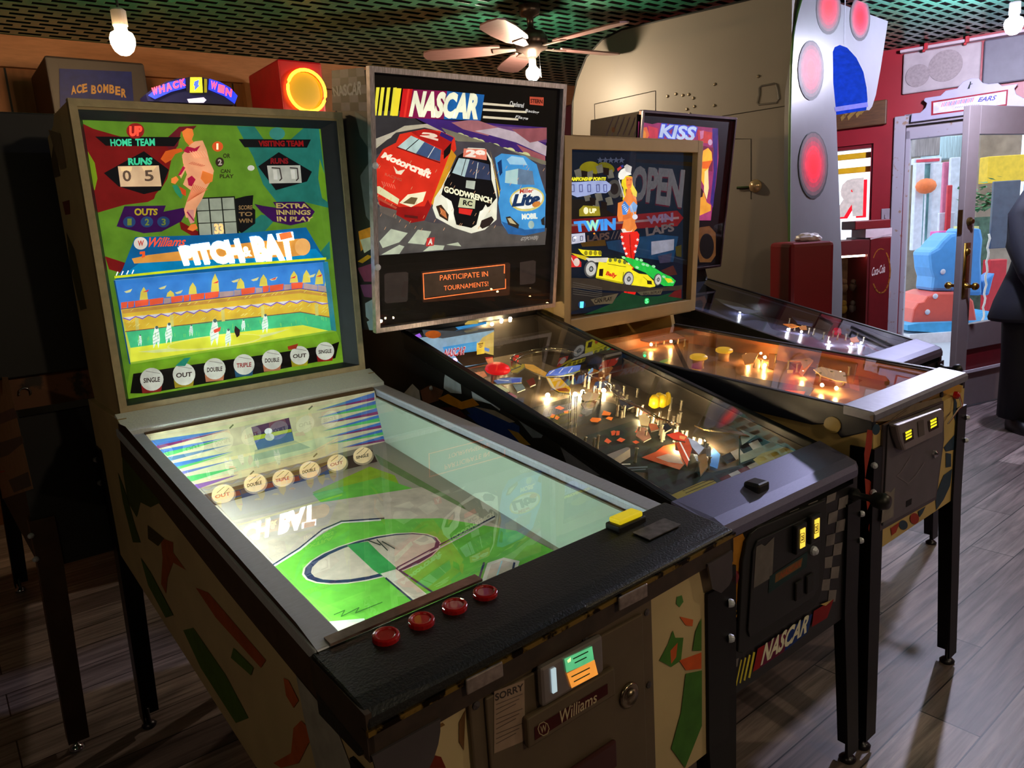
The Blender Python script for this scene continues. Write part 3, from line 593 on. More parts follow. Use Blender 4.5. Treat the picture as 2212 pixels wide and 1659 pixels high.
# ---- inside the well
WHITEI=mat('pale_green_white_lining',(196,214,200),.6,amp=.03)
pz=lambda y:.75+.14*(y-.402)
mb=MB(); mb.xprism([(.13,pz(.13)),(.13,.874),(1.15,.978),(1.15,pz(1.15))],.300,.306); mb.xprism([(.13,pz(.13)),(.13,.874),(1.15,.978),(1.15,pz(1.15))],-.333,-.329); mb.build('well_lining',WHITEI,A_)
mb=MB(); mb.hexa([(-.329,.13,pz(.13)-.012),(.30,.13,pz(.13)-.012),(.30,1.16,pz(1.16)-.012),(-.329,1.16,pz(1.16)-.012),(-.329,.13,pz(.13)),(.30,.13,pz(.13)),(.30,1.16,pz(1.16)),(-.329,1.16,pz(1.16))]); mb.build('playfield_board',mat('playfield_tan',(190,178,165),.5,amp=.03),A_)
fa=Art(FA,(0,.402,.75),(0,-.14,1),.12,(220,780,.38576))
GR=(110,190,70); DG=(60,150,80); LN=(38,48,78); SAND=(205,190,175)
# crop coordinates of the 780x640 view
fa.P((150,185,40),[(1180,735),(1500,590),(1640,640),(1700,760),(1240,800)]); fa.P(GR,[(1180,745),(1560,650),(1760,720),(1780,710),(1225,790)])
fa.P((110,130,80),[(1530,520),(1600,560),(2000,790),(2040,830),(1990,820),(1560,580)])
fa.P(SAND,[(700,900),(1240,790),(1790,705),(2130,880),(2300,960),(1340,890),(940,1150),(870,1080)])
fa.P(GR,[(938,1150),(1100,1050),(1345,902),(1540,885),(1900,880),(2320,950),(2700,1150),(2850,1250),(2700,1480),(2200,1500),(1790,1430),(1500,1470),(1190,1440)])
fa.P((120,205,75),[(938,1150),(1120,1300),(1500,1460),(1280,1480),(1160,1420)])
fa.L((225,225,220),[(945,1158),(1110,1055),(1240,950),(1345,902),(1560,888)],12); fa.L(LN,[(940,1152),(1105,1048),(1235,943),(1342,897),(1580,880)],8)
fa.E((215,205,190),1510,1105,400,118,-13); fa.E(LN,1512,1104,390,112,-13); fa.E(SAND,1520,1098,360,98,-14)
fa.P(DG,[(1370,1030),(1490,1010),(1560,1080),(1700,1200),(1630,1240),(1520,1170)])
fa.P((222,215,200),[(1560,1190),(1650,1165),(1850,1330),(1760,1365)]); fa.P(SAND,[(1632,1235),(1700,1205),(1830,1320),(1770,1345)]); fa.L(LN,[(1650,1160),(1860,1300)],10); fa.L(LN,[(1590,1215),(1750,1350)],10)
fa.P((222,218,205),[(2160,1130),(2250,1100),(2340,1120),(2290,1280),(2080,1380)]); fa.P(SAND,[(2180,1140),(2245,1115),(2310,1130),(2270,1270),(2110,1360)]); fa.L(LN,[(2140,1130),(2060,1390)],12); fa.L(LN,[(2310,1130),(2280,1270)],12); fa.L((170,215,225),[(2240,1120),(2170,1330)],8)
fa.L((215,210,205),[(1660,1165),(1980,1000),(2200,880)],8); fa.L(LN,[(1655,1155),(1975,985),(2200,870)],7)
fa.P((225,222,200),[(1225,1470),(1470,1450),(1480,1500),(1290,1560)]); fa.P((205,215,200),[(1228,1462),(1470,1440),(1475,1458),(1230,1478)])
for q in ((1480,1000,1560,1030),(1570,1010,1640,1050),(1540,1000,1600,1060)): fa.L((40,50,40),[(q[0],q[1]),(q[2],q[3])],6)
fa.L((50,110,40),[(1300,1420),(1360,1395),(1340,1430),(1440,1380),(1420,1410),(1570,1350)],5)
fa.build('playfield_art',A_)
# back panel with streaks and target window
BPn=Vector((0,-.955,.296)); bp0=(0,1.135,.9)
ba=Art(FA,bp0,(0,-1,.30),.28,(300,820,.25316))
CR=(222,216,178)
ba.P(CR,[(60,470),(2010,95),(2110,520),(1980,620),(600,960),(500,975),(100,520)])
BL_,GN_,MG_=(70,120,200),(90,190,110),(130,50,110)
def wedge(c,tip,b0,b1): ba.P(c,[tip,b0,b1])
L_=[((760,425),(100,520),(150,570),BL_),((765,430),(150,565),(165,590),MG_),((770,490),(175,600),(210,630),BL_),((775,495),(210,625),(240,655),GN_),((800,550),(230,665),(270,695),(90,130,170)),((805,612),(285,715),(330,750),BL_),((808,620),(325,745),(345,765),GN_),((825,680),(340,790),(385,805),(110,110,190)),((850,745),(390,830),(450,870),GN_),((855,808),(455,900),(510,930),(120,80,160))]
for tip,b0,b1,c in L_: wedge(c,tip,b0,b1)
R_=[((1510,265),(2010,110),(2010,155),BL_),((1512,268),(2010,150),(2010,175),MG_),((1525,325),(2020,180),(2030,215),BL_),((1526,328),(2025,210),(2035,240),GN_),((1545,382),(2035,240),(2045,275),BL_),((1546,385),(2040,270),(2050,295),MG_),((1560,440),(2050,300),(2060,330),BL_),((1565,442),(2055,325),(2065,355),GN_),((1580,500),(2060,365),(2070,392),BL_),((1585,502),(2065,388),(2075,410),MG_),((1600,555),(2075,425),(2085,450),BL_),((1602,558),(2080,448),(2090,470),GN_),((1720,585),(2085,480),(2095,510),BL_),((1725,588),(2090,505),(2100,525),MG_)]
for tip,b0,b1,c in R_: wedge(c,tip,b0,b1)
ba.P((210,210,170),[(900,390),(1440,270),(1530,640),(985,760)]); ba.P((168,176,150),[(990,600),(1330,520),(1465,580),(980,695)]); ba.P((60,50,90),[(958,405),(1280,325),(1325,520),(1015,600)],.15)
ba.P((90,60,90),[(958,405),(1280,325),(1292,385),(985,465)],.2); ba.P((160,180,50),[(975,480),(1300,420),(1305,445),(985,520)],.4); ba.P((60,90,150),[(985,520),(1305,448),(1325,520),(1015,600)],.3)
ba.E((210,220,220),1105,440,34,26,-15,.6); ba.E((190,200,190),1115,490,40,32,0,.35)
for x,y in ((790,400),(1465,240),(1505,645),(965,795)): ba.L((100,95,80),[(x-14,y+14),(x+14,y-14)],12)
ba.build('back_panel',A_)
mb=MB(); mb.hexa([(-.30,1.165,pz(1.1)),(.30,1.165,pz(1.1)),(.30,1.18,pz(1.1)),(-.30,1.18,pz(1.1)),(-.30,1.165,.985),(.30,1.165,.985),(.30,1.18,.985),(-.30,1.18,.985)]); mb.build('rear_lining',WHITEI,A_)
# row of ball targets on a dark strip
sa=Art(FA,(0,1.008,.834),(0,-1,.0),.15,(300,820,.25316))
sa.P((62,46,40),[(540,985),(1990,600),(2035,700),(1640,800),(640,1080),(520,1110)])
balls=[(718,975,98,'OUT',(215,130,80)),(990,880,95,'DOUBLE',(50,40,40)),(1228,840,90,'TRIPLE',(190,70,50)),(1455,768,86,'DOUBLE',(50,40,40)),(1690,708,84,'OUT',(190,110,70)),(1910,645,82,'SINGLE',(50,40,40))]
for x,y,r,t,c in balls:
    sa.E((170,150,130),x+6,y+14,r+8,r*.86,-15,.15); sa.E((232,205,160),x,y,r,r*.82,-15,.42)
    sa.T(c,t,[(x-r*.7,y+r*.12),(x+r*.6,y-r*.2),(x+r*.62,y+r*.12),(x-r*.68,y+r*.42)],.2,bold=.03)
    sa.L((60,45,40),[(x+10,y-60),(x-50,y-10)],4); sa.L((60,45,40),[(x+50,y-50),(x+5,y)],4)
sa.P((215,190,150),[(650,1075),(1240,930),(1620,830),(1640,850),(1260,960),(660,1110)],.2)
sa.build('target_strip',A_)
mb=MB(); mb.box(-.28,.28,1.06,1.085,.99,1.0); 
pane(A_,.305,.139,1.19,gz,-.002)
# white board between glass and backbox
mb=MB(); mb.hexa([(-.352,1.185,.992),(.352,1.185,.992),(.352,1.30,1.02),(-.352,1.30,1.02),(-.352,1.185,1.012),(.352,1.185,1.012),(.352,1.265,1.044),(-.352,1.265,1.044)]); mb.build('hinge_board',mat('textured_white_board',(240,250,255),.7,amp=.05,scale=200,bump=.3),A_)
mb=MB(); mb.box(-.31,.31,1.172,1.184,.982,1.003); mb.build('hinge_strip',mat('brown_strip',(90,66,40),.6),A_)
# fluorescent tube in the well that lights the playfield
mb=MB(); mb.lathe([(.006,0),(.006,.92)],(-.322,.18,.862),(0,1,.103),8); mb.build('well_lamp',glow('well_lamp_glow',(235,255,242),85),A_)
# ---- backbox
bx=.339; fc=Face(1.2717,-.016,1.0417,1.7762)
fc=Face(1.2717,-.0217,1.0417,1.7762)
mb=MB(); side=[(1.272,1.03),(1.25,1.776),(1.45,1.776),(1.49,1.755),(1.60,1.742),(1.62,1.10),(1.60,1.03)]
for a,b in ((-bx,-bx+.018),(bx-.018,bx)): mb.xprism(side,a,b)
mb.xprism([(1.25,1.758),(1.25,1.776),(1.45,1.776),(1.49,1.755),(1.60,1.742),(1.60,1.724),(1.48,1.737),(1.44,1.758)],-bx+.018,bx-.018); mb.xprism([(1.28,1.035),(1.28,1.05),(1.60,1.05),(1.60,1.035)],-bx+.018,bx-.018); mb.box(-bx+.018,bx-.018,1.585,1.6,1.05,1.73)
mb.build('backbox',CREAM,A_)
aa=Art(FA,(-bx-.0004,0,0),(-1,0,0),0,(0,180,.4342))
aa.P((120,60,48),[(310,590),(345,580),(350,650),(325,655)]); aa.P((95,80,60),[(265,300),(285,380),(300,460),(270,470),(255,380)]); aa.P((90,84,50),[(330,740),(370,830),(430,1120),(400,1130),(350,920)]); aa.P((135,115,90),[(240,230),(300,250),(330,420),(300,430)]); aa.build('side_paint',A_)
mb=MB(); fc.frame(mb,-bx,bx,1.0417,1.7812,.017,-.004,.02); mb.build('backbox_edge',mat('worn_cream_edge',(196,180,148),.6,amp=.15,scale=40,bump=.2),A_)
# slate bevel
mb=MB(); ox0,ox1,oz0,oz1=-bx+.017,bx-.017,1.0587,1.7592; ix0,ix1,iz0,iz1=-.311,.281,1.071,1.738
def q4(a,b,c,d): mb.add([fc.p(*a),fc.p(*b),fc.p(*c),fc.p(*d)],[(0,1,2,3)])
O=[(ox0,oz0,0),(ox1,oz0,0),(ox1,oz1,0),(ox0,oz1,0)]; I=[(ix0,iz0,.022),(ix1,iz0,.022),(ix1,iz1,.022),(ix0,iz1,.022)]
for i in range(4): j=(i+1)%4; q4(O[i],O[j],I[j],I[i])
mb.build('glass_surround',mat('slate_surround',(52,60,72),.4,amp=.1,scale=30),A_)
g=fc.art(FA,.026,.56,(100,200,.42194))
g.STEP=.0001
G1=(100,148,42)
# green field around the picture window
WTL,WTR,WBR,WBL=(352,962),(1442,866),(1485,1222),(432,1392)
g.P(G1,[(170,140),(1410,160),(1442,866),(352,962)]); g.P(G1,[(170,140),(352,962),(432,1392),(400,1590),(380,1590)]); g.P((120,170,40),[(432,1392),(1485,1222),(1560,1420),(400,1590)]); g.P(G1,[(1410,160),(1560,1420),(1485,1222),(1442,866)])
RD_=(128,22,24); TE=(38,122,112)
g.P(RD_,[(178,155),(240,185),(430,240),(690,228),(640,345),(620,440),(560,540),(520,560),(400,575),(262,615),(236,440),(200,300)]); g.P((110,26,40),[(600,250),(680,175),(770,170),(640,310)])
g.P((128,160,30),[(212,300),(248,360),(262,440),(248,500),(232,490)])
g.P(RD_,[(300,838),(424,878),(405,930),(322,905)]); g.P(RD_,[(680,655),(740,690),(840,745),(770,748),(690,700)])
g.P(G1,[(640,430),(690,200),(900,175),(1010,330),(1110,520),(1190,560),(1000,650),(540,580),(560,520)])
g.P(TE,[(975,172),(1395,180),(1445,590),(1320,560),(1180,560),(1110,470),(1060,330)]); g.P(G1,[(1060,165),(1330,170),(1240,250),(1120,250)]); g.P((110,160,36),[(1400,340),(1425,420),(1440,560),(1412,540),(1392,440)])
g.P(TE,[(1000,700),(1100,625),(1180,640),(1110,720),(990,740)]); g.P(TE,[(1400,820),(1450,760),(1455,850),(1420,860)])
Z=(12,14,20)
g.P(Z,[(250,225),(690,228),(655,275),(305,272)]); g.T((60,200,150),'HOME',[(326,238),(436,236),(438,274),(330,275)],.9,.04); g.T((60,200,150),'TEAM',[(455,236),(555,234),(557,272),(457,274)],.9,.04)
g.P(Z,[(295,412),(500,300),(628,395),(585,500),(500,520),(370,480)]); g.T((60,200,150),'RUNS',[(418,335),(545,332),(540,370),(420,372)],.9,.05)
g.E((150,30,30),456,196,46,40,0,.7); g.T((255,70,50),'UP',[(425,172),(492,170),(490,222),(425,225)],1.6,.06)
BX=(225,190,150)
g.P(BX,[(366,377),(576,373),(590,480),(380,482)],.75); g.P((240,205,150),[(378,380),(440,380),(435,402),(384,402)],.9); g.P((240,205,150),[(488,378),(565,376),(545,400),(500,400)],.9); g.T((110,90,75),'0',[(388,398),(432,398),(436,455),(394,455)],.5,.02); g.T((110,90,75),'5',[(500,398),(545,396),(552,452),(505,455)],.5,.02)
g.P(Z,[(985,238),(1355,240),(1335,282),(1015,280)]); g.T((130,16,20),'VISITING TEAM',[(1085,246),(1315,245),(1318,276),(1087,276)],.8,.05)
g.P(Z,[(1085,378),(1190,305),(1360,405),(1335,455),(1175,500)]); g.T((120,20,28),'RUNS',[(1148,335),(1238,335),(1240,365),(1148,365)],.8,.05); g.E((60,140,130),1182,210,40,32,0,.6)
g.P((190,192,182),[(1130,374),(1300,372),(1308,462),(1142,465)],.6); g.P((215,215,205),[(1160,395),(1180,395),(1185,445),(1165,445)],.7); g.P((215,215,205),[(1250,395),(1272,395),(1276,442),(1256,442)],.7)
g.L((70,60,60),[(1155,385),(1195,388),(1205,440),(1195,450)],6,.3); g.L((70,60,60),[(1248,385),(1285,388),(1290,440),(1280,450)],6,.3)
PU=(58,14,82)
g.P(PU,[(360,685),(400,582),(612,578),(600,610),(700,590),(725,600),(690,660),(590,712),(500,720)]); g.T((180,160,40),'OUTS',[(450,592),(572,594),(568,628),(452,630)],.7,.04)
for x in (425,515,600): g.E((40,70,120),x,662,32,28,0,.6)
for i,x in enumerate((425,515,600)): g.T((120,140,60),'123'[i],[(x-10,645),(x+12,645),(x+12,680),(x-10,680)],.6,.03)
g.P(PU,[(1065,570),(1110,580),(1180,590),(1160,560),(1320,558),(1375,610),(1340,660),(1250,680),(1160,660),(1100,610)])
for i,t in enumerate(('EXTRA','INNINGS','IN PLAY')): g.T((185,165,95),t,[(1175+i*2,566+i*34),(1340+i*14,568+i*34),(1345+i*8,592+i*34),(1178+i*2,592+i*34)],.7,.03)
g.P(Z,[(960,545),(1020,530),(1060,525),(1055,590),(1070,600),(1070,670),(1000,720),(975,700)])
for i,(t,a) in enumerate((('SCORE',0),('TO',1),('WIN',0))): g.T((150,120,80),t,[(985,578+i*34),(1055,576+i*34),(1055,598+i*34),(985,600+i*34)],.55,.03)
g.P((30,40,35),[(760,540),(965,530),(988,730),(780,738)],.2)
for i in range(3):
    for j in range(3):
        x=768+i*66+j*6; y=546+j*63-i*3; g.P((168,178,162),[(x,y),(x+60,y-3),(x+65,y+56),(x+5,y+58)],.55)
g.T((255,190,120),'33',[(858,672),(905,670),(910,722),(862,724)],1.4,.05)
g.E((205,80,35),877,276,28,26,0,1.); g.T((255,235,190),'1',[(871,260),(881,260),(881,292),(871,292)],1.2,.03)
g.E((60,42,36),888,356,22,24,0,.5); g.T((190,180,170),'2',[(878,342),(898,340),(900,370),(880,372)],.6,.04)
for t,q in (('OR',(905,312,942,335)),('CAN',(893,392,942,412)),('PLAY',(888,418,960,438))): g.T((60,60,30),t,[(q[0],q[1]),(q[2],q[1]),(q[2],q[3]),(q[0],q[3])],.4,.03)
g.E((215,215,205),1048,386,18,14,0,.7)
# the pitcher
SK=(226,120,52); UN=(232,160,118); MR=(168,20,62)
g.P(SK,[(695,200),(720,182),(748,186),(755,215),(745,240),(760,262),(735,275),(712,250),(700,222)],.85)
g.P(UN,[(735,268),(760,250),(800,245),(820,290),(835,350),(858,400),(850,440),(820,490),(800,540),(770,590),(760,640),(715,640),(705,600),(718,560),(740,500),(700,470),(720,420),(700,360),(695,320)],.85)
g.P(MR,[(700,300),(720,275),(760,285),(790,270),(770,300),(725,310)],.85); g.P(MR,[(722,440),(745,425),(765,445),(745,480),(728,475)],.85)
g.P((205,88,30),[(585,340),(610,300),(650,290),(690,285),(700,300),(660,315),(640,345),(610,362)],.85); g.P(UN,[(695,330),(705,370),(680,420),(690,440),(720,380),(725,330)],.85); g.P(MR,[(700,375),(712,385),(690,420),(672,428)],.85)
g.P((240,130,60),[(640,440),(665,428),(678,445),(660,468),(640,462)],.9); g.P((50,150,110),[(645,475),(668,472),(700,520),(690,545),(660,510)],.6); g.P(SK,[(800,400),(855,420),(850,455),(815,470),(790,440)],.85); g.P((205,70,30),[(680,480),(715,500),(715,530),(695,520)],.85)
g.P((205,140,130),[(720,600),(755,600),(758,665),(738,672),(725,640)],.8); g.L((150,40,80),[(722,612),(755,655)],8,.8); g.P(SK,[(722,700),(740,675),(765,672),(775,695),(750,710)],.85)
for k in range(9): g.L((190,100,60),[(755+k*9,470+k*3),(722+k*6,560-k*4)],3,.7)
for k in range(7): g.L((190,110,80),[(730+k*10,365+k*2),(752+k*10,355+k*3)],3,.7)
for k in range(6): g.L((240,180,140),[(735+k*14,300),(760+k*13,330)],3,.9)
# blue banner, bat and the big title
g.P((8,92,150),[(455,740),(800,730),(1060,715),(1330,690),(1425,850),(1425,868),(352,960),(390,905)],.8); g.P((0,130,190),[(480,870),(900,830),(1380,800),(1425,850),(400,930)],.8)
g.P((205,140,62),[(438,850),(520,832),(700,810),(1100,760),(1300,748),(1340,760),(1350,800),(1330,830),(1250,840),(700,860),(450,875)],1.); g.E((225,165,95),1312,790,40,44,0,.95)
g.E((225,215,205),483,772,35,32,0,.85); g.T((200,60,50),'W',[(468,758),(500,756),(498,785),(470,787)],.8,.03); g.T((240,80,50),'Williams',[(528,742),(716,740),(712,784),(524,792)],1.,.02,.4)
g.P((235,90,40),[(478,815),(505,812),(506,840),(488,848),(492,826),(478,828)],.9)
g.T((255,235,170),'PITCH',[(672,792),(985,752),(1020,872),(705,888)],4.,.075); g.T((255,255,250),'PITCH',[(680,785),(985,745),(1020,862),(712,882)],9.,.055)
g.T((255,225,160),'&',[(1000,790),(1045,785),(1055,838),(1010,842)],4.,.05)
g.T((255,255,250),'BAT',[(1040,738),(1262,712),(1285,858),(1075,866)],9.,.075); g.P((235,100,50),[(1190,722),(1252,712),(1262,742),(1200,756)],1.6)
g.L((205,220,30),[(352,945),(900,888),(1430,850)],12,.9)
for k in range(4): g.L((255,255,250),[(358+k*27,936-k*3),(366+k*27,918-k*3)],5,1.2)
# bottom row of fans holding balls
g.P((18,16,18),[(445,1440),(700,1400),(1200,1330),(1460,1290),(1500,1275),(1480,1360),(900,1475),(520,1540),(430,1540)],.1)
bb=[(540,1468,60,'SINGLE'),(705,1442,58,'OUT'),(862,1414,56,'DOUBLE'),(1012,1392,54,'TRIPLE'),(1156,1367,52,'DOUBLE'),(1297,1345,49,'OUT'),(1427,1323,47,'SINGLE')]
hc=[(150,40,40),(170,150,40),(200,130,95),(40,90,130),(200,130,95),(180,170,40),(160,30,30)]
for (x,y,r,t),c in zip(bb,hc):
    g.P(c,[(x-r*.9,y+r*.5),(x+r*.9,y+r*.3),(x+r*.8,y+r*1.05),(x-r*.8,y+r*1.2)],.35)
    g.E((196,200,190),x,y,r,r*.98,0,.7); g.T((70,55,50) if t!='TRIPLE' else (170,50,40),t,[(x-r*.7,y-r*.1),(x+r*.7,y-r*.22),(x+r*.7,y+r*.2),(x-r*.7,y+r*.32)],.2,.03)
    g.L((120,110,100),[(x-r*.5,y-r*.7),(x+r*.7,y-r*.5)],2,.2)
g.P((35,140,120),[(660,1400),(705,1360),(740,1355),(710,1400)],.5); g.P((160,50,30),[(1235,1300),(1290,1285),(1280,1310),(1240,1318)],.5)
gl=g.build('backglass',A_)
# stadium picture behind the window, with walls
d=fc.art(FA,.062,.78,(240,560,.23508))
d.P((60,130,215),[(20,150),(2010,-30),(2060,720),(170,1000)])
d.P((190,200,80),[(90,450),(2030,290),(2050,720),(160,1000)])
d.P((215,180,60),[(90,460),(1740,270),(2030,310),(2050,545),(1780,490),(140,670)])
d.P((200,150,70),[(100,470),(1740,285),(2030,330),(2035,350),(1740,310),(105,500)],.7)
d.P((70,185,130),[(140,668),(1000,560),(1740,488),(2050,545),(2065,680),(1760,610),(1000,690),(180,820)])
d.P((225,225,70),[(178,815),(500,770),(1000,690),(1760,605),(2065,672),(2070,700),(185,970)]); d.P((215,220,150),[(250,850),(700,800),(1400,690),(1640,640),(1500,690),(1250,760),(800,830),(400,860)])
d.E((230,225,130),950,762,440,62,-6); d.E((222,222,70),950,758,425,50,-6)
pts=[(140+i*160,668-i*0) for i in range(3)]
rng=random.Random(3)
def yy(x): return 458-(x-90)*(458-270)/(1740-90) if x<1740 else 270+(x-1740)*.13
x=90
while x<2020:
    wd=rng.choice((60,110,130)); d.P((235,92,60),[(x,yy(x)-60),(x+wd,yy(x+wd)-62),(x+wd-6,yy(x+wd)-8),(x+4,yy(x)-4)]) if rng.random()<.62 else d.P((175,150,150),[(x,yy(x)-55),(x+wd,yy(x+wd)-50),(x+wd,yy(x+wd)-8),(x,yy(x))])
    x+=wd+4
d.L((110,70,120),[(90,458),(1740,270),(2030,312)],8)
# bunting
def y2(x): return 535-(x-110)*(535-372)/(1740-110) if x<1740 else 372+(x-1740)*.12
x=110
while x<2030:
    d.P((215,215,220),[(x,y2(x)),(x+115,y2(x+115)),(x+70,y2(x)+26)]); d.L((120,90,190),[(x,y2(x)+4),(x+60,y2(x)+24),(x+115,y2(x+115)+2)],9); x+=118
d.L((120,60,60),[(130,665),(1740,485),(2050,540)],7)
for x in (235,555,1025,1390,1885): d.P((205,195,110),[(x-16,y2(x)+20),(x+16,y2(x)+18),(x+22,y2(x)+125),(x-8,y2(x)+130)])
for x,h in ((300,120),(545,60),(750,110),(955,170),(1190,100),(1400,110),(1680,110),(1795,120),(1912,140),(2000,120)):
    b=yy(x)-60; d.P((225,205,85),[(x-38,b),(x+38,b-5),(x+30,b-h*.6),(x,b-h),(x-28,b-h*.6)])
for x,y in ((155,290),(470,258),(1140,195),(1320,182),(1490,178),(1840,150),(620,300)): d.P((220,215,150),[(x-35,y+8),(x+40,y-18),(x+22,y+12),(x-15,y+20)])
for x,y in ((320,290),(960,210),(1490,178),(1670,165),(1912,150)): d.P((220,60,70),[(x-30,y+12),(x+30,y-14),(x+18,y+8)])
for i in range(60):
    x=rng.uniform(120,2000); yq=rng.choice((yy(x)+30,y2(x)+55,y2(x)+95)); d.L((235,215,120),[(x,yq),(x+26,yq-22)],4)
for i in range(40):
    x=rng.uniform(190,2000); yq=(668-(x-140)*.113)+rng.uniform(20,95); d.L((120,205,110),[(x,yq),(x+3,yq+30)],5)
d.build('stadium_picture',A_)
fg=fc.art(FA,.048,.95,(240,560,.23508))
for x,y,h in ((265,745,110),(415,715,210),(530,680,200),(735,655,110),(950,670,250),(1075,720,170),(1215,605,110),(1415,590,180)):
    fg.P((225,238,230),[(x-h*.12,y+h*.5),(x-h*.17,y+h*.05),(x-h*.1,y-h*.25),(x-h*.06,y-h*.45),(x+h*.08,y-h*.45),(x+h*.13,y-h*.2),(x+h*.16,y+.1*h),(x+h*.1,y+.5*h),(x+.02*h,y+h*.2)])
    fg.E((90,120,120),x+h*.02,y-h*.42,h*.07,h*.07,0,.6)
    for k in range(4): fg.L((110,170,170),[(x-h*.14,y-h*.1+k*h*.14),(x+h*.12,y-h*.24+k*h*.14)],4,.5)
fg.P((60,40,50),[(1140,610),(1185,650),(1180,700),(1155,720),(1130,660)],.2); fg.P((220,80,60),[(940,650),(1010,620),(1000,660),(950,680)])
fg.build('player_cutouts',A_)
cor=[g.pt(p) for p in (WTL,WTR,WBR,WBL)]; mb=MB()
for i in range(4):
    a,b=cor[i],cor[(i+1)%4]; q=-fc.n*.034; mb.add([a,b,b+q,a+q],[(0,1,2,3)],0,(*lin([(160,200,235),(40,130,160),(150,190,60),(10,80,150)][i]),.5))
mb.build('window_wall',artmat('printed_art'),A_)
mb=MB(); fc.slab(mb,ix0,ix1,iz0,iz1,.008,.011); mb.build('backglass_pane',PANE,A_)
# ================================================================ B: the stock car racing machine
def racer_cab(fr,rt,w2,zf,sl,Lg,bot_f,bot_b,zbk,sidem,lockm,railm,armh=.03):
    gz=lambda y:zf+sl*y
    prof=[(0,bot_f),(0,zf-.03),(.1,gz(.1)-.02),(Lg,gz(Lg)-.02),(Lg+.02,zbk),(Lg+.36,zbk),(Lg+.36,bot_b)]
    cabinet(rt,w2,prof,sidem)
    for sx in (-1,1):
        x0,x1=(-w2-.005,-w2+.016) if sx<0 else (w2-.016,w2+.005)
        MB().xprism([(.085,gz(.085)-.03),(.085,gz(.085)+.002),(Lg,gz(Lg)+.002),(Lg,gz(Lg)-.055)],x0,x1).build('side_rail',railm,rt,bevel=.003)
    mb=MB(); W=w2+.010; ring=lambda x,i:[(x,.105,gz(.105)-.02),(x,.105,gz(.105)+.004),(x,.02+i,gz(.02)+.006),(x,-.004+i,gz(0)+.001),(x,-.010+i,gz(0)-.012),(x,-.010+i,gz(0)-.030),(x,.002+i,gz(0)-.032)]
    mb.loft([ring(-W,.03),ring(-W+.012,.008),ring(-W+.03,0),ring(W-.03,0),ring(W-.012,.008),ring(W,.03)]); mb.build('lockdown_bar',lockm,rt,bevel=.002)
    return gz
LOCK=mat('satin_lockbar',(112,110,140),.45,.6,amp=.08,scale=90,stretch=(1,10,1))
BLKART=mat('black_cabinet_print',(20,19,22),.4,amp=.2)
B_=root(FB,'racing_pinball_machine','black racing pinball machine with three stock cars on its metal-framed backglass')
wB=.279
gB=racer_cab(FB,B_,wB,.824,.2734,1.16,.43,.60,1.15,BLKART,LOCK,mat('black_side_rail',(18,18,20),.33,.3,amp=.2))
pB=lambda y:.79+.19*y; nB=(0,-.19,1)
pane(B_,wB-.014,.10,1.15,gB,-.001)
# left side print: checks, flames, cars
aa=Art(FB,(-wB-.0004,0,0),(-1,0,0),0,(780,600,.24113))
WQ=(178,186,196)
aa.P(WQ,[(360,1060),(460,950),(520,1010),(535,1110)]); aa.P(WQ,[(745,900),(760,830),(890,930),(900,1040),(800,1030),(740,990)]); aa.P(WQ,[(985,990),(1140,1080),(1260,1150),(1240,1190),(1160,1130),(1000,1090)]); aa.P(WQ,[(560,720),(600,730),(585,770)])
aa.P((105,70,55),[(530,1010),(620,960),(740,1010),(700,1100),(560,1140)]); aa.P((190,120,20),[(690,1080),(780,1040),(900,1110),(1000,1080),(1060,1140),(900,1180),(780,1130)]); aa.P((70,30,26),[(700,1160),(860,1160),(950,1250),(860,1270)])
aa.P((22,50,110),[(930,1170),(1080,1160),(1200,1210),(1420,1330),(1420,1480),(1250,1420),(1060,1300)]); aa.P((150,135,120),[(1000,1150),(1200,1190),(1380,1290),(1330,1300),(1160,1220)])
aa.t=(780,780,.38576)
aa.P((20,46,110),[(590,300),(700,290),(860,380),(990,540),(900,500),(700,390)]); aa.P((160,120,40),[(820,380),(880,400),(950,470),(900,470)])
aa.P((110,118,128),[(880,330),(1020,410),(1010,430),(960,430)]); aa.P((110,112,120),[(1115,480),(1340,640),(1290,640),(1150,570)]); aa.P((110,112,120),[(1345,650),(1390,670),(1430,720),(1370,700)])
aa.build('side_print',B_)
for sx in (-1,1): MB().lathe([(0,.006),(.006,.004),(.008,0)],(sx*(wB+.002),1.02,.98),(sx,0,0),10).build('rail_bolt',STEEL,B_)
# front print
aa=Art(FB,(0,-.0006,0),(0,-1,0),0,(1460,1080,.28926))
Wd,Kk=(118,110,112),(22,20,24)
aa.grid(Wd,None,[(300,640),(470,560),(440,1180),(270,1520)],3,9); aa.grid(None,None,[(0,0),(1,0),(1,1),(0,1)],1,1)
aa.grid(Wd,None,[(500,240),(1200,-60),(1190,0),(520,290)],10,1); aa.grid(Wd,None,[(1150,20),(1290,-40),(1190,760),(1080,760)],2,9); aa.grid(Wd,None,[(270,1500),(440,1370),(470,1180),(320,1240)],2,3)
aa.P((178,118,40),[(250,430),(330,330),(500,250),(520,300),(500,560),(470,700),(420,900),(360,1080),(400,860),(380,640),(300,640),(250,560)])
for k in range(14): aa.L((205,150,60),[(310+k*9,640+k*22),(345+k*9,560+k*22)],6)
aa.P((130,22,26),[(1030,830),(1180,740),(1130,880),(1015,950)]); aa.P((190,160,100),[(1080,780),(1170,745),(1120,790)])
aa.L((215,200,60),[(490,1195),(450,1385)],9); aa.L((215,200,60),[(520,1180),(480,1365)],11); aa.L((215,200,60),[(552,1160),(512,1345)],13); aa.L((215,200,60),[(585,1140),(548,1325)],15); aa.P((150,26,30),[(612,1110),(665,1080),(625,1255),(575,1285)])
aa.P((100,20,60),[(665,1080),(850,960),(810,1130),(625,1255)]); aa.P((20,50,120),[(850,960),(1020,850),(985,990),(810,1130)])
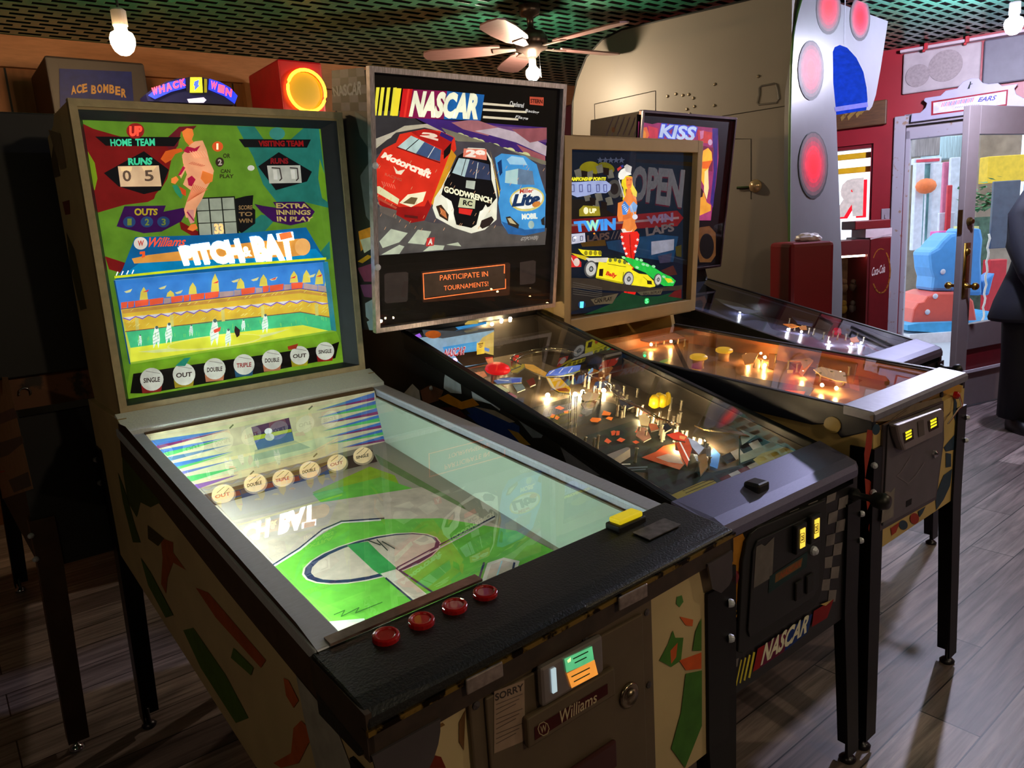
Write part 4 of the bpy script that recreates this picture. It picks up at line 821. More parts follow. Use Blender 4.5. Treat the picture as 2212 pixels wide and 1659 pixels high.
aa.T((225,220,200),'NASCAR',[(672,1068),(1018,835),(975,990),(632,1240)],bold=.035)
aa.build('front_print',B_)
MB().lathe([(.017,0),(.017,.003),(.012,.006),(0,.006)],(-.226,-.001,.700),(0,-1,0),18).build('button',mat('dark_red_button',(110,16,20),.3),B_)
mb=MB(); P=[(-.178,.784),(-.150,.790),(.112,.776),(.122,.76),(.120,.60),(.104,.545),(.078,.523),(-.205,.523),(-.222,.535),(-.206,.73),(-.192,.770)]
mb.yprism(P,-.010,-.001); mb.build('coin_door_frame',mat('matte_black_door',(15,15,17),.5),B_,bevel=.003)
mb=MB(); mb.yprism([(-.160,.764),(.078,.757),(.090,.745),(.086,.572),(.060,.552),(-.186,.555),(-.192,.575),(-.174,.745)],-.014,-.010); cdB=mb.build('coin_door',mat('matte_black_door2',(20,20,23),.42),B_,bevel=.003)
aa=Art(FB,(0,-.0146,0),(0,-1,0),0,(1460,1080,.28926))
aa.P((105,98,98),[(600,350),(640,330),(665,345),(735,275),(720,575),(580,660)]); aa.P((30,52,56),[(700,570),(985,385),(975,500),(690,700)]); aa.P((110,80,50),[(745,555),(948,430),(935,500),(740,620)]); aa.T((150,70,40),'NASCAR',[(780,545),(940,445),(930,490),(770,595)],bold=.03,shear=.2)
aa.build('door_stickers',cdB)
for (x,z) in ((-.009,.726),(.049,.731)):
    s_=MB().box(x-.022,x+.020,-.026,-.014,z-.034,z+.032).build('coin_slot_box',mat('black_slot',(12,12,13),.35),cdB,bevel=.003)
    MB().box(x-.009,x+.010,-.0275,-.026,z-.022,z+.022).build('price_light',glow('yellow_price',(245,205,70),1.15),s_)
    a2=Art(FB,(0,-.0279,0),(0,-1,0),.2,(1460,1080,.28926))
    q=(945,285) if x<.02 else (1050,215)
    a2.L((60,50,20),[(q[0]-14,q[1]-30),(q[0]+14,q[1]-40),(q[0]+14,q[1]+26),(q[0]-14,q[1]+36)],4,.2,closed=True); a2.T((60,50,20),'25',[(q[0]-9,q[1]-18),(q[0]+10,q[1]-26),(q[0]+10,q[1]+14),(q[0]-9,q[1]+22)],.2,.04); a2.build('price_digits',s_)
MB().lathe([(.011,0),(.011,.006),(.006,.012),(0,.014)],(.055,-.014,.672),(0,-1,0),14).build('lock',STEEL,cdB)
for (x,w_) in ((-.02,.03),(.025,.03)): MB().box(x,x+w_,-.020,-.014,.575,.620).build('coin_return',BLK,cdB,bevel=.003)
mb=MB(); mb.lathe([(.016,0),(.016,.012),(.008,.02),(.008,.045),(.018,.055),(.021,.075),(.016,.088),(0,.09)],(.250,-.002,.750),(0,-1,0),16); mb.build('plunger',BLK,B_,smooth=True)
mb=MB(); mb.box(-.095,-.052,.026,.066,.834,.858); mb.build('lockbar_button',BLK,B_,bevel=.006)
for sx in (-1,1):
    leg(B_,sx,True,wB,1.50,.73,.44,DARKM); leg(B_,sx,False,wB,1.50,.9,.6,DARKM)
# ---- playfield
mb=MB(); mb.hexa([(-.262,.10,pB(.10)-.012),(.262,.10,pB(.10)-.012),(.262,1.15,pB(1.15)-.012),(-.262,1.15,pB(1.15)-.012),(-.262,.10,pB(.10)),(.262,.10,pB(.10)),(.262,1.15,pB(1.15)),(-.262,1.15,pB(1.15))]); mb.build('playfield_board',mat('dark_asphalt_playfield',(128,114,98),.3,amp=.3,scale=16),B_)
GREYI=mat('inner_side_metal',(92,84,76),.4,.5,amp=.2,scale=8)
mb=MB(); 
for x in (-.262,.259): mb.hexa([(x,.10,pB(.10)),(x+.003,.10,pB(.10)),(x+.003,1.15,pB(1.15)),(x,1.15,pB(1.15)),(x,.10,gB(.10)-.02),(x+.003,.10,gB(.10)-.02),(x+.003,1.15,gB(1.15)-.01),(x,1.15,gB(1.15)-.01)])
mb.build('inner_wall',GREYI,B_)
mb=MB(); mb.hexa([(-.26,1.152,pB(1.15)),(.26,1.152,pB(1.15)),(.26,1.16,pB(1.15)),(-.26,1.16,pB(1.15)),(-.26,1.152,gB(1.15)-.006),(.26,1.152,gB(1.15)-.006),(.26,1.16,gB(1.15)-.006),(-.26,1.16,gB(1.15)-.006)]); mb.build('rear_board',GREYI,B_)
T5=(860,640,.17179);T6=(1140,740,.20498);T7=(1400,840,.20796)
pa=Art(FB,(0,0,.79),nB,0,T6); pa.lim=.257; IN=(225,110,30)
pa.P((60,62,58),[(0,700),(500,560),(900,640),(1300,800),(1900,1250),(1700,1400),(900,1350),(300,900)]); pa.P((92,88,60),[(200,700),(420,640),(560,720),(500,860),(320,900)]); pa.P((48,56,62),[(500,900),(900,840),(1100,900),(1000,1000),(640,1000)]); pa.P((70,72,78),[(650,1120),(1000,1060),(1300,1100),(1200,1200),(800,1200)])
for q in ([(285,690),(330,665),(390,690),(350,710)],[(380,720),(430,715),(425,745),(385,745)],[(235,785),(255,750),(292,760),(270,795)],[(282,800),(300,768),(338,785),(312,815)],[(655,815),(680,790),(770,795),(775,815),(735,840),(670,835)],[(780,765),(800,715),(880,740),(865,768)],[(820,800),(850,780),(900,790),(880,820)]): pa.P(IN,q,.85)
for q in ([(876,935),(910,925),(930,935),(915,975),(885,980)],[(935,930),(970,930),(965,975),(930,980)],[(805,1040),(835,1005),(885,1040),(850,1065)],[(935,1030),(975,1000),(1030,1020),(990,1050)],[(1100,1045),(1140,1030),(1180,1050),(1140,1068)],[(1130,945),(1160,900),(1175,910),(1150,950)]): pa.P((225,92,50),q,.6)
pa.P((190,50,36),[(1460,970),(1570,940),(1600,985),(1520,1010)],.6); pa.P((200,84,44),[(1430,1090),(1560,1060),(1690,1100),(1700,1230),(1600,1340),(1380,1270),(1200,1210),(1350,1150)],.25); pa.P((200,170,160),[(1350,1210),(1480,1170),(1600,1210),(1640,1280),(1480,1260)],.2)
for k in range(9): pa.L((190,205,230),[(1690+k*12,1080+k*22),(1780+k*6,1130+k*22)],7,.25); pa.L((40,70,130),[(1696+k*12,1092+k*22),(1784+k*6,1142+k*22)],5,.1)
pa.P((90,150,225),[(1910,1170),(1960,1110),(2030,1180),(2000,1330),(1920,1300)],.35); pa.P((200,90,70),[(810,1225),(930,1180),(1040,1215),(1020,1240),(870,1245)],.4)
pa.L((235,225,200),[(890,1285),(1080,1280)],9,.5); pa.L((190,140,130),[(850,1210),(1030,1205)],6,.3); pa.L((150,170,185),[(1040,1320),(1260,1310)],14); pa.L((150,170,185),[(1080,1345),(1240,1335)],10)
pa.P((225,150,120),[(1180,700),(1300,740),(1290,780),(1160,740)],.3)
# apron with checks and cards
pa.t=T7
TL_=(196,218,222)
AP=[(1380,350),(1940,620),(820,1190),(420,1260),(230,1110),(560,900),(950,790),(960,480)]
pa.P((45,52,56),AP); CQ=(236,238,246)
pa.P((70,74,80),[(0,820),(500,860),(900,880),(420,1180),(0,960)])
def row(a,b,h,n,c1,c2):
    pa.grid(c1,c2,[a,b,(b[0]+h[0],b[1]+h[1]),(a[0]+h[0],a[1]+h[1])],n,1)
row((760,700),(1420,400),(60,80),7,CQ,(40,40,52)); row((960,410),(1180,330),(55,70),3,(70,64,60),CQ)
pa.P(TL_,[(960,500),(1290,340),(1390,385),(975,585)]); pa.P(TL_,[(950,690),(1530,455),(1640,505),(960,770)])
row((740,930),(1600,540),(95,90),9,CQ,(120,52,58)); pa.P((232,228,165),[(1090,735),(1180,670),(1400,600),(1560,640),(1560,720),(1290,830),(1150,790)]); row((1200,700),(1480,600),(90,90),4,(205,180,90),(235,230,180))
pa.P(TL_,[(820,1000),(1650,640),(1770,580),(1880,625),(830,1150),(640,1220)])
pa.P((205,190,100),[(235,1105),(560,960),(680,950),(830,1070),(800,1130),(560,1240),(440,1250),(380,1210)])
for k in range(6): pa.L((96,84,40),[(360+k*30,1060+k*24),(680+k*14,930+k*26)],7)
pa.L((120,26,34),[(1000,180),(870,380)],4); 
pa.build('playfield_art',B_)
def at3(t,x,y,h=0.): return FB.hit(t[0]+x*t[2],t[1]+y*t[2],(0,0,.79+h),nB)
# back panel skyline with racing lettering
ka=Art(FB,(0,1.12,1.0),(0,-1,0),.55,T5)
ka.P((150,190,215),[(260,520),(560,500),(1205,425),(1190,880),(830,910),(420,640)],.7); ka.P((90,104,116),[(300,420),(760,440),(1200,395),(1205,425),(560,530),(330,500)],.3); ka.P((225,200,110),[(980,640),(1060,520),(1205,440),(1200,740),(990,740)],.6)
ka.P((60,40,26),[(700,720),(990,690),(1200,740),(1190,830),(830,880),(760,820)],.3); ka.P((60,160,225),[(830,890),(1190,820),(1190,870),(860,915)],.8); ka.P((60,150,220),[(720,390),(1110,320),(1110,350),(760,420)],.6)
ka.P((70,160,220),[(560,640),(990,570),(985,690),(600,740)],.8); ka.T((235,210,215),'NASCAR',[(585,665),(855,625),(830,735),(570,765)],.9,.05,.3); ka.T((200,40,50),'NASCAR',[(580,672),(850,632),(822,740),(562,772)],.6,.02,.3)
ka.P((245,205,70),[(990,590),(1090,570),(1085,720),(990,735)],.9); ka.T((120,80,30),'TEST',[(1005,595),(1070,582),(1068,640),(1008,652)],.2,.03); ka.P((110,150,220),[(1085,640),(1150,660),(1140,700),(1085,680)],.8); ka.P((200,60,60),[(1090,770),(1190,760),(1190,810),(1120,800)],.5)
ka.P((200,180,90),[(840,340),(880,310),(1020,300),(1000,345),(840,358)],.6); ka.E((190,95,30),440,480,100,50,0,.5); ka.P((150,90,220),[(200,495),(270,465),(298,510),(240,525)],1.); ka.build('skyline_board',B_)
# clear looping ramp
mb=MB(); pts=[]
for i in range(25):
    t=i/24; a=PI*1.15*t-0.2; c0=at3(T5,1750,740,.075); pts.append((c0.x-.115*math.cos(a),c0.y+.055*math.sin(a)-.02,c0.z+.012*math.sin(a)))
mb.tube(pts,.0022,6); mb.tube([(p[0],p[1]-.028,p[2]-.004) for p in pts],.0022,6)
for i in range(0,24,3): mb.tube([pts[i],(pts[i][0],pts[i][1]-.028,pts[i][2]-.004)],.0015,5)
mb.build('loop_ramp',mat('polished_wire',(215,200,170),.15,1),B_,smooth=True)
mb=MB(); rp=[(p[0],p[1]) for p in pts]
for a_,b_ in zip(pts,pts[1:]): mb.hexa([(a_[0],a_[1]-.002,a_[2]-.02),(b_[0],b_[1]-.002,b_[2]-.02),(b_[0],b_[1],b_[2]-.02),(a_[0],a_[1],a_[2]-.02),(a_[0],a_[1]-.002,a_[2]),(b_[0],b_[1]-.002,b_[2]),(b_[0],b_[1],b_[2]),(a_[0],a_[1],a_[2])])
mb.build('ramp_wall',PLAS,B_)
# printed plastics standing over the playfield
def plastic(name,t,pts,h,c,em,marks=()):
    a=Art(FB,(0,0,.79+h),nB,em,t); a.lim=.254; a.P(c,pts); 
    for m_ in marks: m_(a)
    o=a.build(name,B_)
    vs=[a.pt(p) for p in pts]; mb=MB(); n_=len(vs); q=Vector((0,0,.003)); tr=tessellate_polygon([[Vector((p[0],-p[1],0)) for p in pts]])
    mb.add([v-q*.4 for v in vs]+[v-q*1.4 for v in vs],[tuple(f) for f in tr]+[tuple(n_+i for i in f) for f in tr]+[(i,(i+1)%n_,n_+(i+1)%n_,n_+i) for i in range(n_)]); mb.build('acrylic_base',mat('milky_acrylic',(170,165,150),.2),o)
    return o
plastic('yellow_plastic',T6,[(190,360),(240,375),(340,370),(450,480),(445,535),(330,520),(260,480)],.05,(240,180,30),.6,[lambda a:a.P((190,90,40),[(300,490),(400,475),(440,500),(430,520),(330,512)],.4),lambda a:a.P((240,220,160),[(200,370),(235,380),(300,505),(262,478)],.6)])
plastic('blue_plastic',T6,[(190,350),(230,300),(350,260),(560,235),(550,280),(480,330),(340,345)],.055,(110,140,235),.6,[lambda a:a.L((225,225,245),[(230,330),(280,290)],9,.8),lambda a:a.L((225,225,245),[(330,320),(370,275)],9,.8),lambda a:a.L((225,225,245),[(430,315),(470,265)],9,.8),lambda a:a.L((200,200,60),[(380,345),(550,300)],9,.5)])
plastic('tan_ramp_flap',T5,[(1590,850),(1700,860),(1870,960),(1850,1010),(1720,960),(1600,900)],.045,(225,165,70),.5)
plastic('target_sign',T6,[(700,100),(740,0),(920,40),(880,100),(780,290),(660,330),(620,330),(700,210)],.05,(190,110,30),.35,[lambda a:a.P((60,110,220),[(735,40),(800,15),(780,110),(740,90)],.6),lambda a:a.P((60,110,220),[(815,30),(900,50),(860,110),(810,90)],.6),lambda a:a.L((200,210,30),[(740,120),(650,300)],16,.7),lambda a:a.L((200,210,30),[(890,70),(790,290)],16,.7),lambda a:a.L((90,60,20),[(800,120),(720,270)],22,.2),lambda a:a.P((150,190,225),[(630,320),(690,250),(690,300),(640,335)],.6)])
plastic('green_gold_plastic',T5,[(1400,900),(1460,860),(1585,850),(1590,890),(1500,960),(1430,960)],.03,(165,150,40),.35,[lambda a:a.L((40,60,50),[(1420,930),(1540,880)],14,.1)])
plastic('blue_white_plastic',T5,[(1200,1060),(1300,1030),(1420,1020),(1560,1020),(1550,1080),(1400,1090),(1250,1100)],.03,(120,150,210),.35,[lambda a:a.P((60,90,200),[(1420,1040),(1540,1030),(1530,1080),(1430,1090)],.5),lambda a:a.L((235,235,235),[(1250,1050),(1390,1060)],10,.5)])
plastic('red_white_plastic',T6,[(1465,970),(1590,940),(1680,985),(1660,1040),(1540,1020)],.035,(235,70,40),.7,[lambda a:a.P((240,150,80),[(1600,980),(1670,990),(1650,1025),(1600,1010)],.8)])
plastic('silver_slingshot',T6,[(1560,1060),(1690,1010),(1730,1120),(1680,1300),(1620,1200)],.03,(225,90,50),.5,[lambda a:a.L((250,240,225),[(1600,1040),(1700,1240)],14,.9)])
for nm_,t_,pts_,h_,c_,e_ in (('small_plastic',T6,[(560,560),(640,520),(760,540),(740,600),(600,620)],.028,(225,190,140),.55),('small_plastic',T6,[(560,640),(640,620),(700,640),(690,690),(600,700)],.02,(210,180,140),.4),
 ('small_plastic',T6,[(880,420),(960,440),(1010,520),(950,560),(880,500)],.03,(110,92,80),.3),('small_plastic',T6,[(960,600),(1080,600),(1140,660),(1060,690),(980,660)],.03,(90,84,84),.2),('small_plastic',T6,[(1170,770),(1240,740),(1290,800),(1270,880),(1190,870)],.025,(240,200,130),.7),
 ('small_plastic',T6,[(1270,850),(1360,860),(1380,910),(1300,930)],.02,(225,120,70),.5),('small_plastic',T6,[(1400,860),(1470,850),(1520,900),(1450,940)],.028,(60,56,60),.1),('small_plastic',T6,[(1160,880),(1250,900),(1300,1000),(1220,1040),(1140,980)],.012,(220,150,110),.35),
 ('small_plastic',T6,[(1690,1000),(1780,1040),(1860,1110),(1800,1180),(1730,1100)],.03,(200,205,225),.5),('small_plastic',T6,[(1790,1180),(1880,1170),(1900,1300),(1820,1400)],.02,(150,110,60),.35),('small_plastic',T5,[(960,960),(1080,940),(1120,1000),(1040,1040)],.02,(220,140,90),.4),
 ('small_plastic',T5,[(1180,1100),(1280,1110),(1400,1180),(1300,1230),(1200,1180)],.025,(205,205,150),.5),('small_plastic',T5,[(1440,1110),(1560,1100),(1600,1160),(1500,1200)],.02,(150,160,150),.4),('small_plastic',T5,[(1610,1060),(1700,1020),(1730,1100),(1660,1130)],.025,(130,50,40),.4),
 ('small_plastic',T5,[(1100,790),(1190,770),(1200,830),(1130,850)],.03,(225,120,70),.5),('small_plastic',T5,[(1440,740),(1520,740),(1510,830),(1450,820)],.035,(225,50,44),.8),('small_plastic',T5,[(1320,1240),(1420,1210),(1500,1260),(1400,1300)],.02,(190,110,120),.3)):
    plastic(nm_,t_,pts_,h_,c_,e_)
# bumpers, posts, lamps
REDG=glow('red_dome',(225,20,25),.75)
p=at3(T5,1250,945,.03); mb=MB(); mb.lathe([(.036,0),(.040,.006),(.036,.016),(.022,.024),(.010,.027),(0,.028)],p,(0,-.19,1),20); bm_=mb.build('pop_bumper',REDG,B_,smooth=True); MB().lathe([(.02,-.03),(.02,0)],p,(0,-.19,1),14).build('bumper_body',mat('bumper_white',(200,190,180),.4),bm_)
p=at3(T6,1360,740,.0); mb=MB()
for dx,dy,r in ((-.012,0,.016),(.014,.006,.015),(.006,-.014,.013),(.034,-.008,.010)): mb.lathe([(r*.5,0),(r,.006),(r*.92,.026),(r*.6,.036),(0,.040)],p+Vector((dx,dy,.018)),(0,-.19,1),14)
mb.build('yellow_flasher_dome',glow('amber_dome',(215,170,10),.5),B_,smooth=True)
rr=random.Random(5); PST=mat('clear_post',(200,190,165),.12,.2,amp=.2)
posts=[(470,420),(520,400),(600,450),(640,470),(700,560),(720,600),(660,590),(580,600),(900,560),(930,600),(970,640),(1000,680),(1060,700),(1100,720),(1150,760),(1180,800),(1210,830),(1250,840),(1330,830),(1380,850),(1480,820),(1530,850),(1570,870),(1390,960),(1410,1030),(1240,1010),(1170,960),(1560,1000),(1620,1010),(1740,1080),(1830,1140),(1870,1200),(560,330),(660,300),(740,320),(800,350),(860,400),(440,380),(560,390),(760,480),(760,640),(880,500),(1010,540),(950,650),(1040,620),(1250,480),(1150,560),(940,760),(985,780),(1010,770),(1200,740),(1280,870),(1500,690),(1610,700),(1800,690),(1600,830),(1420,900),(1440,940),(1400,1000),(1430,1010),(1540,1030),(1660,1050),(1800,1080),(1850,1170),(1780,1360),(1900,1320),(120,370),(40,180),(640,270),(700,330),(600,1080),(690,1130),(730,1110),(1130,1250)]
for x,y in posts:
    p=at3(T6,x,y+14,0); h=rr.uniform(.022,.04); MB().lathe([(.0045,0),(.0035,.004),(.003,h*.5),(.0042,h*.55),(.003,h*.9),(.005,h),(0,h+.002)],p,(0,-.19,1),8).build('post',PST,B_,smooth=True)
WL=glow('playfield_lamp',(255,225,170),320)
for x,y in ((210,555),(500,545),(580,520),(800,505),(1210,790),(1260,800),(1580,1075),(1620,1090),(1850,1050),(1860,1105)):
    p=at3(T6,x,y,.012); MB().sph(p,.0066,10).build('lamp',WL,B_,smooth=True)
for x,y in ((1180,350),(1300,300),(1410,280)): 
    p=FB.hit(T5[0]+x*T5[2],T5[1]+y*T5[2],(0,1.13,1),(0,-1,0)); MB().sph(p,.0055,10).build('lamp',WL,B_,smooth=True)
p=FB.hit(T5[0]+715*T5[2],T5[1]+805*T5[2],(0,1.05,1),(0,-1,0)); MB().sph(p,.007,10).build('lamp',glow('violet_lamp',(220,120,255),14),B_,smooth=True)
WIRE=mat('polished_wire',(215,200,170),.15,1)
for x0 in (445,505):
    a=at3(T6,x0+5,560,.055); b=at3(T6,x0-12,985+ (35 if x0>450 else 0),.004); b2=at3(T6,x0+5,1000,.055)
    mb=MB(); q=Vector((.0035,0,0))
    for sgn in (-1,1): mb.tube([a+q*sgn,(a+b)/2+q*sgn+Vector((0,0,.004)),b+q*sgn],.0012,6)
    mb.build('wire_guide',WIRE,B_,smooth=True)
# wire ramp along the right
for off in (0,.022):
    pts=[at3(T6,x,y,.05)+Vector((0,off*.8,0)) for x,y in ((600,330),(760,380),(880,440),(960,560),(1100,640),(1230,700),(1400,800),(1600,860))]
    MB().tube(pts,.0018,6).build('wire_rail',WIRE,B_,smooth=True)
mb=MB()
for x,y in ((620,340),(700,360),(780,390),(850,425),(910,490),(960,560),(1030,600),(1100,640),(1170,672),(1230,700),(1310,745),(1400,800),(1500,830)):
    a=at3(T6,x,y,.05); mb.tube([a,a+Vector((0,.009,-.006)),a+Vector((0,.018,0))],.0014,5)
mb.build('wire_ribs',WIRE,B_)
# metal lane guard, black box, mech plates
p0=at3(T6,590,430,.0); mb=MB(); mb.box(p0.x-.02,p0.x+.05,p0.y-.02,p0.y+.05,p0.z,p0.z+.05); mb.build('black_mechanism',mat('brown_black_mech',(34,26,24),.4),B_,bevel=.004)
p0=at3(T6,1000,260,.0); MB().box(.17,.256,p0.y-.12,p0.y+.18,p0.z+.02,p0.z+.085).build('side_mechanism_cover',mat('smoked_cover',(36,32,32),.3),B_,bevel=.01)
mb=MB(); a=at3(T7,480,390,.04); b=at3(T7,950,460,.04); mb.hexa([a,b,b+Vector((0,-.03,-.006)),a+Vector((0,-.03,-.006)),a+Vector((0,0,.004)),b+Vector((0,0,.004)),b+Vector((0,-.03,-.002)),a+Vector((0,-.03,-.002))]); mb.build('metal_lane_guide',mat('warm_metal',(190,170,120),.25,1),B_)
mb=MB(); a=at3(T7,950,460,.04); b=at3(T7,945,800,.0); mb.tube([a,b],.0018,6); mb.build('lane_post',WIRE,B_)
# flippers
for sx,(x,y),ang in ((-1,(880,1285),.15),(1,(1880,1180),2.2)):
    p=at3(T6,x,y,.008); d=Vector((math.cos(ang),math.sin(ang)*.6,-.0)); 
    mb=MB(); r1,r2=.012,.006; L2=.07; q=[]
    for i in range(7): t=PI/2+PI*i/6; q.append((r1*math.cos(t),r1*math.sin(t)))
    for i in range(7): t=-PI/2+PI*i/6; q.append((L2+r2*math.cos(t),r2*math.sin(t)))
    mb.prism(q,lambda a,b,t:(p.x+math.cos(ang)*a-math.sin(ang)*b,p.y+math.sin(ang)*a+math.cos(ang)*b,p.z+t+.19*(math.sin(ang)*a+math.cos(ang)*b)),0,.02); mb.build('flipper',mat('white_flipper',(225,215,205),.35),B_)
# ---- backbox
fb=Face(1.066,-.108,1.1667,1.8600); fb.xo=-.079; hb=.341; zb0,zb1=1.1667,1.8600
mb=MB(); 
S0=[fb.p(0,zb0,0),fb.p(0,zb1,0)]
prof=[(S0[0][1]+.012,zb0),(S0[1][1]+.012,zb1),(S0[1][1]+.225,1.892),(1.28,1.18),(1.24,1.162)]
mb.xprism(prof,-hb-.067,hb-.079); bbB=mb.build('backbox',BLKART,B_,bevel=.003)
aa=Art(FB,(-hb-.0674,0,0),(-1,0,0),0,(700,120,.36168))
aa.grid((120,108,120),(28,18,24),[(45,90),(240,70),(262,330),(50,330)],4,5); aa.T((190,190,200),'NASCAR',[(40,190),(222,150),(222,235),(60,245)],bold=.03,shear=.2)
aa.P((90,100,98),[(180,330),(255,380),(270,560),(215,480)]); aa.P((95,104,106),[(215,720),(268,640),(280,1000),(250,960)]); aa.P((225,150,40),[(205,1050),(290,1020),(290,1100),(220,1170)]); aa.P((210,215,190),[(215,1100),(290,1080),(290,1150),(240,1180)]); aa.P((200,150,30),[(200,1230),(260,1190),(290,1200),(230,1240)])
aa.P((130,60,90),[(200,1270),(290,1240),(300,1350),(240,1350)]); aa.P((110,60,100),[(215,1370),(300,1365),(300,1450),(240,1440)]); aa.P((150,170,185),[(245,1480),(300,1450),(290,1600),(250,1560)]); aa.P((150,175,195),[(255,1590),(310,1560),(325,1640),(270,1640)])
aa.build('side_print',B_)
mb=MB(); fb.frame(mb,-hb-.004,hb+.004,1.162,1.864,.014,-.006,.013); mb.build('chrome_trim',mat('chrome_trim',(190,182,196),.34,.75,amp=.3,scale=50,stretch=(6,1,1)),B_,bevel=.003)
for x,z in ((-hb+.004,1.62),(-hb+.004,1.35)): MB().lathe([(.009,0),(.009,.006),(0,.008)],fb.p(x,z,-.006),(0,-1,0),10).build('trim_screw',STEEL,B_)
g=fb.art(FB,.010,.72,(700,120,.36168)); g.STEP=.00006; g.xlo=-hb-.079+.008; g.xhi=hb-.079-.008
g.P((14,12,16),[(270,85),(1430,160),(1405,1470),(350,1610)],.1)
g.P((52,50,54),[(298,330),(470,330),(640,440),(300,620)],.7); g.P((205,200,180),[(300,520),(480,420),(700,400),(760,470),(600,430),(430,460),(305,560)],.5)
g.P((60,34,110),[(540,370),(1330,430),(1320,660),(1200,600),(760,480),(620,410)],.8); g.P((110,70,130),[(760,400),(1330,440),(1330,520),(1000,470)],.6)
g.P((170,110,120),[(760,400),(900,380),(1040,430),(980,480),(830,440)],.7); g.P((190,175,190),[(1040,430),(1200,470),(1330,540),(1325,600),(1150,520),(900,450)],.7); g.P((150,85,95),[(1120,440),(1330,430),(1330,500),(1230,520)],.7); g.P((160,90,100),[(1150,530),(1320,600),(1322,640),(1200,590)],.7)
for i in range(16):
    x=755+i*30; g.E((200,205,150),x,470+(x-755)*.30+8*math.sin(i*2.),28,20,20,.8)
g.P((120,116,100),[(700,430),(1000,530),(1325,630),(1325,655),(1050,590),(760,500)],.8)
g.P((70,66,74),[(300,600),(500,500),(1000,520),(1325,660),(1320,1090),(900,1150),(330,1195)],.8); g.P((95,92,92),[(330,1195),(300,900),(650,1000),(1330,1030),(1320,1130),(900,1150)],.5)
g.P((225,220,205),[(305,540),(400,490),(430,450),(300,500)],.4)
# title bar
for x in (300,330,365,402): g.P((225,215,60),[(x+12,190+(x-300)*.02),(x+32,190),(x+12,358),(x-8+ (0 if x>300 else 6),358)],.95)
g.P((236,215,50),[(430,195),(462,196),(440,360),(405,360)],.95); g.P((190,24,26),[(472,198),(530,200),(505,372),(450,366)],.95); g.P((225,50,40),[(500,200),(512,200),(486,368),(474,368)],.9)
g.P((120,20,70),[(530,202),(735,212),(715,380),(505,374)],.95); g.P((24,90,160),[(735,212),(958,234),(935,388),(715,380)],.95); g.T((230,232,205),'NASCAR',[(530,208),(935,226),(918,384),(505,366)],1.,.06,.1)
for y,x1 in ((292,1195),(328,1270),(372,1220)): g.P((215,205,180),[(950,y-12),(x1-60,y+4),(x1-60,y+16),(948,y+2)],.85)
for t,q in (('Checkered',(1110,270,1195,305)),('Racing',(1200,318,1285,345)),('Flags',(1140,355,1220,382))): g.T((215,215,215),t,[(q[0],q[1]),(q[2],q[1]+14),(q[2],q[3]+8),(q[0],q[3]-4)],.7,.02,.3)
g.P((190,80,60),[(1228,245),(1312,250),(1310,300),(1228,292)],.7); g.T((60,20,20),'STERN',[(1233,258),(1305,263),(1305,288),(1233,282)],.1,.03)
# red car
RC=(205,44,28)
g.P((150,150,130),[(300,870),(430,975),(440,900)],.5)
g.P(RC,[(300,640),(352,560),(430,520),(452,470),(520,455),(600,440),(690,450),(780,490),(790,560),(745,620),(720,720),(690,790),(650,850),(640,900),(600,985),(520,1000),(430,950),(330,890),(300,760)],.9)
g.P((150,20,20),[(330,850),(450,905),(600,900),(620,860),(640,900),(600,985),(520,1000),(430,950),(330,890)],.8)
g.P((165,24,22),[(520,455),(620,440),(770,485),(765,520),(740,600),(700,590),(705,560),(590,510)],.9); g.P((50,30,110),[(700,455),(775,492),(760,515),(690,478)],.8)
g.P((170,195,195),[(440,545),(520,478),(600,515),(545,590)],.9); g.P((60,80,120),[(545,590),(600,515),(700,565),(692,632)],.9); g.L((20,20,30),[(490,565),(565,500)],5,.3); g.L((225,225,225),[(620,610),(660,545)],4,.8); g.L((120,20,20),[(436,548),(692,640)],7,.5)
g.P((30,18,24),[(715,570),(760,520),(755,580),(715,620)],.3)
g.T((235,210,190),'2',[(590,455),(690,470),(680,510),(572,480)],.9,.08)
g.T((235,225,205),'Motorcraft',[(352,572),(645,682),(632,738),(338,608)],1.,.05,.2)
g.P((225,215,190),[(415,660),(440,690),(485,680),(460,712),(430,705)],.9); g.T((190,90,70),'RACING',[(365,700),(465,735),(462,752),(362,716)],.8,.02)
g.P((215,215,170),[(312,782),(330,780),(450,858),(440,890),(315,820)],.9); g.P((230,225,190),[(450,880),(500,830),(610,812),(590,870),(520,905)],.95); g.P((110,90,60),[(470,880),(520,845),(560,850),(540,890)],.7); g.L((190,80,60),[(320,850),(430,910)],14,.6); g.P((110,100,95),[(330,895),(435,925),(425,975),(335,935)],.6)
for k in range(6): g.L((220,120,100),[(345+k*14,752+k*4),(355+k*14,775+k*4)],4,.7)
# black and white car
for c,pp in (((225,160,40),[(760,560),(640,880),(655,900),(790,600)]),((230,190,60),[(990,560),(1045,800),(1060,930),(1010,640)])): g.P(c,pp,.6)
g.P((220,222,205),[(700,790),(745,700),(820,590),(860,550),(960,555),(1000,620),(1020,720),(1035,860),(1030,980),(960,1040),(880,1062),(780,1030),(670,970),(648,910),(660,850)],.95)
g.P((12,12,18),[(755,690),(800,600),(860,560),(960,560),(995,640),(1000,740),(1030,850),(990,900),(930,930),(910,1010),(880,1030),(790,1010),(770,930),(740,860),(700,830),(720,760)],.6)
g.P((165,190,195),[(765,700),(805,612),(870,620),(840,725)],.9); g.P((50,60,90),[(840,725),(870,620),(985,650),(995,745)],.9); g.L((210,220,220),[(905,735),(920,640)],4,.9); g.L((20,20,30),[(820,715),(848,616)],4,.4)
g.P((215,120,100),[(835,555),(970,560),(972,625),(830,605)],.9); g.T((235,225,215),'29',[(850,560),(965,565),(960,615),(842,605)],.9,.06)
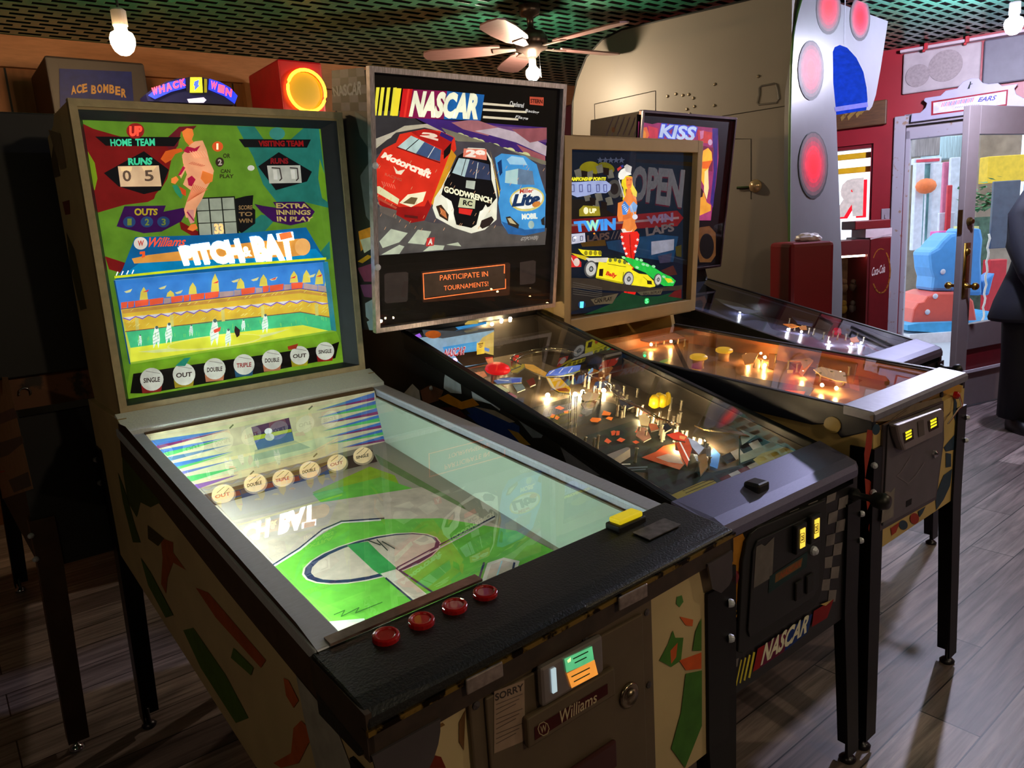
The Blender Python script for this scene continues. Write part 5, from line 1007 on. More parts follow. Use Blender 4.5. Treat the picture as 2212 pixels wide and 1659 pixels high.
g.T((240,240,205),'GOODWRENCH',[(718,778),(1004,850),(1000,885),(716,815)],1.,.045); g.P((180,190,180),[(850,745),(905,750),(898,800),(845,790)],.8); g.P((200,205,170),[(812,848),(905,862),(900,915),(800,905)],.8); g.T((40,40,40),'RC',[(832,862),(888,870),(884,902),(828,892)],.2,.04); g.P((205,40,36),[(805,910),(888,920),(875,955),(805,942)],.85)
g.P((235,235,220),[(730,850),(760,870),(775,920),(770,980),(735,960),(745,900)],1.); g.P((235,235,220),[(965,890),(985,920),(960,960),(930,1000),(925,960)],1.)
g.P((60,40,30),[(668,900),(700,890),(745,950),(740,990),(690,960)],.5); g.P((200,120,70),[(690,905),(725,930),(735,975),(700,950)],.7); g.P((50,40,40),[(930,1020),(940,985),(1000,960),(1015,980),(990,1015),(945,1035)],.5)
# blue car
BC=(62,140,205)
g.P(BC,[(1020,610),(1060,585),(1200,600),(1270,650),(1290,720),(1325,830),(1318,1040),(1200,1060),(1100,1060),(1060,1000),(1040,880),(1055,800),(1040,720)],.95); g.P((40,100,170),[(1060,990),(1200,1040),(1318,1030),(1318,1050),(1200,1075),(1100,1065)],.7)
g.P((150,195,225),[(1090,620),(1120,600),(1190,610),(1215,655),(1110,650)],.9); g.P((165,200,205),[(1080,760),(1085,690),(1160,675),(1155,770)],.9); g.P((95,120,150),[(1155,770),(1160,675),(1245,690),(1258,772)],.9); g.P((20,60,120),[(1035,640),(1060,620),(1065,700),(1050,720)],.5)
g.E((200,190,110),1212,858,104,72,-8,.95); g.E((225,230,225),1212,856,94,60,-8,1.); g.T((30,60,110),'Lite',[(1125,830),(1290,815),(1290,890),(1120,905)],.6,.06,.2); g.T((190,60,40),'Miller',[(1165,798),(1250,792),(1252,818),(1168,824)],.7,.03,.2); g.E((205,130,60),1268,888,26,16,-20,.8)
g.T((225,230,215),'MOBIL',[(1180,945),(1275,940),(1275,975),(1182,980)],.9,.05); g.P((60,50,40),[(1085,965),(1110,960),(1165,1010),(1160,1035),(1100,1010)],.5); g.P((200,190,150),[(1095,972),(1115,970),(1150,1010),(1110,1000)],.7); g.E((170,200,200),1237,1010,18,24,0,.7); g.P((50,50,50),[(1295,980),(1318,960),(1318,1015),(1300,1010)],.4)
g.T((190,190,190),'GT(POWER)',[(1180,1085),(1280,1075),(1275,1105),(1172,1112)],.5,.02,.3)
# checkered apron on the glass
for pp in ([(330,1110),(400,1035),(500,1060),(450,1115),(350,1150)],[(500,1120),(560,1040),(640,1050),(600,1130)],[(340,1190),(450,1130),(480,1140),(450,1185)],[(590,1170),(640,1130),(720,1135),(710,1160)],[(730,1130),(800,1115),(820,1140)]): g.P((180,190,170),pp,.8)
g.P((190,50,50),[(615,1090),(662,1085),(655,1135),(608,1140)],.8); g.T((230,220,210),'A',[(625,1095),(652,1093),(648,1128),(620,1130)],.8,.05)
g.P((100,30,30),[(480,950),(560,960),(560,975),(480,965)],.5)
rr=random.Random(9)
for i in range(70):
    x=rr.uniform(310,1310); y=rr.uniform(640,1050); g.L((220,170,130),[(x,y),(x+9,y-16)],2.5,.6)
# speaker panel
g.P((13,11,12),[(325,1197),(1325,1130),(1318,1450),(345,1590)],.1)
g.P((62,54,54),[(360,1310),(375,1300),(490,1292),(503,1300),(500,1460),(490,1470),(375,1480),(362,1470)],.25); g.P((66,58,58),[(1170,1235),(1250,1222),(1265,1230),(1262,1350),(1250,1362),(1170,1370)],.25)
g.P((70,42,30),[(580,1290),(1100,1235),(1112,1245),(1108,1425),(1098,1432),(590,1475)],.25); g.P((78,62,52),[(590,1305),(1080,1250),(1085,1385),(600,1445)],.3)
ORG=(255,120,60)
g.L(ORG,[(590,1303),(1078,1249),(1077,1300)],5,1.3); g.L(ORG,[(592,1303),(598,1455),(1084,1390),(1084,1335)],5,1.3)
def dots(st,q,nx):
    g.T(ORG,st,q,1.3,.0)
dots('PARTICIPATE IN',[(692,1312),(978,1288),(980,1318),(692,1344)],0); dots('TOURNAMENTS!',[(716,1376),(980,1348),(982,1376),(716,1404)],0)
g.build('backglass',B_)
mb=MB(); fb.slab(mb,-hb+.010,hb-.010,1.176,1.850,-.003,-.001); mb.build('backglass_pane',PANE,B_)
mb=MB(); mb.box(-.27,.27,1.162,1.26,1.06,1.165); mb.build('neck',BLKART,B_)
# tournament topper (dark)
# ================================================================ C: the twin racing machine, tan frame
C_=root(FC,'tan_framed_pinball_machine','tan pinball machine with dark blue tan-framed backglass showing a woman and a yellow racing car')
wC=.284
TANP=mat('tan_cabinet_paint',(188,160,100),.5,amp=.12,scale=12)
gC=lambda y:.932+.0875*y
cabinet(C_,wC,[(0,.555),(0,.90),(.1,gC(.1)-.02),(1.05,gC(1.05)-.02),(1.06,1.06),(1.36,1.06),(1.36,.66)],TANP)
NAVY=mat('dark_navy_trim',(30,32,46),.4,amp=.15)
for sx in (-1,1):
    x0,x1=(-wC-.005,-wC+.014) if sx<0 else (wC-.014,wC+.005)
    MB().xprism([(.03,gC(.03)-.06),(0,gC(0)-.045),(0,gC(0)-.004),(.04,gC(.04)+.002),(1.05,gC(1.05)+.002),(1.05,gC(1.05)-.075),(.4,gC(.4)-.075),(.16,gC(.16)-.07),(.11,gC(.11)-.055),(.08,gC(.08)-.085)],x0,x1).build('side_trim',NAVY,C_,bevel=.003)
    MB().lathe([(.022,0),(.022,.004),(0,.006)],(sx*(wC+.005),.102,gC(.1)-.055),(sx,0,0),18).build('side_button',mat('tan_button',(170,145,85),.4),C_)
mb=MB(); mb.loft([[(x,.075,gC(.07)-.02),(x,.075,gC(.07)+.006),(x,.0,gC(0)+.003),(x,-.006,gC(0)-.004),(x,-.006,gC(0)-.020),(x,.0,gC(0)-.022)] for x in (-wC-.008,wC+.008)]); mb.build('lockdown_bar',mat('worn_lockbar_steel',(132,132,150),.45,.5,amp=.1,scale=50),C_,bevel=.002)
T8=(1860,820,.22913)
aa=Art(FC,(0,-.0006,0),(0,-1,0),0,T8)
RDK=(150,50,38); BLU=(44,62,82)
aa.P(RDK,[(60,470),(110,480),(100,640),(60,820),(40,930),(30,700)]); aa.P(RDK,[(35,930),(80,950),(130,1000),(100,1040),(90,1160),(60,1230),(45,1100)]); aa.P(RDK,[(90,1300),(130,1270),(160,1400),(150,1560),(90,1520),(70,1400)])
aa.E(BLU,142,470,36,52,10); aa.P(BLU,[(880,520),(880,660),(800,680),(780,640)]); aa.P(BLU,[(880,150),(905,220),(900,420),(870,330)]); aa.P(BLU,[(780,900),(860,840),(840,1000),(780,1130),(710,1230),(700,1100)]); aa.P(BLU,[(800,690),(850,700),(850,820),(800,830)])
aa.P(RDK,[(280,1400),(370,1340),(330,1440),(290,1470)]); aa.E(BLU,400,1370,40,45,-20); aa.E(RDK,505,1310,42,52,0); aa.E((190,150,100),505,1312,60,64,0) if False else None; aa.P(BLU,[(540,1240),(610,1195),(580,1260),(550,1300)])
aa.P((120,104,92),[(80,345),(760,165),(770,215),(560,290),(250,390),(100,400)])
aa.L((60,46,36),[(290,370),(520,210)],5); aa.L((60,46,36),[(330,360),(430,290)],4)
aa.build('front_paint',C_)
CDG=mat('grey_coin_door',(104,98,106),.45,.5,amp=.1)
mb=MB(); P=[FC.hit(T8[0]+x*T8[2],T8[1]+y*T8[2],(0,-.005,0),(0,-1,0)) for x,y in ((205,425),(770,200),(775,560),(700,1130),(165,1430))]
mb.yprism([(p.x,p.z) for p in P],-.008,-.001); mb.build('coin_door_frame',mat('dull_door_edge',(88,80,86),.4,.7),C_,bevel=.002)
P=[FC.hit(T8[0]+x*T8[2],T8[1]+y*T8[2],(0,-.008,0),(0,-1,0)) for x,y in ((245,440),(755,225),(760,560),(690,1105),(195,1380))]
mb=MB(); mb.yprism([(p.x,p.z) for p in P],-.012,-.0085); cdC=mb.build('coin_door',CDG,C_,bevel=.002)
P=[FC.hit(T8[0]+x*T8[2],T8[1]+y*T8[2],(0,-.03,0),(0,-1,0)) for x,y in ((320,430),(745,272),(770,310),(755,490),(390,665),(350,560))]
mb=MB(); mb.yprism([(p.x,p.z) for p in P],-.036,-.0125); cpl=mb.build('coin_entry_plate',mat('cast_grey_plate',(150,140,140),.4,.7),cdC,bevel=.006)
YG=glow('yellow_coin_light',(225,215,40),1.2)
aa=Art(FC,(0,-.0365,0),(0,-1,0),0,T8)
for cx,cy in ((450,520),(685,410)):
    aa.P((50,36,34),[(cx-55,cy-15),(cx+40,cy-60),(cx+48,cy+40),(cx-40,cy+85)],0)
    for k in range(3): aa.P((235,225,40),[(cx-34+k*4,cy-24+k*28),(cx+24+k*3,cy-52+k*28),(cx+28,cy-34+k*28),(cx-28,cy-4+k*28)],1.1)
aa.P((90,80,82),[(535,400),(590,375),(600,520),(545,545)]); aa.build('coin_slots',cpl)
aa=Art(FC,(0,-.0125,0),(0,-1,0),0,T8)
aa.P((120,112,110),[(215,1075),(240,1050),(280,1065),(318,1010),(305,1290),(190,1355)]); aa.P((12,12,12),[(428,1145),(480,1118),(475,1175),(425,1205)]); aa.L((124,114,124),[(480,710),(380,870),(340,910),(445,980),(520,900),(600,780)],7); aa.build('door_stickers',cdC)
p=FC.hit(T8[0]+685*T8[2],T8[1]+700*T8[2],(0,-.012,0),(0,-1,0)); MB().lathe([(.011,0),(.011,.006),(.006,.01),(0,.012)],p,(0,-1,0),14).build('lock',CHROME,cdC)
p=FC.hit(T8[0]+880*T8[2],T8[1]+145*T8[2],(0,-.002,0),(0,-1,0)); MB().lathe([(.011,0),(.011,.01),(.006,.014),(0,.016)],p,(0,-1,0),14).build('start_button',REDP,C_)
p2=FC.hit(T8[0]+775*T8[2],T8[1]+410*T8[2],(0,-.01,0),(0,-1,0))
for off in (0,.006): MB().tube([p+Vector((off,-.012,0)),p+Vector((off-.004,-.022,-.03)),(p+p2)/2+Vector((.012+off,-.02,0)),p2+Vector((off,-.012,0))],.0018,6).build('loose_wire',mat('red_wire' if off else 'white_wire',(150,40,36) if off else (190,180,170),.5),C_,smooth=True)
p=FC.hit(T8[0]+750*T8[2],T8[1]+140*T8[2],(0,-.002,0),(0,-1,0)); MB().lathe([(.008,0),(.008,.005),(0,.006)],p,(0,-1,0),10).build('screw',BLK,C_)
for sx in (-1,1):
    leg(C_,sx,True,wC,1.36,.84,.56,DARKM); leg(C_,sx,False,wC,1.34,.95,.66,DARKM)
pane(C_,wC-.014,.06,1.05,gC,-.001)
pC=lambda y:gC(y)-.062
WOODI=mat('warm_inner_wood',(190,120,70),.4,amp=.15,stretch=(8,1,1)); nC=(0,-.0875,1)
mb=MB(); mb.hexa([(-.268,.06,pC(.06)-.012),(.268,.06,pC(.06)-.012),(.268,1.05,pC(1.05)-.012),(-.268,1.05,pC(1.05)-.012),(-.268,.06,pC(.06)),(.268,.06,pC(.06)),(.268,1.05,pC(1.05)),(-.268,1.05,pC(1.05))]); mb.build('playfield_board',mat('amber_playfield',(176,140,110),.3,amp=.2,scale=7),C_)
mb=MB()
for x in (-.268,.264): mb.hexa([(x,.06,pC(.06)),(x+.004,.06,pC(.06)),(x+.004,1.05,pC(1.05)),(x,1.05,pC(1.05)),(x,.06,gC(.06)-.008),(x+.004,.06,gC(.06)-.008),(x+.004,1.05,gC(1.05)-.008),(x,1.05,gC(1.05)-.008)])
mb.box(-.264,.264,1.042,1.048,pC(1.05),gC(1.05)-.008); mb.build('inner_wall',WOODI,C_)
T9=(1300,660,.34358); z0C=gC(0)-.062
def atc(x,y,h=0.): return FC.hit(T9[0]+x*T9[2],T9[1]+y*T9[2],(0,0,z0C+h),nC)
aa=Art(FC,(0,0,z0C),nC,0,T9); aa.lim=.262
aa.P((150,100,70),[(1180,360),(1560,370),(1640,470),(1560,520),(1330,500)],.05); aa.P((205,120,80),[(1570,420),(1650,430),(1620,540),(1560,520)],.1); aa.P((90,92,110),[(870,440),(1340,520),(1300,570),(900,500)],0); aa.P((60,50,44),[(500,200),(550,200),(560,420),(520,400)]); aa.P((110,150,160),[(330,350),(500,400),(640,430),(560,430),(380,380)],.1)
aa.P((225,170,90),[(1165,405),(1205,405),(1200,425),(1165,425)],.7); aa.P((220,90,50),[(1150,530),(1280,540),(1270,560),(1180,555)],.45)
aa.build('playfield_art',C_)
WL2=glow('warm_playfield_lamp',(255,190,110),260)
for x,y in ((310,245),(435,225),(925,325),(1025,325),(1025,375),(1265,420),(1385,500),(1475,520)): MB().sph(atc(x,y,.02),.0055,10).build('lamp',WL2,C_,smooth=True)
for x,y in ((180,235),(560,190),(1000,300),(1500,420)): MB().sph(atc(x,y,.025),.004,8).build('lamp',WL2,C_,smooth=True)
YC=glow('yellow_cap',(240,185,40),.65)
for x,y in ((605,350),(765,305)):
    p=atc(x,y+40,0); b_=MB().lathe([(.026,.030),(.030,.033),(.030,.040),(.022,.045),(0,.046)],p,(0,-.0875,1),20).build('bumper_cap',YC,C_,smooth=False,bevel=.001)
    MB().lathe([(.020,0),(.018,.012),(.020,.028),(.012,.030)],p,(0,-.0875,1),16).build('bumper_body',mat('amber_body',(220,170,120),.25),b_,smooth=True)
AMB=glow('amber_plastic',(225,140,60),.35)
def plast(fr,rt,t,pts,n,z0,h,m,name='lit_plastic'):
    vs=[fr.hit(t[0]+x*t[2],t[1]+y*t[2],(0,0,z0+h),n) for x,y in pts]; k=len(vs)
    for v_ in vs: v_.x=min(max(v_.x,-.262),.262); q=Vector((0,0,.003)); tr=tessellate_polygon([[Vector((p[0],-p[1],0)) for p in pts]])
    return MB().add(list(vs)+[v-q for v in vs],[tuple(f) for f in tr]+[tuple(k+i for i in f) for f in tr]+[(i,(i+1)%k,k+(i+1)%k,k+i) for i in range(k)]).build(name,m,rt)
plast(FC,C_,T9,[(880,310),(930,295),(985,300),(955,360),(900,370)],nC,z0C,.03,AMB); plast(FC,C_,T9,[(1050,300),(1092,305),(1080,400),(1050,390)],nC,z0C,.03,glow('orange_plastic',(235,130,40),.5)); plast(FC,C_,T9,[(1165,345),(1320,325),(1330,345),(1270,400),(1250,350)],nC,z0C,.03,AMB)
plast(FC,C_,T9,[(1270,340),(1330,345),(1260,440),(1240,420)],nC,z0C,.025,glow('orange_plastic',(235,130,40),.5)); plast(FC,C_,T9,[(1330,400),(1380,385),(1530,420),(1540,480),(1470,470),(1380,440)],nC,z0C,.028,glow('cream_lit_plastic',(215,165,110),.4)); plast(FC,C_,T9,[(180,200),(480,170),(520,200),(300,230)],nC,z0C,.03,glow('rosy_plastic',(190,110,70),.35))
rr=random.Random(11)
for x,y in [(150,240),(230,260),(270,225),(340,260),(390,245),(480,240),(560,210),(520,260),(690,200),(900,350),(960,390),(1000,400),(1090,360),(1170,400),(1225,420),(1280,400),(1370,480),(1350,430),(1440,470),(1520,500),(1550,440)]:
    MB().lathe([(.005,0),(.003,.01),(.003,.026),(.005,.03),(0,.031)],atc(x,y,0),(0,-.0875,1),8).build('post',PST,C_,smooth=True)
p=atc(270,316,.01); MB().sph(p,.005,8).build('green_lamp',glow('green_lamp',(40,220,110),4),C_)
# backbox
fcC=Face(1.066,-.0496,1.0606,1.721); fcC.xo=.061; hC=.3716; zc0,zc1=1.0606,1.721
TANF=mat('tan_frame_paint',(190,162,118),.5,amp=.06)
mb=MB(); s0=fcC.p(0,zc0,0)[1]; s1=fcC.p(0,zc1,0)[1]
mb.xprism([(s0+.055,zc0),(s1+.055,zc1),(s1+.26,zc1),(s0+.26,zc0)],-hC+.061,hC+.061); mb.build('backbox',TANP,C_)
mb=MB(); fcC.frame(mb,-hC,hC,zc0,zc1,.031,0,.055,wt=.043,wb=.047); mb.build('backbox_frame',TANF,C_,bevel=.002)
g=fcC.art(FC,.026,.75,(1220,310,.22308)); g.STEP=.0001
g.P((14,26,44),[(60,40),(1290,60),(1230,1540),(30,1659)],.6); g.P((10,10,14),[(1150,60),(1290,60),(1220,1540),(1140,1530)],.1)
g.P((24,60,96),[(400,950),(900,880),(1100,900),(1050,1150),(700,1100),(420,1020)],.6); g.P((30,26,24),[(50,540),(180,540),(400,640),(500,700),(60,740)],.6)
g.E((128,122,20),240,245,100,72,-8,.7); g.E((110,108,24),400,235,85,50,20,.6)
for q in ((130,290),(250,310),(340,250),(440,300),(220,520),(330,520),(430,560),(560,480),(300,590)): g.P((120,120,112),[(q[0]-40,q[1]-30),(q[0]+20,q[1]-50),(q[0]+40,q[1]+30),(q[0]-20,q[1]+40)],.5)
for q in ((190,300),(300,330),(380,600),(270,560),(400,270)): g.P((34,24,22),[(q[0]-30,q[1]-40),(q[0]+30,q[1]-30),(q[0]+26,q[1]+40),(q[0]-26,q[1]+30)],.3)
g.E((84,84,84),480,440,70,90,0,.5); g.E((40,36,40),480,440,40,55,0,.4)
for i in range(5): g.P((80,90,120),[(340+i*52,130),(352+i*52,150),(375+i*52,155),(355+i*52,168),(360+i*52,190),(340+i*52,175),(322+i*52,188),(328+i*52,162),(312+i*52,150),(332+i*52,150)],.5)
g.T((230,225,40),'AMPIONSHIP POINTS',[(58,325),(400,325),(398,358),(58,364)],1.,.05,.2)
g.P((150,165,215),[(50,375),(150,372),(300,360),(400,362),(450,400),(440,450),(400,480),(300,480),(210,505),(120,520),(50,490)],.95)
for x in (75,155,235,320,390): g.L((90,100,160),[(x-14,400),(x+14,398),(x+16,465),(x-10,468)],8,.6,closed=True)
g.P((160,150,40),[(180,600),(335,610),(345,700),(140,705),(140,640)],.7); g.E((235,230,190),205,650,24,34,0,1.); g.T((245,240,190),'UP',[(238,630),(308,628),(306,672),(238,678)],1.1,.05)
g.P((120,24,30),[(60,735),(520,700),(1090,650),(1150,720),(1090,800),(520,835),(60,870)],.55); g.L((150,120,130),[(70,790),(560,765),(1100,720)],22,.4)
g.T((60,140,225),'TWIN',[(85,755),(495,722),(492,838),(100,858)],1.1,.06); g.T((150,220,190),'W',[(205,750),(330,738),(325,840),(225,848)],1.1,.05)
g.P((185,190,215),[(52,878),(195,865),(202,955),(60,975)],.9); g.L((90,100,130),[(75,905),(95,903),(97,945),(77,948)],6,.4,closed=True); g.L((90,100,130),[(150,898),(172,896),(174,938),(152,940)],6,.4,closed=True); g.E((250,250,250),100,912,12,8,0,2.)
g.T((90,70,66),'LAPS',[(215,890),(435,855),(432,930),(218,950)],.6,.04); g.E((230,140,40),285,872,10,8,0,1.2)
for k in range(4): g.L((96,84,84),[(450+k*34,925),(480+k*34,850)],8,.5)
g.P((90,66,26),[(150,960),(390,930),(400,990),(170,1000)],.4)
# woman in red trousers
SKN=(225,130,60)
g.P((225,205,40),[(555,340),(590,310),(650,320),(660,400),(700,470),(695,520),(660,500),(640,450),(590,440),(590,520),(560,550),(570,440),(548,400)],.95)
g.P((232,235,230),[(520,290),(545,255),(590,230),(620,240),(645,300),(590,315),(570,345),(535,350),(518,325)],.95); g.P((200,200,200),[(575,220),(600,200),(650,225),(640,290),(590,270)],.8); g.P((200,60,60),[(505,245),(545,215),(555,235),(515,270)],.7); g.P((50,60,140),[(540,215),(565,205),(570,225),(548,235)],.7)
g.P(SKN,[(592,325),(655,325),(655,380),(640,430),(615,450),(595,410)],.95); g.L((80,40,30),[(600,355),(615,352)],5,.4); g.L((80,40,30),[(632,350),(648,350)],5,.4); g.L((180,60,50),[(612,402),(634,400)],6,.7)
g.P(SKN,[(600,440),(640,440),(650,490),(690,520),(700,580),(690,700),(680,760),(700,820),(660,860),(580,860),(555,820),(570,750),(520,755),(508,700),(515,575),(560,560),(590,500)],.95)
g.P((70,130,210),[(550,600),(580,555),(625,610),(600,690),(560,690)],.95); g.P((130,170,225),[(625,610),(665,560),(705,600),(690,660),(640,665)],.95)
for k in range(5): g.L((225,235,250),[(556+k*10,600+k*16),(580+k*8,590+k*14)],6,.95)
g.P((205,110,50),[(560,700),(640,670),(645,720),(560,745)],.9); g.E((215,225,245),680,710,26,26,0,.9); g.L((190,200,215),[(640,600),(670,690)],10,.8); g.L((220,220,235),[(525,350),(575,520)],9,.8)
g.P((228,225,220),[(545,828),(580,825),(600,850),(640,850),(660,830),(640,865),(560,862)],.9)
RT_=(215,34,22)
g.P(RT_,[(540,865),(700,850),(722,880),(715,960),(680,1060),(668,1130),(666,1220),(632,1220),(610,1150),(590,1080),(560,980),(545,920)],1.); g.L((130,16,14),[(628,880),(640,1060),(650,1200)],7,.8)
for x,y in ((552,905),(562,965),(578,1015),(595,1065),(612,1110),(620,1160),(705,930),(690,990),(680,1045)): g.P((238,225,225),[(x,y-16),(x+6,y-4),(x+18,y-3),(x+8,y+5),(x+10,y+18),(x,y+9),(x-10,y+17),(x-7,y+4),(x-16,y-4),(x-5,y-4)],1.)
g.P((226,28,22),[(580,1395),(610,1380),(680,1388),(690,1440),(660,1510),(600,1510),(572,1450)],1.); g.E((235,240,235),636,1545,22,22,0,1.8); g.L((130,16,14),[(612,1400),(600,1460)],6,.7)
# yellow and green cars
g.P((36,190,70),[(545,1090),(640,1110),(700,1130),(800,1160),(860,1200),(960,1260),(1030,1290),(1075,1330),(1050,1380),(960,1380),(880,1330),(780,1250),(680,1210)],.9)
for x,y in ((570,1105),(700,1120),(740,1130),(760,1170),(800,1180),(860,1190),(700,1200),(960,1290),(1040,1340)): g.E((150,225,170),x,y,18,12,20,.9)
g.P((215,210,40),[(960,1300),(1030,1310),(1050,1340),(1000,1350)],.9)
YL=(232,222,36)
g.P(YL,[(130,1020),(180,1030),(350,1040),(355,1090),(200,1090),(160,1060)],.95); g.P((200,180,30),[(60,1060),(180,1085),(240,1110),(200,1130),(120,1100)],.9)
for x in (205,250,295,340): g.E((150,140,30),x,1060,18,24,0,.7)
g.P((210,210,205),[(200,1110),(420,1105),(430,1150),(240,1150)],.8); g.P(YL,[(420,1110),(560,1120),(660,1200),(640,1230),(460,1190),(400,1160)],.95)
for x,y in ((440,1130),(490,1125),(530,1140),(580,1150)): g.E((120,130,60),x,y,16,20,0,.6)
g.P(YL,[(330,1145),(480,1165),(620,1205),(720,1260),(800,1270),(880,1350),(875,1385),(780,1402),(655,1390),(560,1350),(300,1300)],1.); g.P((190,180,20),[(300,1290),(570,1345),(560,1362),(305,1305)],.8); g.L((140,130,20),[(570,1245),(555,1350)],6,.6); g.L((150,140,24),[(760,1290),(850,1370)],5,.6)
g.T((40,20,16),'1',[(335,1215),(375,1212),(368,1285),(330,1282)],.5,.05); g.T((205,40,30),'Bally',[(398,1232),(508,1262),(502,1315),(392,1285)],1.,.05,.3); g.L((80,70,20),[(415,1165),(590,1195)],5,.4); g.T((60,50,20),'1',[(795,1325),(840,1330),(845,1365),(800,1362)],.4,.04)
for x,y,rx,ry in ((250,1215,62,82),(615,1312,52,74),(900,1318,38,60)):
    g.E((90,92,96),x,y,rx,ry,8,.6); g.E((196,200,200),x+4,y,rx*.8,ry*.82,8,.8); g.E((50,55,60),x+6,y,rx*.34,ry*.34,8,.4); g.E((170,180,190),x+6,y,rx*.2,ry*.2,8,.6); g.L((120,125,130),[(x-rx*.5,y),(x+rx*.6,y)],3,.5)
g.P((205,40,40),[(45,1075),(110,1090),(160,1150),(160,1195),(40,1200)],.9); g.E((225,205,200),115,1150,30,40,0,.8); g.L((220,200,200),[(60,1100),(90,1160)],10,.8)
g.P((62,54,46),[(50,1300),(300,1310),(560,1360),(880,1400),(1140,1370),(1130,1420),(700,1440),(60,1400)],.55); g.P((40,38,38),[(40,1400),(300,1440),(520,1450),(450,1540),(150,1600),(40,1640)],.5)
for k in range(6): g.L((96,92,88),[(80,1345+k*22),(360,1400+k*18)],6,.4)
g.P((14,60,34),[(430,1560),(560,1440),(760,1480),(900,1480),(1130,1420),(1130,1510),(640,1600),(180,1659)],.7); g.P((96,22,22),[(1000,1480),(1060,1430),(1130,1410),(1130,1500)],.6)
g.P((100,90,70),[(250,1510),(520,1450),(460,1550),(290,1560)],.55); g.T((36,30,26),'CAN PLAY',[(285,1505),(460,1480),(458,1520),(288,1550)],.3,.03); g.P((96,90,70),[(700,1440),(950,1410),(930,1460),(740,1470)],.5); g.T((40,30,26),'BALL IN PLAY',[(760,1445),(935,1422),(933,1450),(762,1468)],.3,.02)
g.E((30,60,110),165,1560,36,36,0,.7); g.T((90,210,240),'1',[(148,1532),(184,1530),(180,1592),(146,1592)],1.6,.06); g.E((20,150,70),795,1525,26,30,0,.9); g.T((90,240,140),'5',[(778,1505),(812,1503),(810,1548),(776,1550)],1.6,.05)
g.P((150,156,180),[(838,950),(1060,925),(1055,1030),(838,1080)],.55); g.P((60,60,90),[(900,1090),(1040,1060),(1020,1150),(920,1160)],.4); g.P((80,40,36),[(930,1230),(1050,1180),(1090,1270),(1000,1280)],.4); g.P((70,66,20),[(1070,1000),(1130,980),(1130,1100),(1080,1090)],.4)
g.T((120,104,140),'WIN',[(790,705),(1050,668),(1050,752),(800,785)],.4,.05); g.T((104,96,100),'LAPS',[(780,815),(1060,765),(1060,850),(790,900)],.35,.04)
g.build('backglass',C_)
mb=MB(); fcC.slab(mb,-hC+.030,hC-.030,1.107,1.679,.008,.011); mb.build('backglass_pane',PANE,C_)
# ================================================================ D: the rock band machine at the far end
D_=root(FD,'rock_band_pinball_machine','dark pinball machine with purple-edged KISS backglass and silver lockbar, last in the row')
wD=.29
gD=racer_cab(FD,D_,wD,.852,.2445,1.12,.50,.62,1.18,BLKART,mat('silver_lockbar',(96,96,122),.45,.6,amp=.08),mat('black_side_rail',(18,18,20),.33,.3))
pane(D_,wD-.014,.10,1.12,gD,-.001); pD=lambda y:.815+.17*y; nD=(0,-.17,1)
mb=MB(); mb.hexa([(-.272,.10,pD(.10)-.012),(.272,.10,pD(.10)-.012),(.272,1.12,pD(1.12)-.012),(-.272,1.12,pD(1.12)-.012),(-.272,.10,pD(.10)),(.272,.10,pD(.10)),(.272,1.12,pD(1.12)),(-.272,1.12,pD(1.12))]); mb.build('playfield_board',mat('blue_grey_playfield',(96,100,128),.3,amp=.25,scale=9),D_)
mb=MB()
for x in (-.274,.271): mb.hexa([(x,.10,pD(.10)),(x+.003,.10,pD(.10)),(x+.003,1.12,pD(1.12)),(x,1.12,pD(1.12)),(x,.10,gD(.10)-.02),(x+.003,.10,gD(.10)-.02),(x+.003,1.12,gD(1.12)-.01),(x,1.12,gD(1.12)-.01)])
mb.box(-.27,.27,1.118,1.124,pD(1.12),gD(1.12)-.01); mb.build('inner_wall',mat('grey_blue_side',(88,92,112),.35,.5),D_)
def atd(x,y,h=0.): return FD.hit(T9[0]+x*T9[2],T9[1]+y*T9[2],(0,0,.815+h),nD)
rr=random.Random(21)
for x,y in ((1040,30),(1120,60),(1175,120),(1180,165),(1210,160),(1255,165),(1280,120),(1300,180),(1330,185),(1390,210),(1420,235),(1450,200),(1480,215),(1530,220),(1575,240),(1600,215),(1640,240),(880,20),(980,0),(900,-60),(820,-90)):
    MB().lathe([(.005,0),(.0035,.01),(.003,.024),(.005,.03),(0,.031)],atd(x,y,0),(0,-.17,1),8).build('post',PST,D_,smooth=True)
for x,y in ((1170,150),(1255,165),(1570,240),(1430,230),(1630,235),(870,40),(1270,95)): MB().sph(atd(x,y,.012),.005,8).build('lamp',glow('white_lamp_cool',(235,240,255),150),D_)
plast(FD,D_,T9,[(1140,115),(1200,115),(1240,130),(1190,140)],nD,.815,.03,glow('orange_plastic',(235,130,40),.5)); plast(FD,D_,T9,[(1560,205),(1600,195),(1620,225),(1570,230)],nD,.815,.03,glow('orange_plastic',(235,130,40),.5)); plast(FD,D_,T9,[(1240,130),(1285,125),(1290,150),(1250,150)],nD,.815,.03,AMB)
plast(FD,D_,T9,[(760,-60),(900,-20),(1000,40),(900,50),(780,0)],nD,.815,.035,mat('pale_plastic',(150,160,175),.3)); plast(FD,D_,T9,[(1240,60),(1340,100),(1320,130),(1230,110)],nD,.815,.03,mat('blue_plastic',(70,80,120),.3))
p=atd(1475,180,.0); MB().lathe([(.018,0),(.02,.01),(.014,.026),(0,.03)],p,(0,-.17,1),14).build('red_dome',glow('dim_red_dome',(170,30,50),.6),D_,smooth=True)
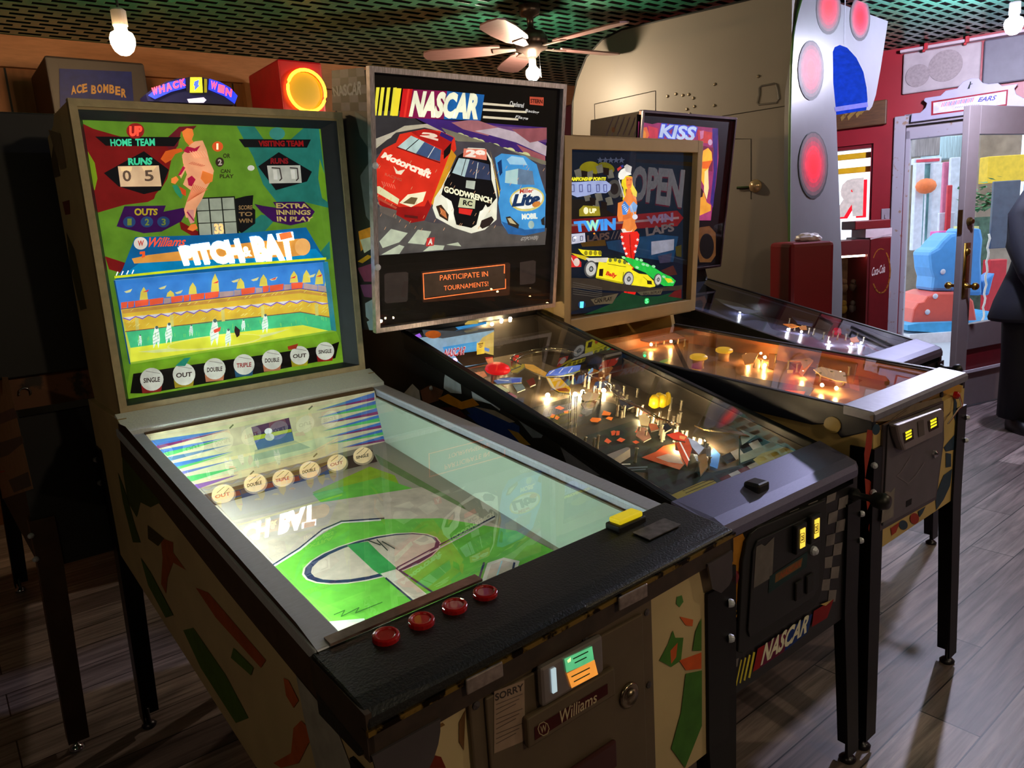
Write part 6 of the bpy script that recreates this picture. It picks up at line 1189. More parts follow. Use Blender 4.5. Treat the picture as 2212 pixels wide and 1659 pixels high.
aa=Art(FD,(0,0,.815),nD,0,T9); aa.lim=.262; aa.P((130,134,160),[(1430,80),(1500,60),(1650,240),(1590,290),(1400,250)],0); aa.L((110,60,70),[(1600,90),(1850,260)],10,0); aa.P((160,160,175),[(1640,90),(1760,240),(1700,280),(1660,240)],0); aa.P((60,90,80),[(900,-30),(1060,30),(1040,90),(920,20)],0.05); aa.build('playfield_art',D_)
MB().lathe([(.016,0),(.016,.012),(.008,.02),(.008,.05),(.02,.06),(.022,.078),(0,.09)],(.258,-.002,.775),(0,-1,0),14).build('plunger',BLK,D_,smooth=True)
MB().box(-.15,.12,-.012,-.001,.56,.80).build('coin_door',mat('matte_black_door',(15,15,17),.5),D_,bevel=.004)
for x in (.02,.08): MB().box(x-.02,x+.02,-.024,-.012,.70,.77).build('coin_slot_box',mat('black_slot',(12,12,13),.35),D_,bevel=.003)
for sx in (-1,1):
    leg(D_,sx,True,wD,1.46,.80,.51,DARKM); leg(D_,sx,False,wD,1.46,.9,.62,DARKM)
fd=Face(1.0927,-.097,1.1862,1.8934); hd=.352
s0=fd.p(0,1.1862,0)[1]; s1=fd.p(0,1.8934,0)[1]
mb=MB(); mb.xprism([(s0+.012,1.1862),(s1+.012,1.8934),(s1+.30,1.90),(1.37,1.19)],-hd,hd); mb.build('backbox',mat('dark_violet_cabinet',(26,20,40),.4,amp=.3),D_)
mb=MB(); mb.box(-.27,.27,1.13,1.36,1.08,1.18); mb.build('neck',BLKART,D_)
mb=MB(); fd.frame(mb,-hd-.003,hd+.003,1.183,1.896,.010,-.005,.013); mb.build('metal_trim',mat('dull_trim',(120,108,110),.3,1,amp=.2),D_,bevel=.002)
mb=MB(); fd.slab(mb,-hd-.006,-hd+.006,1.187,1.893,-.012,-.005); mb.build('hinge_edge',CHROME,D_)
aa=Art(FD,(-hd-.0004,0,0),(-1,0,0),0,(1180,220,.30137))
for k in range(6): aa.L((70,60,110),[(430+k*40,240),(480+k*40,110)],7); 
aa.E((120,80,70),480,200,12,20); aa.build('side_print',D_)
g=fd.art(FD,.008,.7,(1180,220,.30137)); g.STEP=.0001
g.P((16,12,16),[(650,90),(1325,120),(1240,1165),(600,1100)],.1)
g.P((150,50,100),[(660,140),(760,160),(800,150),(1230,190),(1235,400),(1215,600),(1190,760),(1180,850),(1000,850),(640,800)],.8); g.P((60,40,120),[(1190,190),(1232,190),(1225,480),(1195,760),(1175,720),(1200,500)],.7)
g.P((210,100,60),[(665,190),(720,180),(740,240),(700,300),(660,280)],.8); g.E((225,140,60),690,235,26,34,0,.8); g.P((200,60,80),[(730,170),(800,190),(800,260),(740,270)],.7)
g.T((60,80,200),'KISS',[(806,150),(1088,172),(1072,292),(800,262)],.9,.11,.15); g.T((175,190,225),'KISS',[(812,158),(1080,178),(1066,282),(808,255)],1.,.04,.15)
g.P((190,60,60),[(1085,200),(1190,220),(1180,300),(1090,290)],.8); g.P((200,120,160),[(1100,210),(1130,205),(1125,260),(1105,270)],.8); g.E((190,150,180),1175,290,16,22,0,.8)
g.P((120,40,70),[(1100,310),(1200,330),(1190,500),(1110,480)],.7)
g.P((240,170,50),[(1125,350),(1160,330),(1185,360),(1190,420),(1165,470),(1150,560),(1130,600),(1110,560),(1115,430)],1.); g.P((225,100,30),[(1115,430),(1190,420),(1165,470),(1150,480),(1118,478)],.9); g.P((240,220,150),[(1135,500),(1160,480),(1165,620),(1150,700),(1130,640)],.9)
g.P((225,150,50),[(1100,660),(1130,650),(1150,720),(1180,740),(1180,790),(1130,840),(1090,830)],.9); g.P((60,30,30),[(1100,600),(1125,640),(1120,680),(1098,690)],.4); g.P((160,60,110),[(1090,820),(1180,780),(1180,850),(1090,850)],.8)
g.P((14,12,14),[(600,860),(1190,860),(1230,1160),(600,1150)],.1); g.P((110,70,34),[(1100,900),(1170,890),(1215,940),(1215,1100),(1180,1150),(1100,1150),(1085,1080),(1085,950)],.45); g.E((24,18,16),1150,1035,52,92,0,.2); g.E((70,50,30),1150,1035,60,104,0,0) if False else None
g.build('backglass',D_)
mb=MB(); fd.slab(mb,-hd+.01,hd-.01,1.20,1.88,-.002,-.0005); mb.build('backglass_pane',PANE,D_)
# ================================================================ E: machine standing back to back with the baseball game
E_=empty('rear_row_pinball_machine',(FA.wld((-.26,1.64,0)).x,FA.wld((-.26,1.64,0)).y,0),FA.yaw,'near-black pinball machine seen from behind at the left edge of the room','pinball machine')
FE=Frame(FA.wld((-.26,1.64,0)).x,FA.wld((-.26,1.64,0)).y,FA.yaw)
DKN=mat('near_black_back_panel',(14,14,19),.6,amp=.2)
cabinet(E_,.28,[(0,.57),(0,1.03),(.1,1.03),(1.4,.90),(1.4,.905),(1.41,.90),(1.41,.45)],DKN)
mb=MB(); mb.box(-.36,.36,.0,.26,1.12,1.81); mb.build('backbox',DKN,E_,bevel=.004)
mb=MB(); mb.box(-.27,.27,.02,.24,1.03,1.12); mb.build('neck',mat('brown_worn_strip',(110,66,38),.6,amp=.4,scale=12,rgb2=(40,26,18),thr=.56),E_)
mb=MB(); pts=[(-.235+.014*math.cos(t/12*PI*1.3-.6),.012,1.075+.014*math.sin(t/12*PI*1.3-.6)) for t in range(13)]; mb.tube(pts,.0025,6); mb.build('key_ring',CHROME,E_,smooth=True)
aa=Art(FE,(-.2804,0,0),(-1,0,0),0,(0,760,.3014)); aa.P((150,118,92),[(0,180),(55,180),(240,980),(0,1060)]); aa.P((96,80,84),[(0,440),(100,400),(130,470),(0,520)]); aa.P((80,76,76),[(0,650),(160,600),(170,650),(60,740),(0,760)]); aa.P((70,72,78),[(60,920),(200,860),(225,960),(100,1010)]); aa.L((190,60,30),[(0,862),(30,855)],10); aa.build('side_print',E_)
BRL=mat('brown_leg',(70,50,38),.5,.4,amp=.2)
for sx in (-1,1):
    for ft in (True,False): leg(E_,sx,ft,.28,1.41,.72,.47 if not ft else .58,BRL if ft else DARKM,foot=CHROME,splay=.015)
MB().box(-.345,-.315,-.004,.0,1.77,1.79).build('latch',CHROME,E_); 
# ================================================================ machines against the back wall (tops only seen)
def rfh(u,v,c): return RF.hit(u,v,(0,c,0),(0,-1,0))
def rcab(name,label,cat,c,x0,x1,z1,depth,m):
    r=empty(name,(RF.wld(((x0+x1)/2,c,0)).x,RF.wld(((x0+x1)/2,c,0)).y,0),YR,label,cat); h=(x1-x0)/2
    MB().xprism([(0,.0),(0,z1),(depth,z1),(depth,0)],-h,h).build('cabinet',m,r,bevel=.01); return r,h
# ace bomber
c=4.22; a=rfh(95,118,c); b=rfh(312,150,c); r,h=rcab('bomber_arcade_cabinet','dark brown arcade cabinet with blue header and faded gold lettering','arcade cabinet',c,a.x,b.x,b.z+.03,.5,mat('dark_brown_cabinet',(34,24,26),.6))
F2=Frame(r.location.x,r.location.y,YR)
g=Art(F2,(0,-.004,0),(0,-1,0),.0); g.P((14,24,78),[(128,148),(284,155),(290,235),(130,235)],.15)
for i,ch in enumerate('ACE'): g.T((150,112,56),ch,[(153+i*12,186-i*2),(164+i*12,184-i*2),(165+i*12,202-i*2),(154+i*12,205-i*2)],.1,.04)
for i,ch in enumerate('BOMBER'): q=((i-2.5)**2)*.9; g.T((150,112,56),ch,[(197+i*13,178+q+i*1.5),(208+i*13,179+q+i*1.5),(208+i*13,198+q+i*1.5),(197+i*13,197+q+i*1.5)],.1,.04)
g.build('header_print',r)
# whack n win
c=3.5; a=rfh(316,200,c); b=rfh(514,200,c); zt=rfh(415,160,c).z
WR=mat('dark_blue_plastic',(14,18,70),.35)
r,h=rcab('redemption_game_cabinet','blue carnival game with curved lit WHACK N WIN header behind the baseball machine','arcade game',c,a.x,b.x,zt-.18,.5,WR)
F2=Frame(r.location.x,r.location.y,YR); mb=MB()
g=Art(F2,(0,-.03,0),(0,-1,0),1.)
arc=[(316,203),(335,188),(360,176),(385,169),(413,166),(440,167),(465,173),(490,184),(512,205),(508,226),(320,218)]
P=[g.pt(p) for p in arc]; mb.yprism([(p.x,p.z) for p in P],-.025,.08); mb.build('header',WR,r)
BLS=(26,44,215)
g.P(BLS,[(320,206),(340,190),(365,178),(400,170),(401,190),(370,198),(335,214)],2.6); g.P(BLS,[(452,170),(475,177),(498,190),(513,207),(507,224),(485,208),(450,193)],2.6); g.P((215,215,40),[(411,167),(436,167),(438,200),(410,200)],2.); g.P((60,90,220),[(420,176),(430,172),(428,184),(432,184),(420,196),(421,185),(418,186)],1.1); g.P((120,120,20),[(441,170),(447,171),(447,200),(441,200)],.6); g.P((20,20,40),[(402,168),(410,166),(410,200),(402,196)],.2)
for i,ch in enumerate('WHACK'): x=327+i*15; y=198-i*4.4; g.T((255,60,100),ch,[(x,y-8),(x+13,y-12),(x+15,y+4),(x+3,y+9)],1.6,.06)
for i,ch in enumerate('WIN'): x=456+i*16; y=180+i*7.5; g.T((255,80,120),ch,[(x,y-6),(x+14,y-2),(x+12,y+15),(x-2,y+11)],1.6,.06)
g.P((200,200,235),[(404,214),(440,210),(446,216),(440,222),(408,222)],.8); g.build('header_print',r)
# red box sign (its lit character is left out)
c=4.1; a=rfh(606,180,c); b=rfh(698,180,c); zt=rfh(640,130,c).z
r,h=rcab('red_sign_tower','tall plain red box with a round amber light behind the baseball machine','cabinet',c,a.x,b.x,zt,.45,mat('red_box_paint',(165,18,32),.4))
# neon glow tube ring on it
mb=MB(); F2=Frame(r.location.x,r.location.y,YR); p=F2.hit(663,196,(0,-.02,0),(0,-1,0))
mb.tube([(p.x+.11*math.cos(t/28*2*PI),-.02,p.z+.11*math.sin(t/28*2*PI)) for t in range(29)],.009,8); mb.build('round_neon_tube',glow('amber_neon',(255,176,36),6.),r,smooth=True)
MB().lathe([(.10,0),(.10,.006),(0,.007)],(p.x,0,p.z),(0,-1,0),24).build('round_face',glow('olive_face',(170,140,20),.5),r)
# timber posts
for i,(u,lab) in enumerate(((536,'left'),(560,'right'))):
    p=rfh(u,180,4.8); w_=RF.wld((p.x,4.8,0)); o=MB().box(-.035,.035,-.03,.03,0,2.43).build('timber_post',mat('timber_post',(150,98,58),.6,stretch=(8,8,1))); o.location=(w_.x,w_.y,0); o.rotation_euler=(0,0,YR); tag(o,'%s of two slim timber posts on the plank wall left of the red box'%lab,'post','timber posts')
# maroon round-topped cabinet between the racing machine and the hooded game
c=3.75; a=rfh(1214,260,c); b=rfh(1292,275,c); zt=rfh(1245,222,c).z
w_=RF.wld(((a.x+b.x)/2,c,0)); r=empty('round_top_cabinet',(w_.x,w_.y,0),YR,'dark maroon round-topped cabinet beside the big grey hooded game','cabinet'); h=(b.x-a.x)/2
P=[(-h,0),(h,0)]+[(h*math.cos(t/12*PI),zt-h*.75+h*.75*math.sin(t/12*PI)) for t in range(13)]
MB().yprism(P,0,.35).build('cabinet',mat('dark_maroon',(58,12,18),.5),r)
# ================================================================ big grey hooded game
GF=Frame(1.546,4.054,REDF.yaw)
G_=empty('hooded_arcade_game',(1.546,4.054,0),GF.yaw,'huge grey hooded arcade game with white front pillar, red lamps and blue archway','arcade game')
GREYS=mat('grey_side_panel',(118,110,102),.42,amp=.04,scale=3)
P=[(0,.05),(0,2.535),(-.95,2.53),(-1.08,2.50),(-1.19,2.42),(-1.26,2.30),(-1.295,2.18),(-1.31,2.0),(-1.31,.05)]
MB().prism(P,lambda p,q,t:(p,t,q),0,.42).build('side_body',GREYS,G_)
# beaded edge and seams
MB().tube([(p[0],-.002,p[1]) for p in P[1:9]],.006,6).build('edge_bead',mat('black_edging',(26,26,24),.4),G_)
mb=MB()
def gh(u,v,d=0): return GF.hit(u,v,(0,-.001-d,0),(0,-1,0))
def seam(pts,r=.0022,m=None,name='seam'):
    return MB().tube([gh(*p) for p in pts],r,5).build(name,m or mat('dark_seam',(50,46,42),.6),G_)  # thin dark lines along the panel joints
seam([(1284,225),(1416,196)]); seam([(1416,196),(1416,262)]); seam([(1284,225),(1286,300)]); seam([(1560,251),(1703,228)]); seam([(1583,300),(1622,300),(1622,430)]); 
for u,v in ((1442,208),(1475,206),(1488,204),(1498,212),(1460,203),(1544,182),(1638,165),(1543,228),(1500,230),(1484,236),(1490,246),(1478,247)): 
    q=gh(u,v); MB().lathe([(.009,0),(.006,.006),(0,.007)],q,(0,-1,0),8).build('bolt_head',mat('bolt_grey',(120,108,90),.35,.6),G_)
mb=MB(); q=[(1640,190),(1645,186),(1672,181),(1677,182),(1680,192),(1683,214),(1678,222),(1640,226),(1636,222),(1640,205)]
seam(q+[q[0]],.006,mat('vent_handle',(84,78,72),.5),'vent_handle'); 
q=gh(1632,402); mb=MB(); mb.lathe([(.035,0),(.035,.01),(.02,.03),(0,.034)],q,(0,-1,0),16); mb.build('knob',mat('amber_knob',(190,160,120),.2,.6),G_,smooth=True)
MB().tube([gh(1592,406,.01),gh(1630,404,.01)],.008,6).build('latch_bar',mat('latch_steel',(200,180,140),.2,1),G_)
# front pillar and hood face
fd_=Vector((.219,.9757,0)); fn_=Vector((.9757,-.219,0))
WPP=mat('white_hood_panel',(98,98,104),.35,amp=.03)
def fh(u,v,d=0.): return GF.hit(u,v,fn_*d,fn_)
OUT=[(1705,625),(1705,400),(1706,250),(1709,140),(1713,80),(1722,30),(1735,-15),(1760,-60),(1928,-60),(1920,0),(1913,80),(1902,150),(1892,205),(1884,230),(1878,238),(1871,238),(1873,228),(1874,215),(1872,190),(1865,155),(1850,125),(1830,103),(1814,97),(1803,102),(1799,112),(1800,180),(1806,240),(1812,400),(1817,530),(1820,625)]
f=[fh(*p) for p in OUT]; k=len(f); th=fn_*-.03; tr=tessellate_polygon([[Vector((p[0],-p[1],0)) for p in OUT]])
top=2.55
for q in f: 
    if q.z>top: q.z=top
MB().add(list(f)+[q+th for q in f],[tuple(t) for t in tr]+[tuple(k+i for i in t) for t in tr]+[(i,(i+1)%k,k+(i+1)%k,k+i) for i in range(k)]).build('front_panel',WPP,G_)
b0,b1=fh(1705,625),fh(1820,625); MB().hexa([(b0.x,b0.y,.05),(b1.x,b1.y,.05),(b1.x-.03,b1.y+.005,.05),(b0.x-.03,b0.y+.005,.05),b0,b1,b1+th,b0+th]).build('pillar_foot',WPP,G_)
MB().tube([fh(1705,625,.002),fh(1705,400,.002),fh(1706,250,.002),fh(1709,140,.002),fh(1713,80,.002),fh(1722,30,.002),fh(1735,-15,.002)],.007,6).build('green_edge_trim',mat('green_edge',(70,110,50),.4),G_)
# arch tunnel in blue
ARC=[(1871,238),(1874,215),(1872,190),(1865,155),(1850,125),(1830,103),(1814,97),(1803,102),(1799,112),(1800,180),(1806,240)]
q=[fh(*p) for p in ARC]; dd=Vector((-.45,.10,0)); n_=len(q)
mb=MB()
for i in range(n_-1): mb.add([q[i],q[i+1],q[i+1]+dd,q[i]+dd],[(0,1,2,3)],0,(*lin((30,70,190)),.7))
tr=tessellate_polygon([[Vector((p[0],-p[1],0)) for p in ARC]]); mb.add([v+dd for v in q],[tuple(t) for t in tr],0,(*lin((28,66,180)),.7))
mb.build('blue_arch_tunnel',artmat('printed_art'),G_)
g=Art(GF,fn_*.001,fn_,0)
g.L((60,60,120),[(1806,236),(1872,226)],10,.2); g.L((110,112,120),[(1826,0),(1824,96)],2,0)
for cx,cy,rx,ry in ((1790,18,25,50),(1858,38,20,44),(1752,150,26,60),(1757,355,30,68)):
    g.E((54,52,56),cx,cy+2,rx+2,ry+5); g.E((84,62,68),cx,cy,rx,ry,0,.6)
    for t,cc,e in ((.88,(104,48,58),1.2),(.74,(122,34,48),1.7),(.60,(140,24,40),2.2),(.46,(150,14,30),2.8),(.32,(158,8,22),3.3),(.18,(162,6,18),3.8)): g.E(cc,cx,cy,rx*t,ry*t,0,e)
g.build('red_lamp_faces',G_)
# ================================================================ counter things by the window
def wbox(name,u0,u1,vt,y,d,z0,m,label,cat,bev=.008,parts=None,rz=0,zt=None):
    r0,r1=ray(u0,vt),ray(u1,vt); x0=r0.x/r0.y*y; x1=r1.x/r1.y*y; t=y/ray((u0+u1)/2,vt).y; z1=CAM_H+ray((u0+u1)/2,vt).z*t
    r=empty(name,((x0+x1)/2,y,z0),rz,label,cat); h=(x1-x0)/2; MB().box(-h,h,0,d,0,z1-z0).build('body',m,r,bevel=bev); return r,h,z1-z0
MRN=mat('maroon_cabinet',(120,14,24),.35,amp=.1,scale=5)
r,h,hh=wbox('red_cooler_cabinet',1708,1804,523,3.72,.30,0,MRN,'deep red rounded cabinet standing in front of the white pillar of the hooded game','cabinet',.02)
r,h,hh=wbox('display_case',1808,1879,520,4.75,.30,0,mat('maroon_case_frame',(96,20,30),.4),'glass-fronted display case with red and yellow toys, between the red cabinet and the drinks cooler','display case')
for o in list(r.children): bpy.data.objects.remove(o)
mb=MB(); mb.box(-h,h,0,.30,0,.55); mb.box(-h,h,.27,.30,.55,hh-.09,1); mb.box(-h,h,0,.30,hh-.09,hh); mb.box(-h,-h+.012,0,.3,.55,hh-.09); mb.box(h-.012,h,0,.3,.55,hh-.09); mb.build('case_body',[mat('maroon_case_frame',(96,20,30),.4),mat('brown_case_back',(120,92,72),.8,amp=.5,scale=20)],r)
MB().box(-h+.014,h-.014,.002,.006,.55,hh-.09).build('glass_front',DOORGL,r); MB().box(-h+.02,h-.02,.012,.026,hh-.104,hh-.092).build('case_fill_strip',glow('case_fill_glow',(255,225,190),9),r)  # glowing strip added to brighten the dark case interior
rr=random.Random(4); cols=[('red',(225,50,60)),('yellow',(225,180,50)),('brown',(110,84,66)),('grey',(90,80,80)),('white',(190,190,195)),('dark brown',(70,52,44)),('mustard',(150,120,50))]
F3=Frame(r.location.x,r.location.y,0)
for cn,cl,x,z,rad in (('red',(225,50,60),-.72,.93,.030),('yellow',(225,180,50),-.72,.79,.032),('white',(190,190,195),-.72,.66,.026),('brown',(110,84,66),0,.93,.034),('dark brown',(70,52,44),.72,.93,.030),('mustard',(150,120,50),0,.79,.034),('grey',(90,80,80),.72,.79,.030),('tan',(140,110,90),0,.655,.032)):
    w_=F3.wld((x*h*.80,.12,z)); o=empty('plush_toy',(w_.x,w_.y,w_.z),0,'%s plush toy inside the glass display case'%cn,'plush toy','toys in the display case'); m=mat('plush_'+cn.replace(' ','_'),cl,.9,amp=.2,scale=60)
    MB().sph((0,0,0),rad,12,sq=(.8,.7,1)).build('body',m,o,smooth=True); MB().sph((0,-.005,rad*1.1),rad*.6,10).build('head',m,o,smooth=True)
r,h,hh=wbox('drinks_cooler',1880,1926,512,4.85,.35,.35,mat('dark_red_cooler',(100,16,26),.35),'dark red drinks cooler with white script lettering and gold oval, beside the doorway','cooler')
F3=Frame(r.location.x,r.location.y,0); g=Art(F3,(0,-.001,0),(0,-1,0),0)
g.L((150,84,30),[(1903+20*math.cos(t/20*2*PI),585+48*math.sin(t/20*2*PI)) for t in range(-3,6)],3); g.L((150,84,30),[(1903+20*math.cos(t/20*2*PI),585+48*math.sin(t/20*2*PI)) for t in range(-8,-3)],2); g.L((140,84,34),[(1903+20*math.cos(t/20*2*PI),585+48*math.sin(t/20*2*PI)) for t in range(4,9)],3)
g.T((200,180,185),'Coca-Cola',[(1884,578),(1912,570),(1912,588),(1883,597)],.1,.02,.4); g.L((190,170,180),[(1881,516),(1925,506)],3); g.P((170,150,160),[(1921,630),(1925,628),(1924,642),(1920,644)]); cp_=g.build('cooler_print',r)
for q_ in r.children:
    if q_.name.startswith('cooler_print'): q_.location.z=-.35
p=r.location
o=MB().box(-h,h,0,.3,0,.35).build('carton',mat('tan_carton',(140,112,82),.7)); o.location=(p.x+.01,p.y,0); tag(o,'tan box under the dark red drinks cooler','box')
ztop=.35+hh
tr_=MB().box(-.14,.09,0,.2,0,.055).build('red_tray',mat('red_tray',(110,14,26),.4),bevel=.004); tr_.location=(p.x-.02,p.y+.02,ztop+.055); tag(tr_,'dark red tray with a white rim on top of the drinks cooler','tray')
o=MB().box(-.07,.10,.0,.2,0,.055).build('white_box',mat('pink_white_box',(205,185,195),.5)); o.location=(p.x-.02,p.y+.02,ztop); tag(o,'small white box under the red tray on the drinks cooler','box')
# crumpled white bag on the red cabinet
rc_=[o for o in bpy.data.objects if o.name=='red_cooler_cabinet'][0]; zr=CAM_H+ray(1756,523).z*(3.72/ray(1756,523).y)
bm=bmesh.new(); bmesh.ops.create_icosphere(bm,subdivisions=3,radius=.05); rr=random.Random(2)
for v in bm.verts: v.co=Vector((v.co.x*1.3,v.co.y,max(v.co.z,-.02)*.6))*(1+rr.uniform(-.12,.12))
me=bpy.data.meshes.new('bag'); bm.to_mesh(me); bm.free(); me.materials.append(mat('white_plastic_bag',(190,180,190),.3)); o=bpy.data.objects.new('plastic_bag',me); COL.objects.link(o); o.location=(rc_.location.x+.03,rc_.location.y+.14,zr+.014); tag(o,'small crumpled pale plastic bag on top of the red cabinet','bag')
# ================================================================ the street outside
o=MB().box(-14,22,0.15,18,-.1,-.03).build('outdoor_pavement',mat('pale_concrete_pavement',(176,180,188),.7,amp=.06,scale=3)); o.location=(H2.x,H2.y,0); o.rotation_euler=(0,0,REDF.yaw); tag(o,kind='structure'); o.name='ground'
def oy(u,v,y): r_=ray(u,v); t=y/r_.y; return Vector((r_.x*t,y,CAM_H+r_.z*t))
def wb2(name,u0,u1,v0,v1,y,d,m,label,cat,bev=.01,group=None,ground=False,quad=None):
    a=oy(u0,v0,y); b=oy(u1,v1,y); z0=-.03 if ground else min(a.z,b.z)
    o=MB().box(a.x,b.x,y,y+d,z0,max(a.z,b.z)).build(name,m,bevel=bev); return tag(o,label,cat,group)
STN=mat('tan_stone_wall',(150,134,118),.8,amp=.25,scale=6); WOUT=mat('white_trim_outdoors',(215,218,230),.6)
wb2('stone_house_wall',1950,2110,250,700,12.0,.4,STN,'pale stone house wall across the pavement seen through the doorway','wall',ground=True)
wb2('neighbour_wall',2120,2180,285,700,11.0,.3,STN,'tan stone pier outside, seen through the door glass','wall',ground=True)
wb2('corrugated_awning',2033,2078,295,340,11.45,.54,mat('pale_corrugated',(190,215,225),.5,stretch=(20,1,1),scale=4,amp=.3),'pale corrugated awning over the shopfront outside','awning')
wb2('striped_shutter',1978,2030,298,335,11.0,.1,mat('grey_shutter',(150,140,140),.6,stretch=(24,1,1),scale=4,amp=.4),'grey slatted shutter high on the stone house outside','shutter')
wb2('white_window_surround',1976,2034,342,352,10.9,.1,WOUT,'white lintel with a red line above the house window outside','lintel')
wb2('red_lintel_line',1980,2030,345,348,10.88,.01,mat('pink_line',(210,70,90),.6),'thin red line on the white lintel outside','trim')
wb2('white_window_frame',1980,1990,352,540,10.8,.1,WOUT,'left white post of the house window outside','post'); wb2('white_window_frame',2018,2030,352,540,10.8,.1,WOUT,'right white post of the house window outside','post')
wb2('house_window',1990,2018,354,545,10.95,.02,mat('teal_window',(150,200,200),.3,amp=.4,scale=6),'pale teal window of the house outside','window')
o=MB().sph((0,0,0),.12,12,sq=(1.2,.9,.9)).build('orange_ornament',mat('orange_ornament',(235,120,60),.5),smooth=True); o.location=oy(2000,402,10.68); tag(o,'orange round ornament on a thin pole outside the house window','ornament'); MB().lathe([(.012,-2.6),(.012,-.08)],(0,.0,0),(0,0,1),8).build('pole',WOUT,o)
wb2('pink_sign',2040,2056,350,400,9.9,.05,mat('pink_sign',(215,120,150),.6),'pink and white sign panel outside the doorway, upper one','sign',ground=True); wb2('white_sign_post',2056,2066,340,520,9.8,.06,WOUT,'white post beside the pink sign outside','post',ground=True)
wb2('red_post',2048,2052,400,520,9.68,.04,mat('red_post',(205,50,60),.5),'thin red post outside beyond the doorway','post',ground=True); wb2('white_notice_board',2030,2062,460,500,9.74,.05,WOUT,'white board standing outside beyond the doorway','sign',ground=True)
wb2('magenta_crate',2028,2060,500,527,9.45,.2,mat('magenta_crate',(225,90,170),.5),'magenta crate behind the blue ride outside','crate',ground=True); wb2('red_crate',2026,2060,529,545,9.15,.1,mat('red_crate',(215,40,50),.5),'red crate behind the blue ride outside','crate',ground=True)
wb2('yellow_awning_bar',2136,2260,338,388,10.4,.2,mat('yellow_bar_outdoors',(240,200,50),.5),'wide yellow panel seen high through the door glass','panel',ground=False)
wb2('grey_notice_board',2148,2196,392,534,8.2,.04,mat('slate_board',(96,106,118),.6),'slate grey board standing outside behind the door glass','board')
wb2('blue_machine',2222,2275,360,560,7.6,.06,mat('dusty_blue_box',(110,140,190),.5),'dusty blue box machine outside at the right edge','machine',ground=True)
wb2('shrub_planter',2104,2140,470,490,9.3,.1,mat('planter_green',(80,110,90),.8,amp=.4),'dark green planter outside behind the door glass','planter',ground=True)
sh=bmesh.new(); rr=random.Random(8); me=bpy.data.meshes.new('shrub')
for i in range(160):
    d_=Vector((rr.gauss(0,.11),rr.gauss(0,.05),abs(rr.gauss(0,.16)))); s_=rr.uniform(.03,.07); a_=rr.uniform(0,6.28); e=Vector((math.cos(a_),math.sin(a_),rr.uniform(-.4,.6)))*s_; f_=Vector((-math.sin(a_),math.cos(a_),.2))*s_*.5
    vs=[sh.verts.new(d_-e),sh.verts.new(d_+f_),sh.verts.new(d_+e),sh.verts.new(d_-f_)]; sh.faces.new(vs)
sh.to_mesh(me); sh.free(); me.materials.append(mat('shrub_leaf',(90,150,100),.7,amp=.3)); o=bpy.data.objects.new('leafy_shrub',me); COL.objects.link(o); o.location=oy(2122,462,9.35)+Vector((0,0,.03)); tag(o,'green leafy shrub outside behind the door glass','shrub')
o=MB().box(2.2,8.5,1.6,1.8,-.03,3.2).build('dark_reflection_backing',mat('reflection_backing_paint',(58,62,70),.7,amp=.3,scale=4)); o.location=(H2.x,H2.y,0); o.rotation_euler=(0,0,REDF.yaw); tag(o,'unseen dark backing wall added outside the far right window to darken its reflection','backdrop')  # wall added so the OPEN reflection reads against something dark
# blue and coral coin ride
RD0=oy(2045,712,8.0); CR_=empty('coin_ride',(RD0.x,RD0.y,-.03),0,'light blue moulded children\'s coin ride on a coral red base outside the door','coin ride')
CORAL=mat('coral_red_plastic',(232,96,78),.4,amp=.05); LBL=mat('light_blue_plastic',(84,160,225),.4,amp=.06)
def rp(u,v,dy=0): q=oy(u,v,8.0+dy); return (q.x-RD0.x,q.z+.03)
MB().yprism([rp(*p) for p in ((1968,706),(1975,668),(1984,655),(1996,652),(2005,640),(2030,632),(2085,632),(2104,650),(2112,700),(2112,712))],0,.55).build('ride_base',CORAL,CR_,bevel=.02)
MB().yprism([rp(*p) for p in ((1950,700),(1975,696),(2160,690),(2185,680),(2180,705),(2110,722),(1950,712))],-.1,.75).build('blue_mat',mat('blue_mat',(70,170,225),.5),CR_)
MB().box(rp(1950,712)[0],rp(2190,712)[0],-.15,.8,0,max(.02,rp(2000,712)[1]-.02)).build('plinth',mat('white_plinth',(225,225,228),.6),CR_)
MB().yprism([rp(*p) for p in ((2023,545),(2040,535),(2052,520),(2068,505),(2085,500),(2088,560),(2080,632),(2028,632),(2032,600),(2026,580))],.12,.5).build('ride_body',LBL,CR_,bevel=.04)
MB().yprism([rp(*p) for p in ((2100,500),(2106,492),(2134,494),(2138,515),(2134,560),(2136,640),(2098,640),(2096,560))],.1,.5).build('ride_body_front',LBL,CR_,bevel=.04)
MB().yprism([rp(*p) for p in ((2108,488),(2134,488),(2134,495),(2108,495))],.15,.4).build('yellow_cap',mat('pale_yellow_cap',(240,230,140),.4),CR_)
MB().yprism([rp(*p) for p in ((2136,610),(2165,590),(2160,600),(2150,640),(2138,640))],.1,.3).build('blue_foot',LBL,CR_,bevel=.02)
for u,v in ((2050,588),(2020,640),(2003,674)): q=rp(u,v); MB().sph((q[0],-.005 if v>620 else .11,q[1]),.03,10,sq=(1,.4,1)).build('white_knob',WOUT,CR_,smooth=True)
wb2('red_toy_wedge',2140,2174,562,598,9.0,.15,mat('red_wedge',(205,50,56),.5),'red toy box outside, behind the twisted rope','toy',ground=True)
a=oy(2137,505,7.6); b=oy(2122,705,7.6); b.z=-.02; o=MB().tube([a+(b-a)*(i/24)+Vector((.008*math.sin(i*1.9),.008*math.cos(i*1.9),0)) for i in range(25)],.010,6).build('twisted_rope',mat('white_rope',(225,225,215),.8),smooth=True); tag(o,'white twisted rope hanging outside behind the door glass','rope')
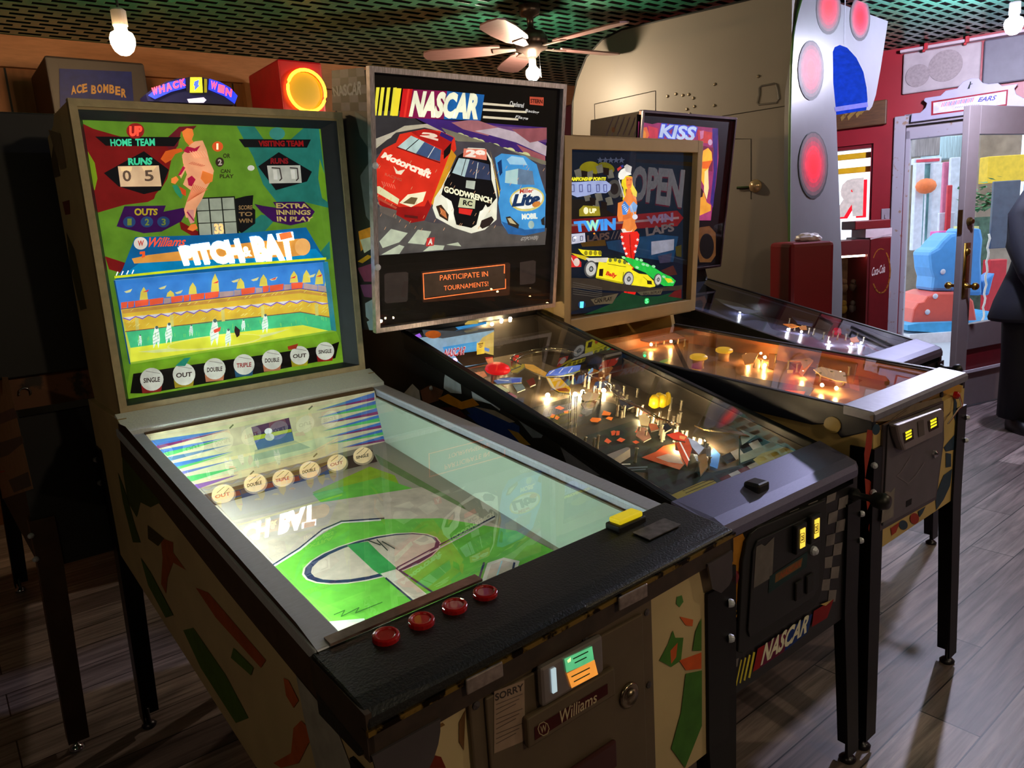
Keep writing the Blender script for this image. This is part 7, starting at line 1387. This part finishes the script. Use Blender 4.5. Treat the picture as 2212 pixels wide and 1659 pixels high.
# ================================================================ person at the right edge
PB=atz(2235,905,0); PX,PY=PB.x-.17,PB.y-.20
pr=empty('person',(PX,PY,0),-.08,'person in a dark navy coat and dark trousers beside the open door','person')
def skinmesh(name,verts,edges,rad,m,parent,sub=2):
    me=bpy.data.meshes.new(name); me.from_pydata(verts,edges,[]); o=bpy.data.objects.new(name,me); COL.objects.link(o); o.parent=parent; me.materials.append(m)
    s=o.modifiers.new('skin','SKIN'); 
    for v,r_ in zip(me.skin_vertices[0].data,rad): v.radius=(r_,r_) if not isinstance(r_,tuple) else r_
    me.skin_vertices[0].data[0].use_root=True; s.use_smooth_shade=True; b=o.modifiers.new('sub','SUBSURF'); b.levels=b.render_levels=sub; return o
SKINM=mat('skin',(205,150,130),.5,amp=.05)
V=[(.02,0,.95),(.05,.01,1.12),(.09,.01,1.32),(.11,.015,1.47),(.11,0,1.55),(.11,-.01,1.63),(.11,-.01,1.73),
 (-.07,.01,1.42),(-.14,.0,1.18),(-.12,-.20,.93),(-.08,-.27,.80),(.28,.01,1.42),(.34,.02,1.18),(.33,-.08,.96),(.32,-.10,.89),
 (-.07,0,.88),(-.09,-.01,.50),(-.10,.01,.10),(-.10,-.06,.05),(-.10,-.15,.035),(.10,0,.88),(.10,.01,.50),(.10,.03,.10),(.10,-.04,.05),(.10,-.13,.035)]
Ed=[(0,1),(1,2),(2,3),(3,4),(4,5),(5,6),(3,7),(7,8),(8,9),(9,10),(3,11),(11,12),(12,13),(13,14),(0,15),(15,16),(16,17),(17,18),(18,19),(0,20),(20,21),(21,22),(22,23),(23,24)]
Rd=[(.13,.10),(.12,.09),(.15,.10),(.07,.07),.05,(.075,.09),(.07,.085),.05,.04,.03,(.036,.018),.05,.04,.03,(.036,.018),.08,.055,.04,.035,.025,.08,.055,.04,.035,.025]
# fingers
hv=len(V)
for sx,w0 in ((-1,10),(1,14)):
    b0=Vector(V[w0])
    for i,(dx,l_) in enumerate(((-.024,.07),(-.008,.082),(.008,.078),(.024,.062))):
        V.append(tuple(b0+Vector((dx,-.01,-.035)))); V.append(tuple(b0+Vector((dx,-.022,-.035-l_*.55)))); V.append(tuple(b0+Vector((dx,-.01,-.035-l_))))
        k0=len(V)-3; Ed+=[(w0,k0),(k0,k0+1),(k0+1,k0+2)]; Rd+=[.009,.0085,.007]
    V.append(tuple(b0+Vector((-sx*.035,-.02,-.01)))); V.append(tuple(b0+Vector((-sx*.05,-.03,-.05)))); k0=len(V)-2; Ed+=[(w0,k0),(k0,k0+1)]; Rd+=[.011,.008]
body=skinmesh('body',V,Ed,Rd,SKINM,pr)
COAT=mat('dark_navy_coat',(18,20,34),.8,amp=.15,scale=80)
def ringe(z,rx,ry,cx=0,cy=0,n=20): return [(cx+rx*math.cos(2*PI*i/n),cy+ry*math.sin(2*PI*i/n),z) for i in range(n)]
MB().loft([ringe(.70,.27,.20,-.01),ringe(.72,.275,.205,-.01),ringe(.82,.255,.20,.0),ringe(1.0,.215,.18,.035),ringe(1.2,.20,.165,.07),ringe(1.36,.21,.15,.10),ringe(1.45,.18,.12,.11),ringe(1.52,.08,.08,.11)],cap=True).build('coat',COAT,pr,smooth=True)
MB().tube([(-.06,.01,1.43),(-.13,.01,1.32),(-.15,-.02,1.16),(-.15,-.14,1.0),(-.11,-.24,.86)],[.085,.082,.078,.068,.060],14).build('sleeve',COAT,pr,smooth=True)
MB().tube([(.28,.01,1.43),(.33,.02,1.30),(.35,.02,1.15),(.34,-.06,.98),(.33,-.09,.90)],[.08,.075,.068,.06,.058],14).build('sleeve',COAT,pr,smooth=True)
TR=mat('dark_trousers',(16,17,28),.85,amp=.1)
for sx in (-1,1): MB().tube([(sx*.09+.01,0,.95),(sx*.10,0,.7),(sx*.10,0,.45),(sx*.10,.015,.08)],[.115,.105,.095,.09],12).build('trouser_leg',TR,pr,smooth=True)
for sx in (-1,1): MB().loft([ringe(.0,.05,.13,sx*.10,-.06),ringe(.03,.052,.135,sx*.10,-.06),ringe(.07,.045,.10,sx*.10,-.03),ringe(.10,.04,.06,sx*.10,.01)]).build('shoe',mat('black_shoe',(12,12,12),.4),pr,smooth=True)
mb=MB(); mb.sph((.11,.005,1.70),.105,16,sq=(.86,1,1.12)); mb.build('hair',mat('dark_hair',(34,24,18),.6),pr,smooth=True)
mb=MB(); mb.sph((.11,-.03,1.665),.088,16,sq=(.85,.85,1.2)); mb.lathe([(.014,0),(.004,.03)],(.11,-.10,1.66),(0,-1,.2),8); mb.build('face',SKINM,pr,smooth=True)
for sx in (-1,1): MB().sph((.11+sx*.032,-.104,1.685),.010,8,sq=(1.3,.6,.8)).build('eye',mat('eye_white',(220,220,215),.3),pr); MB().sph((.11+sx*.080,-.01,1.665),.02,8,sq=(.4,.8,1.3)).build('ear',SKINM,pr)
MB().box(.088,.132,-.106,-.098,1.618,1.626).build('mouth',mat('lips',(170,90,85),.5),pr)
# power cord under the baseball machine
o=MB().tube([FA.wld((-.2,1.1,.5)),FA.wld((-.22,.9,.25)),FA.wld((-.25,.75,.06)),FA.wld((-.1,.62,.012)),FA.wld((.12,.8,.012)),FA.wld((.3,1.2,.012))],.006,8).build('power_cord',RUB,smooth=True); tag(o,'black power cord looping to the floor under the baseball machine','cord')
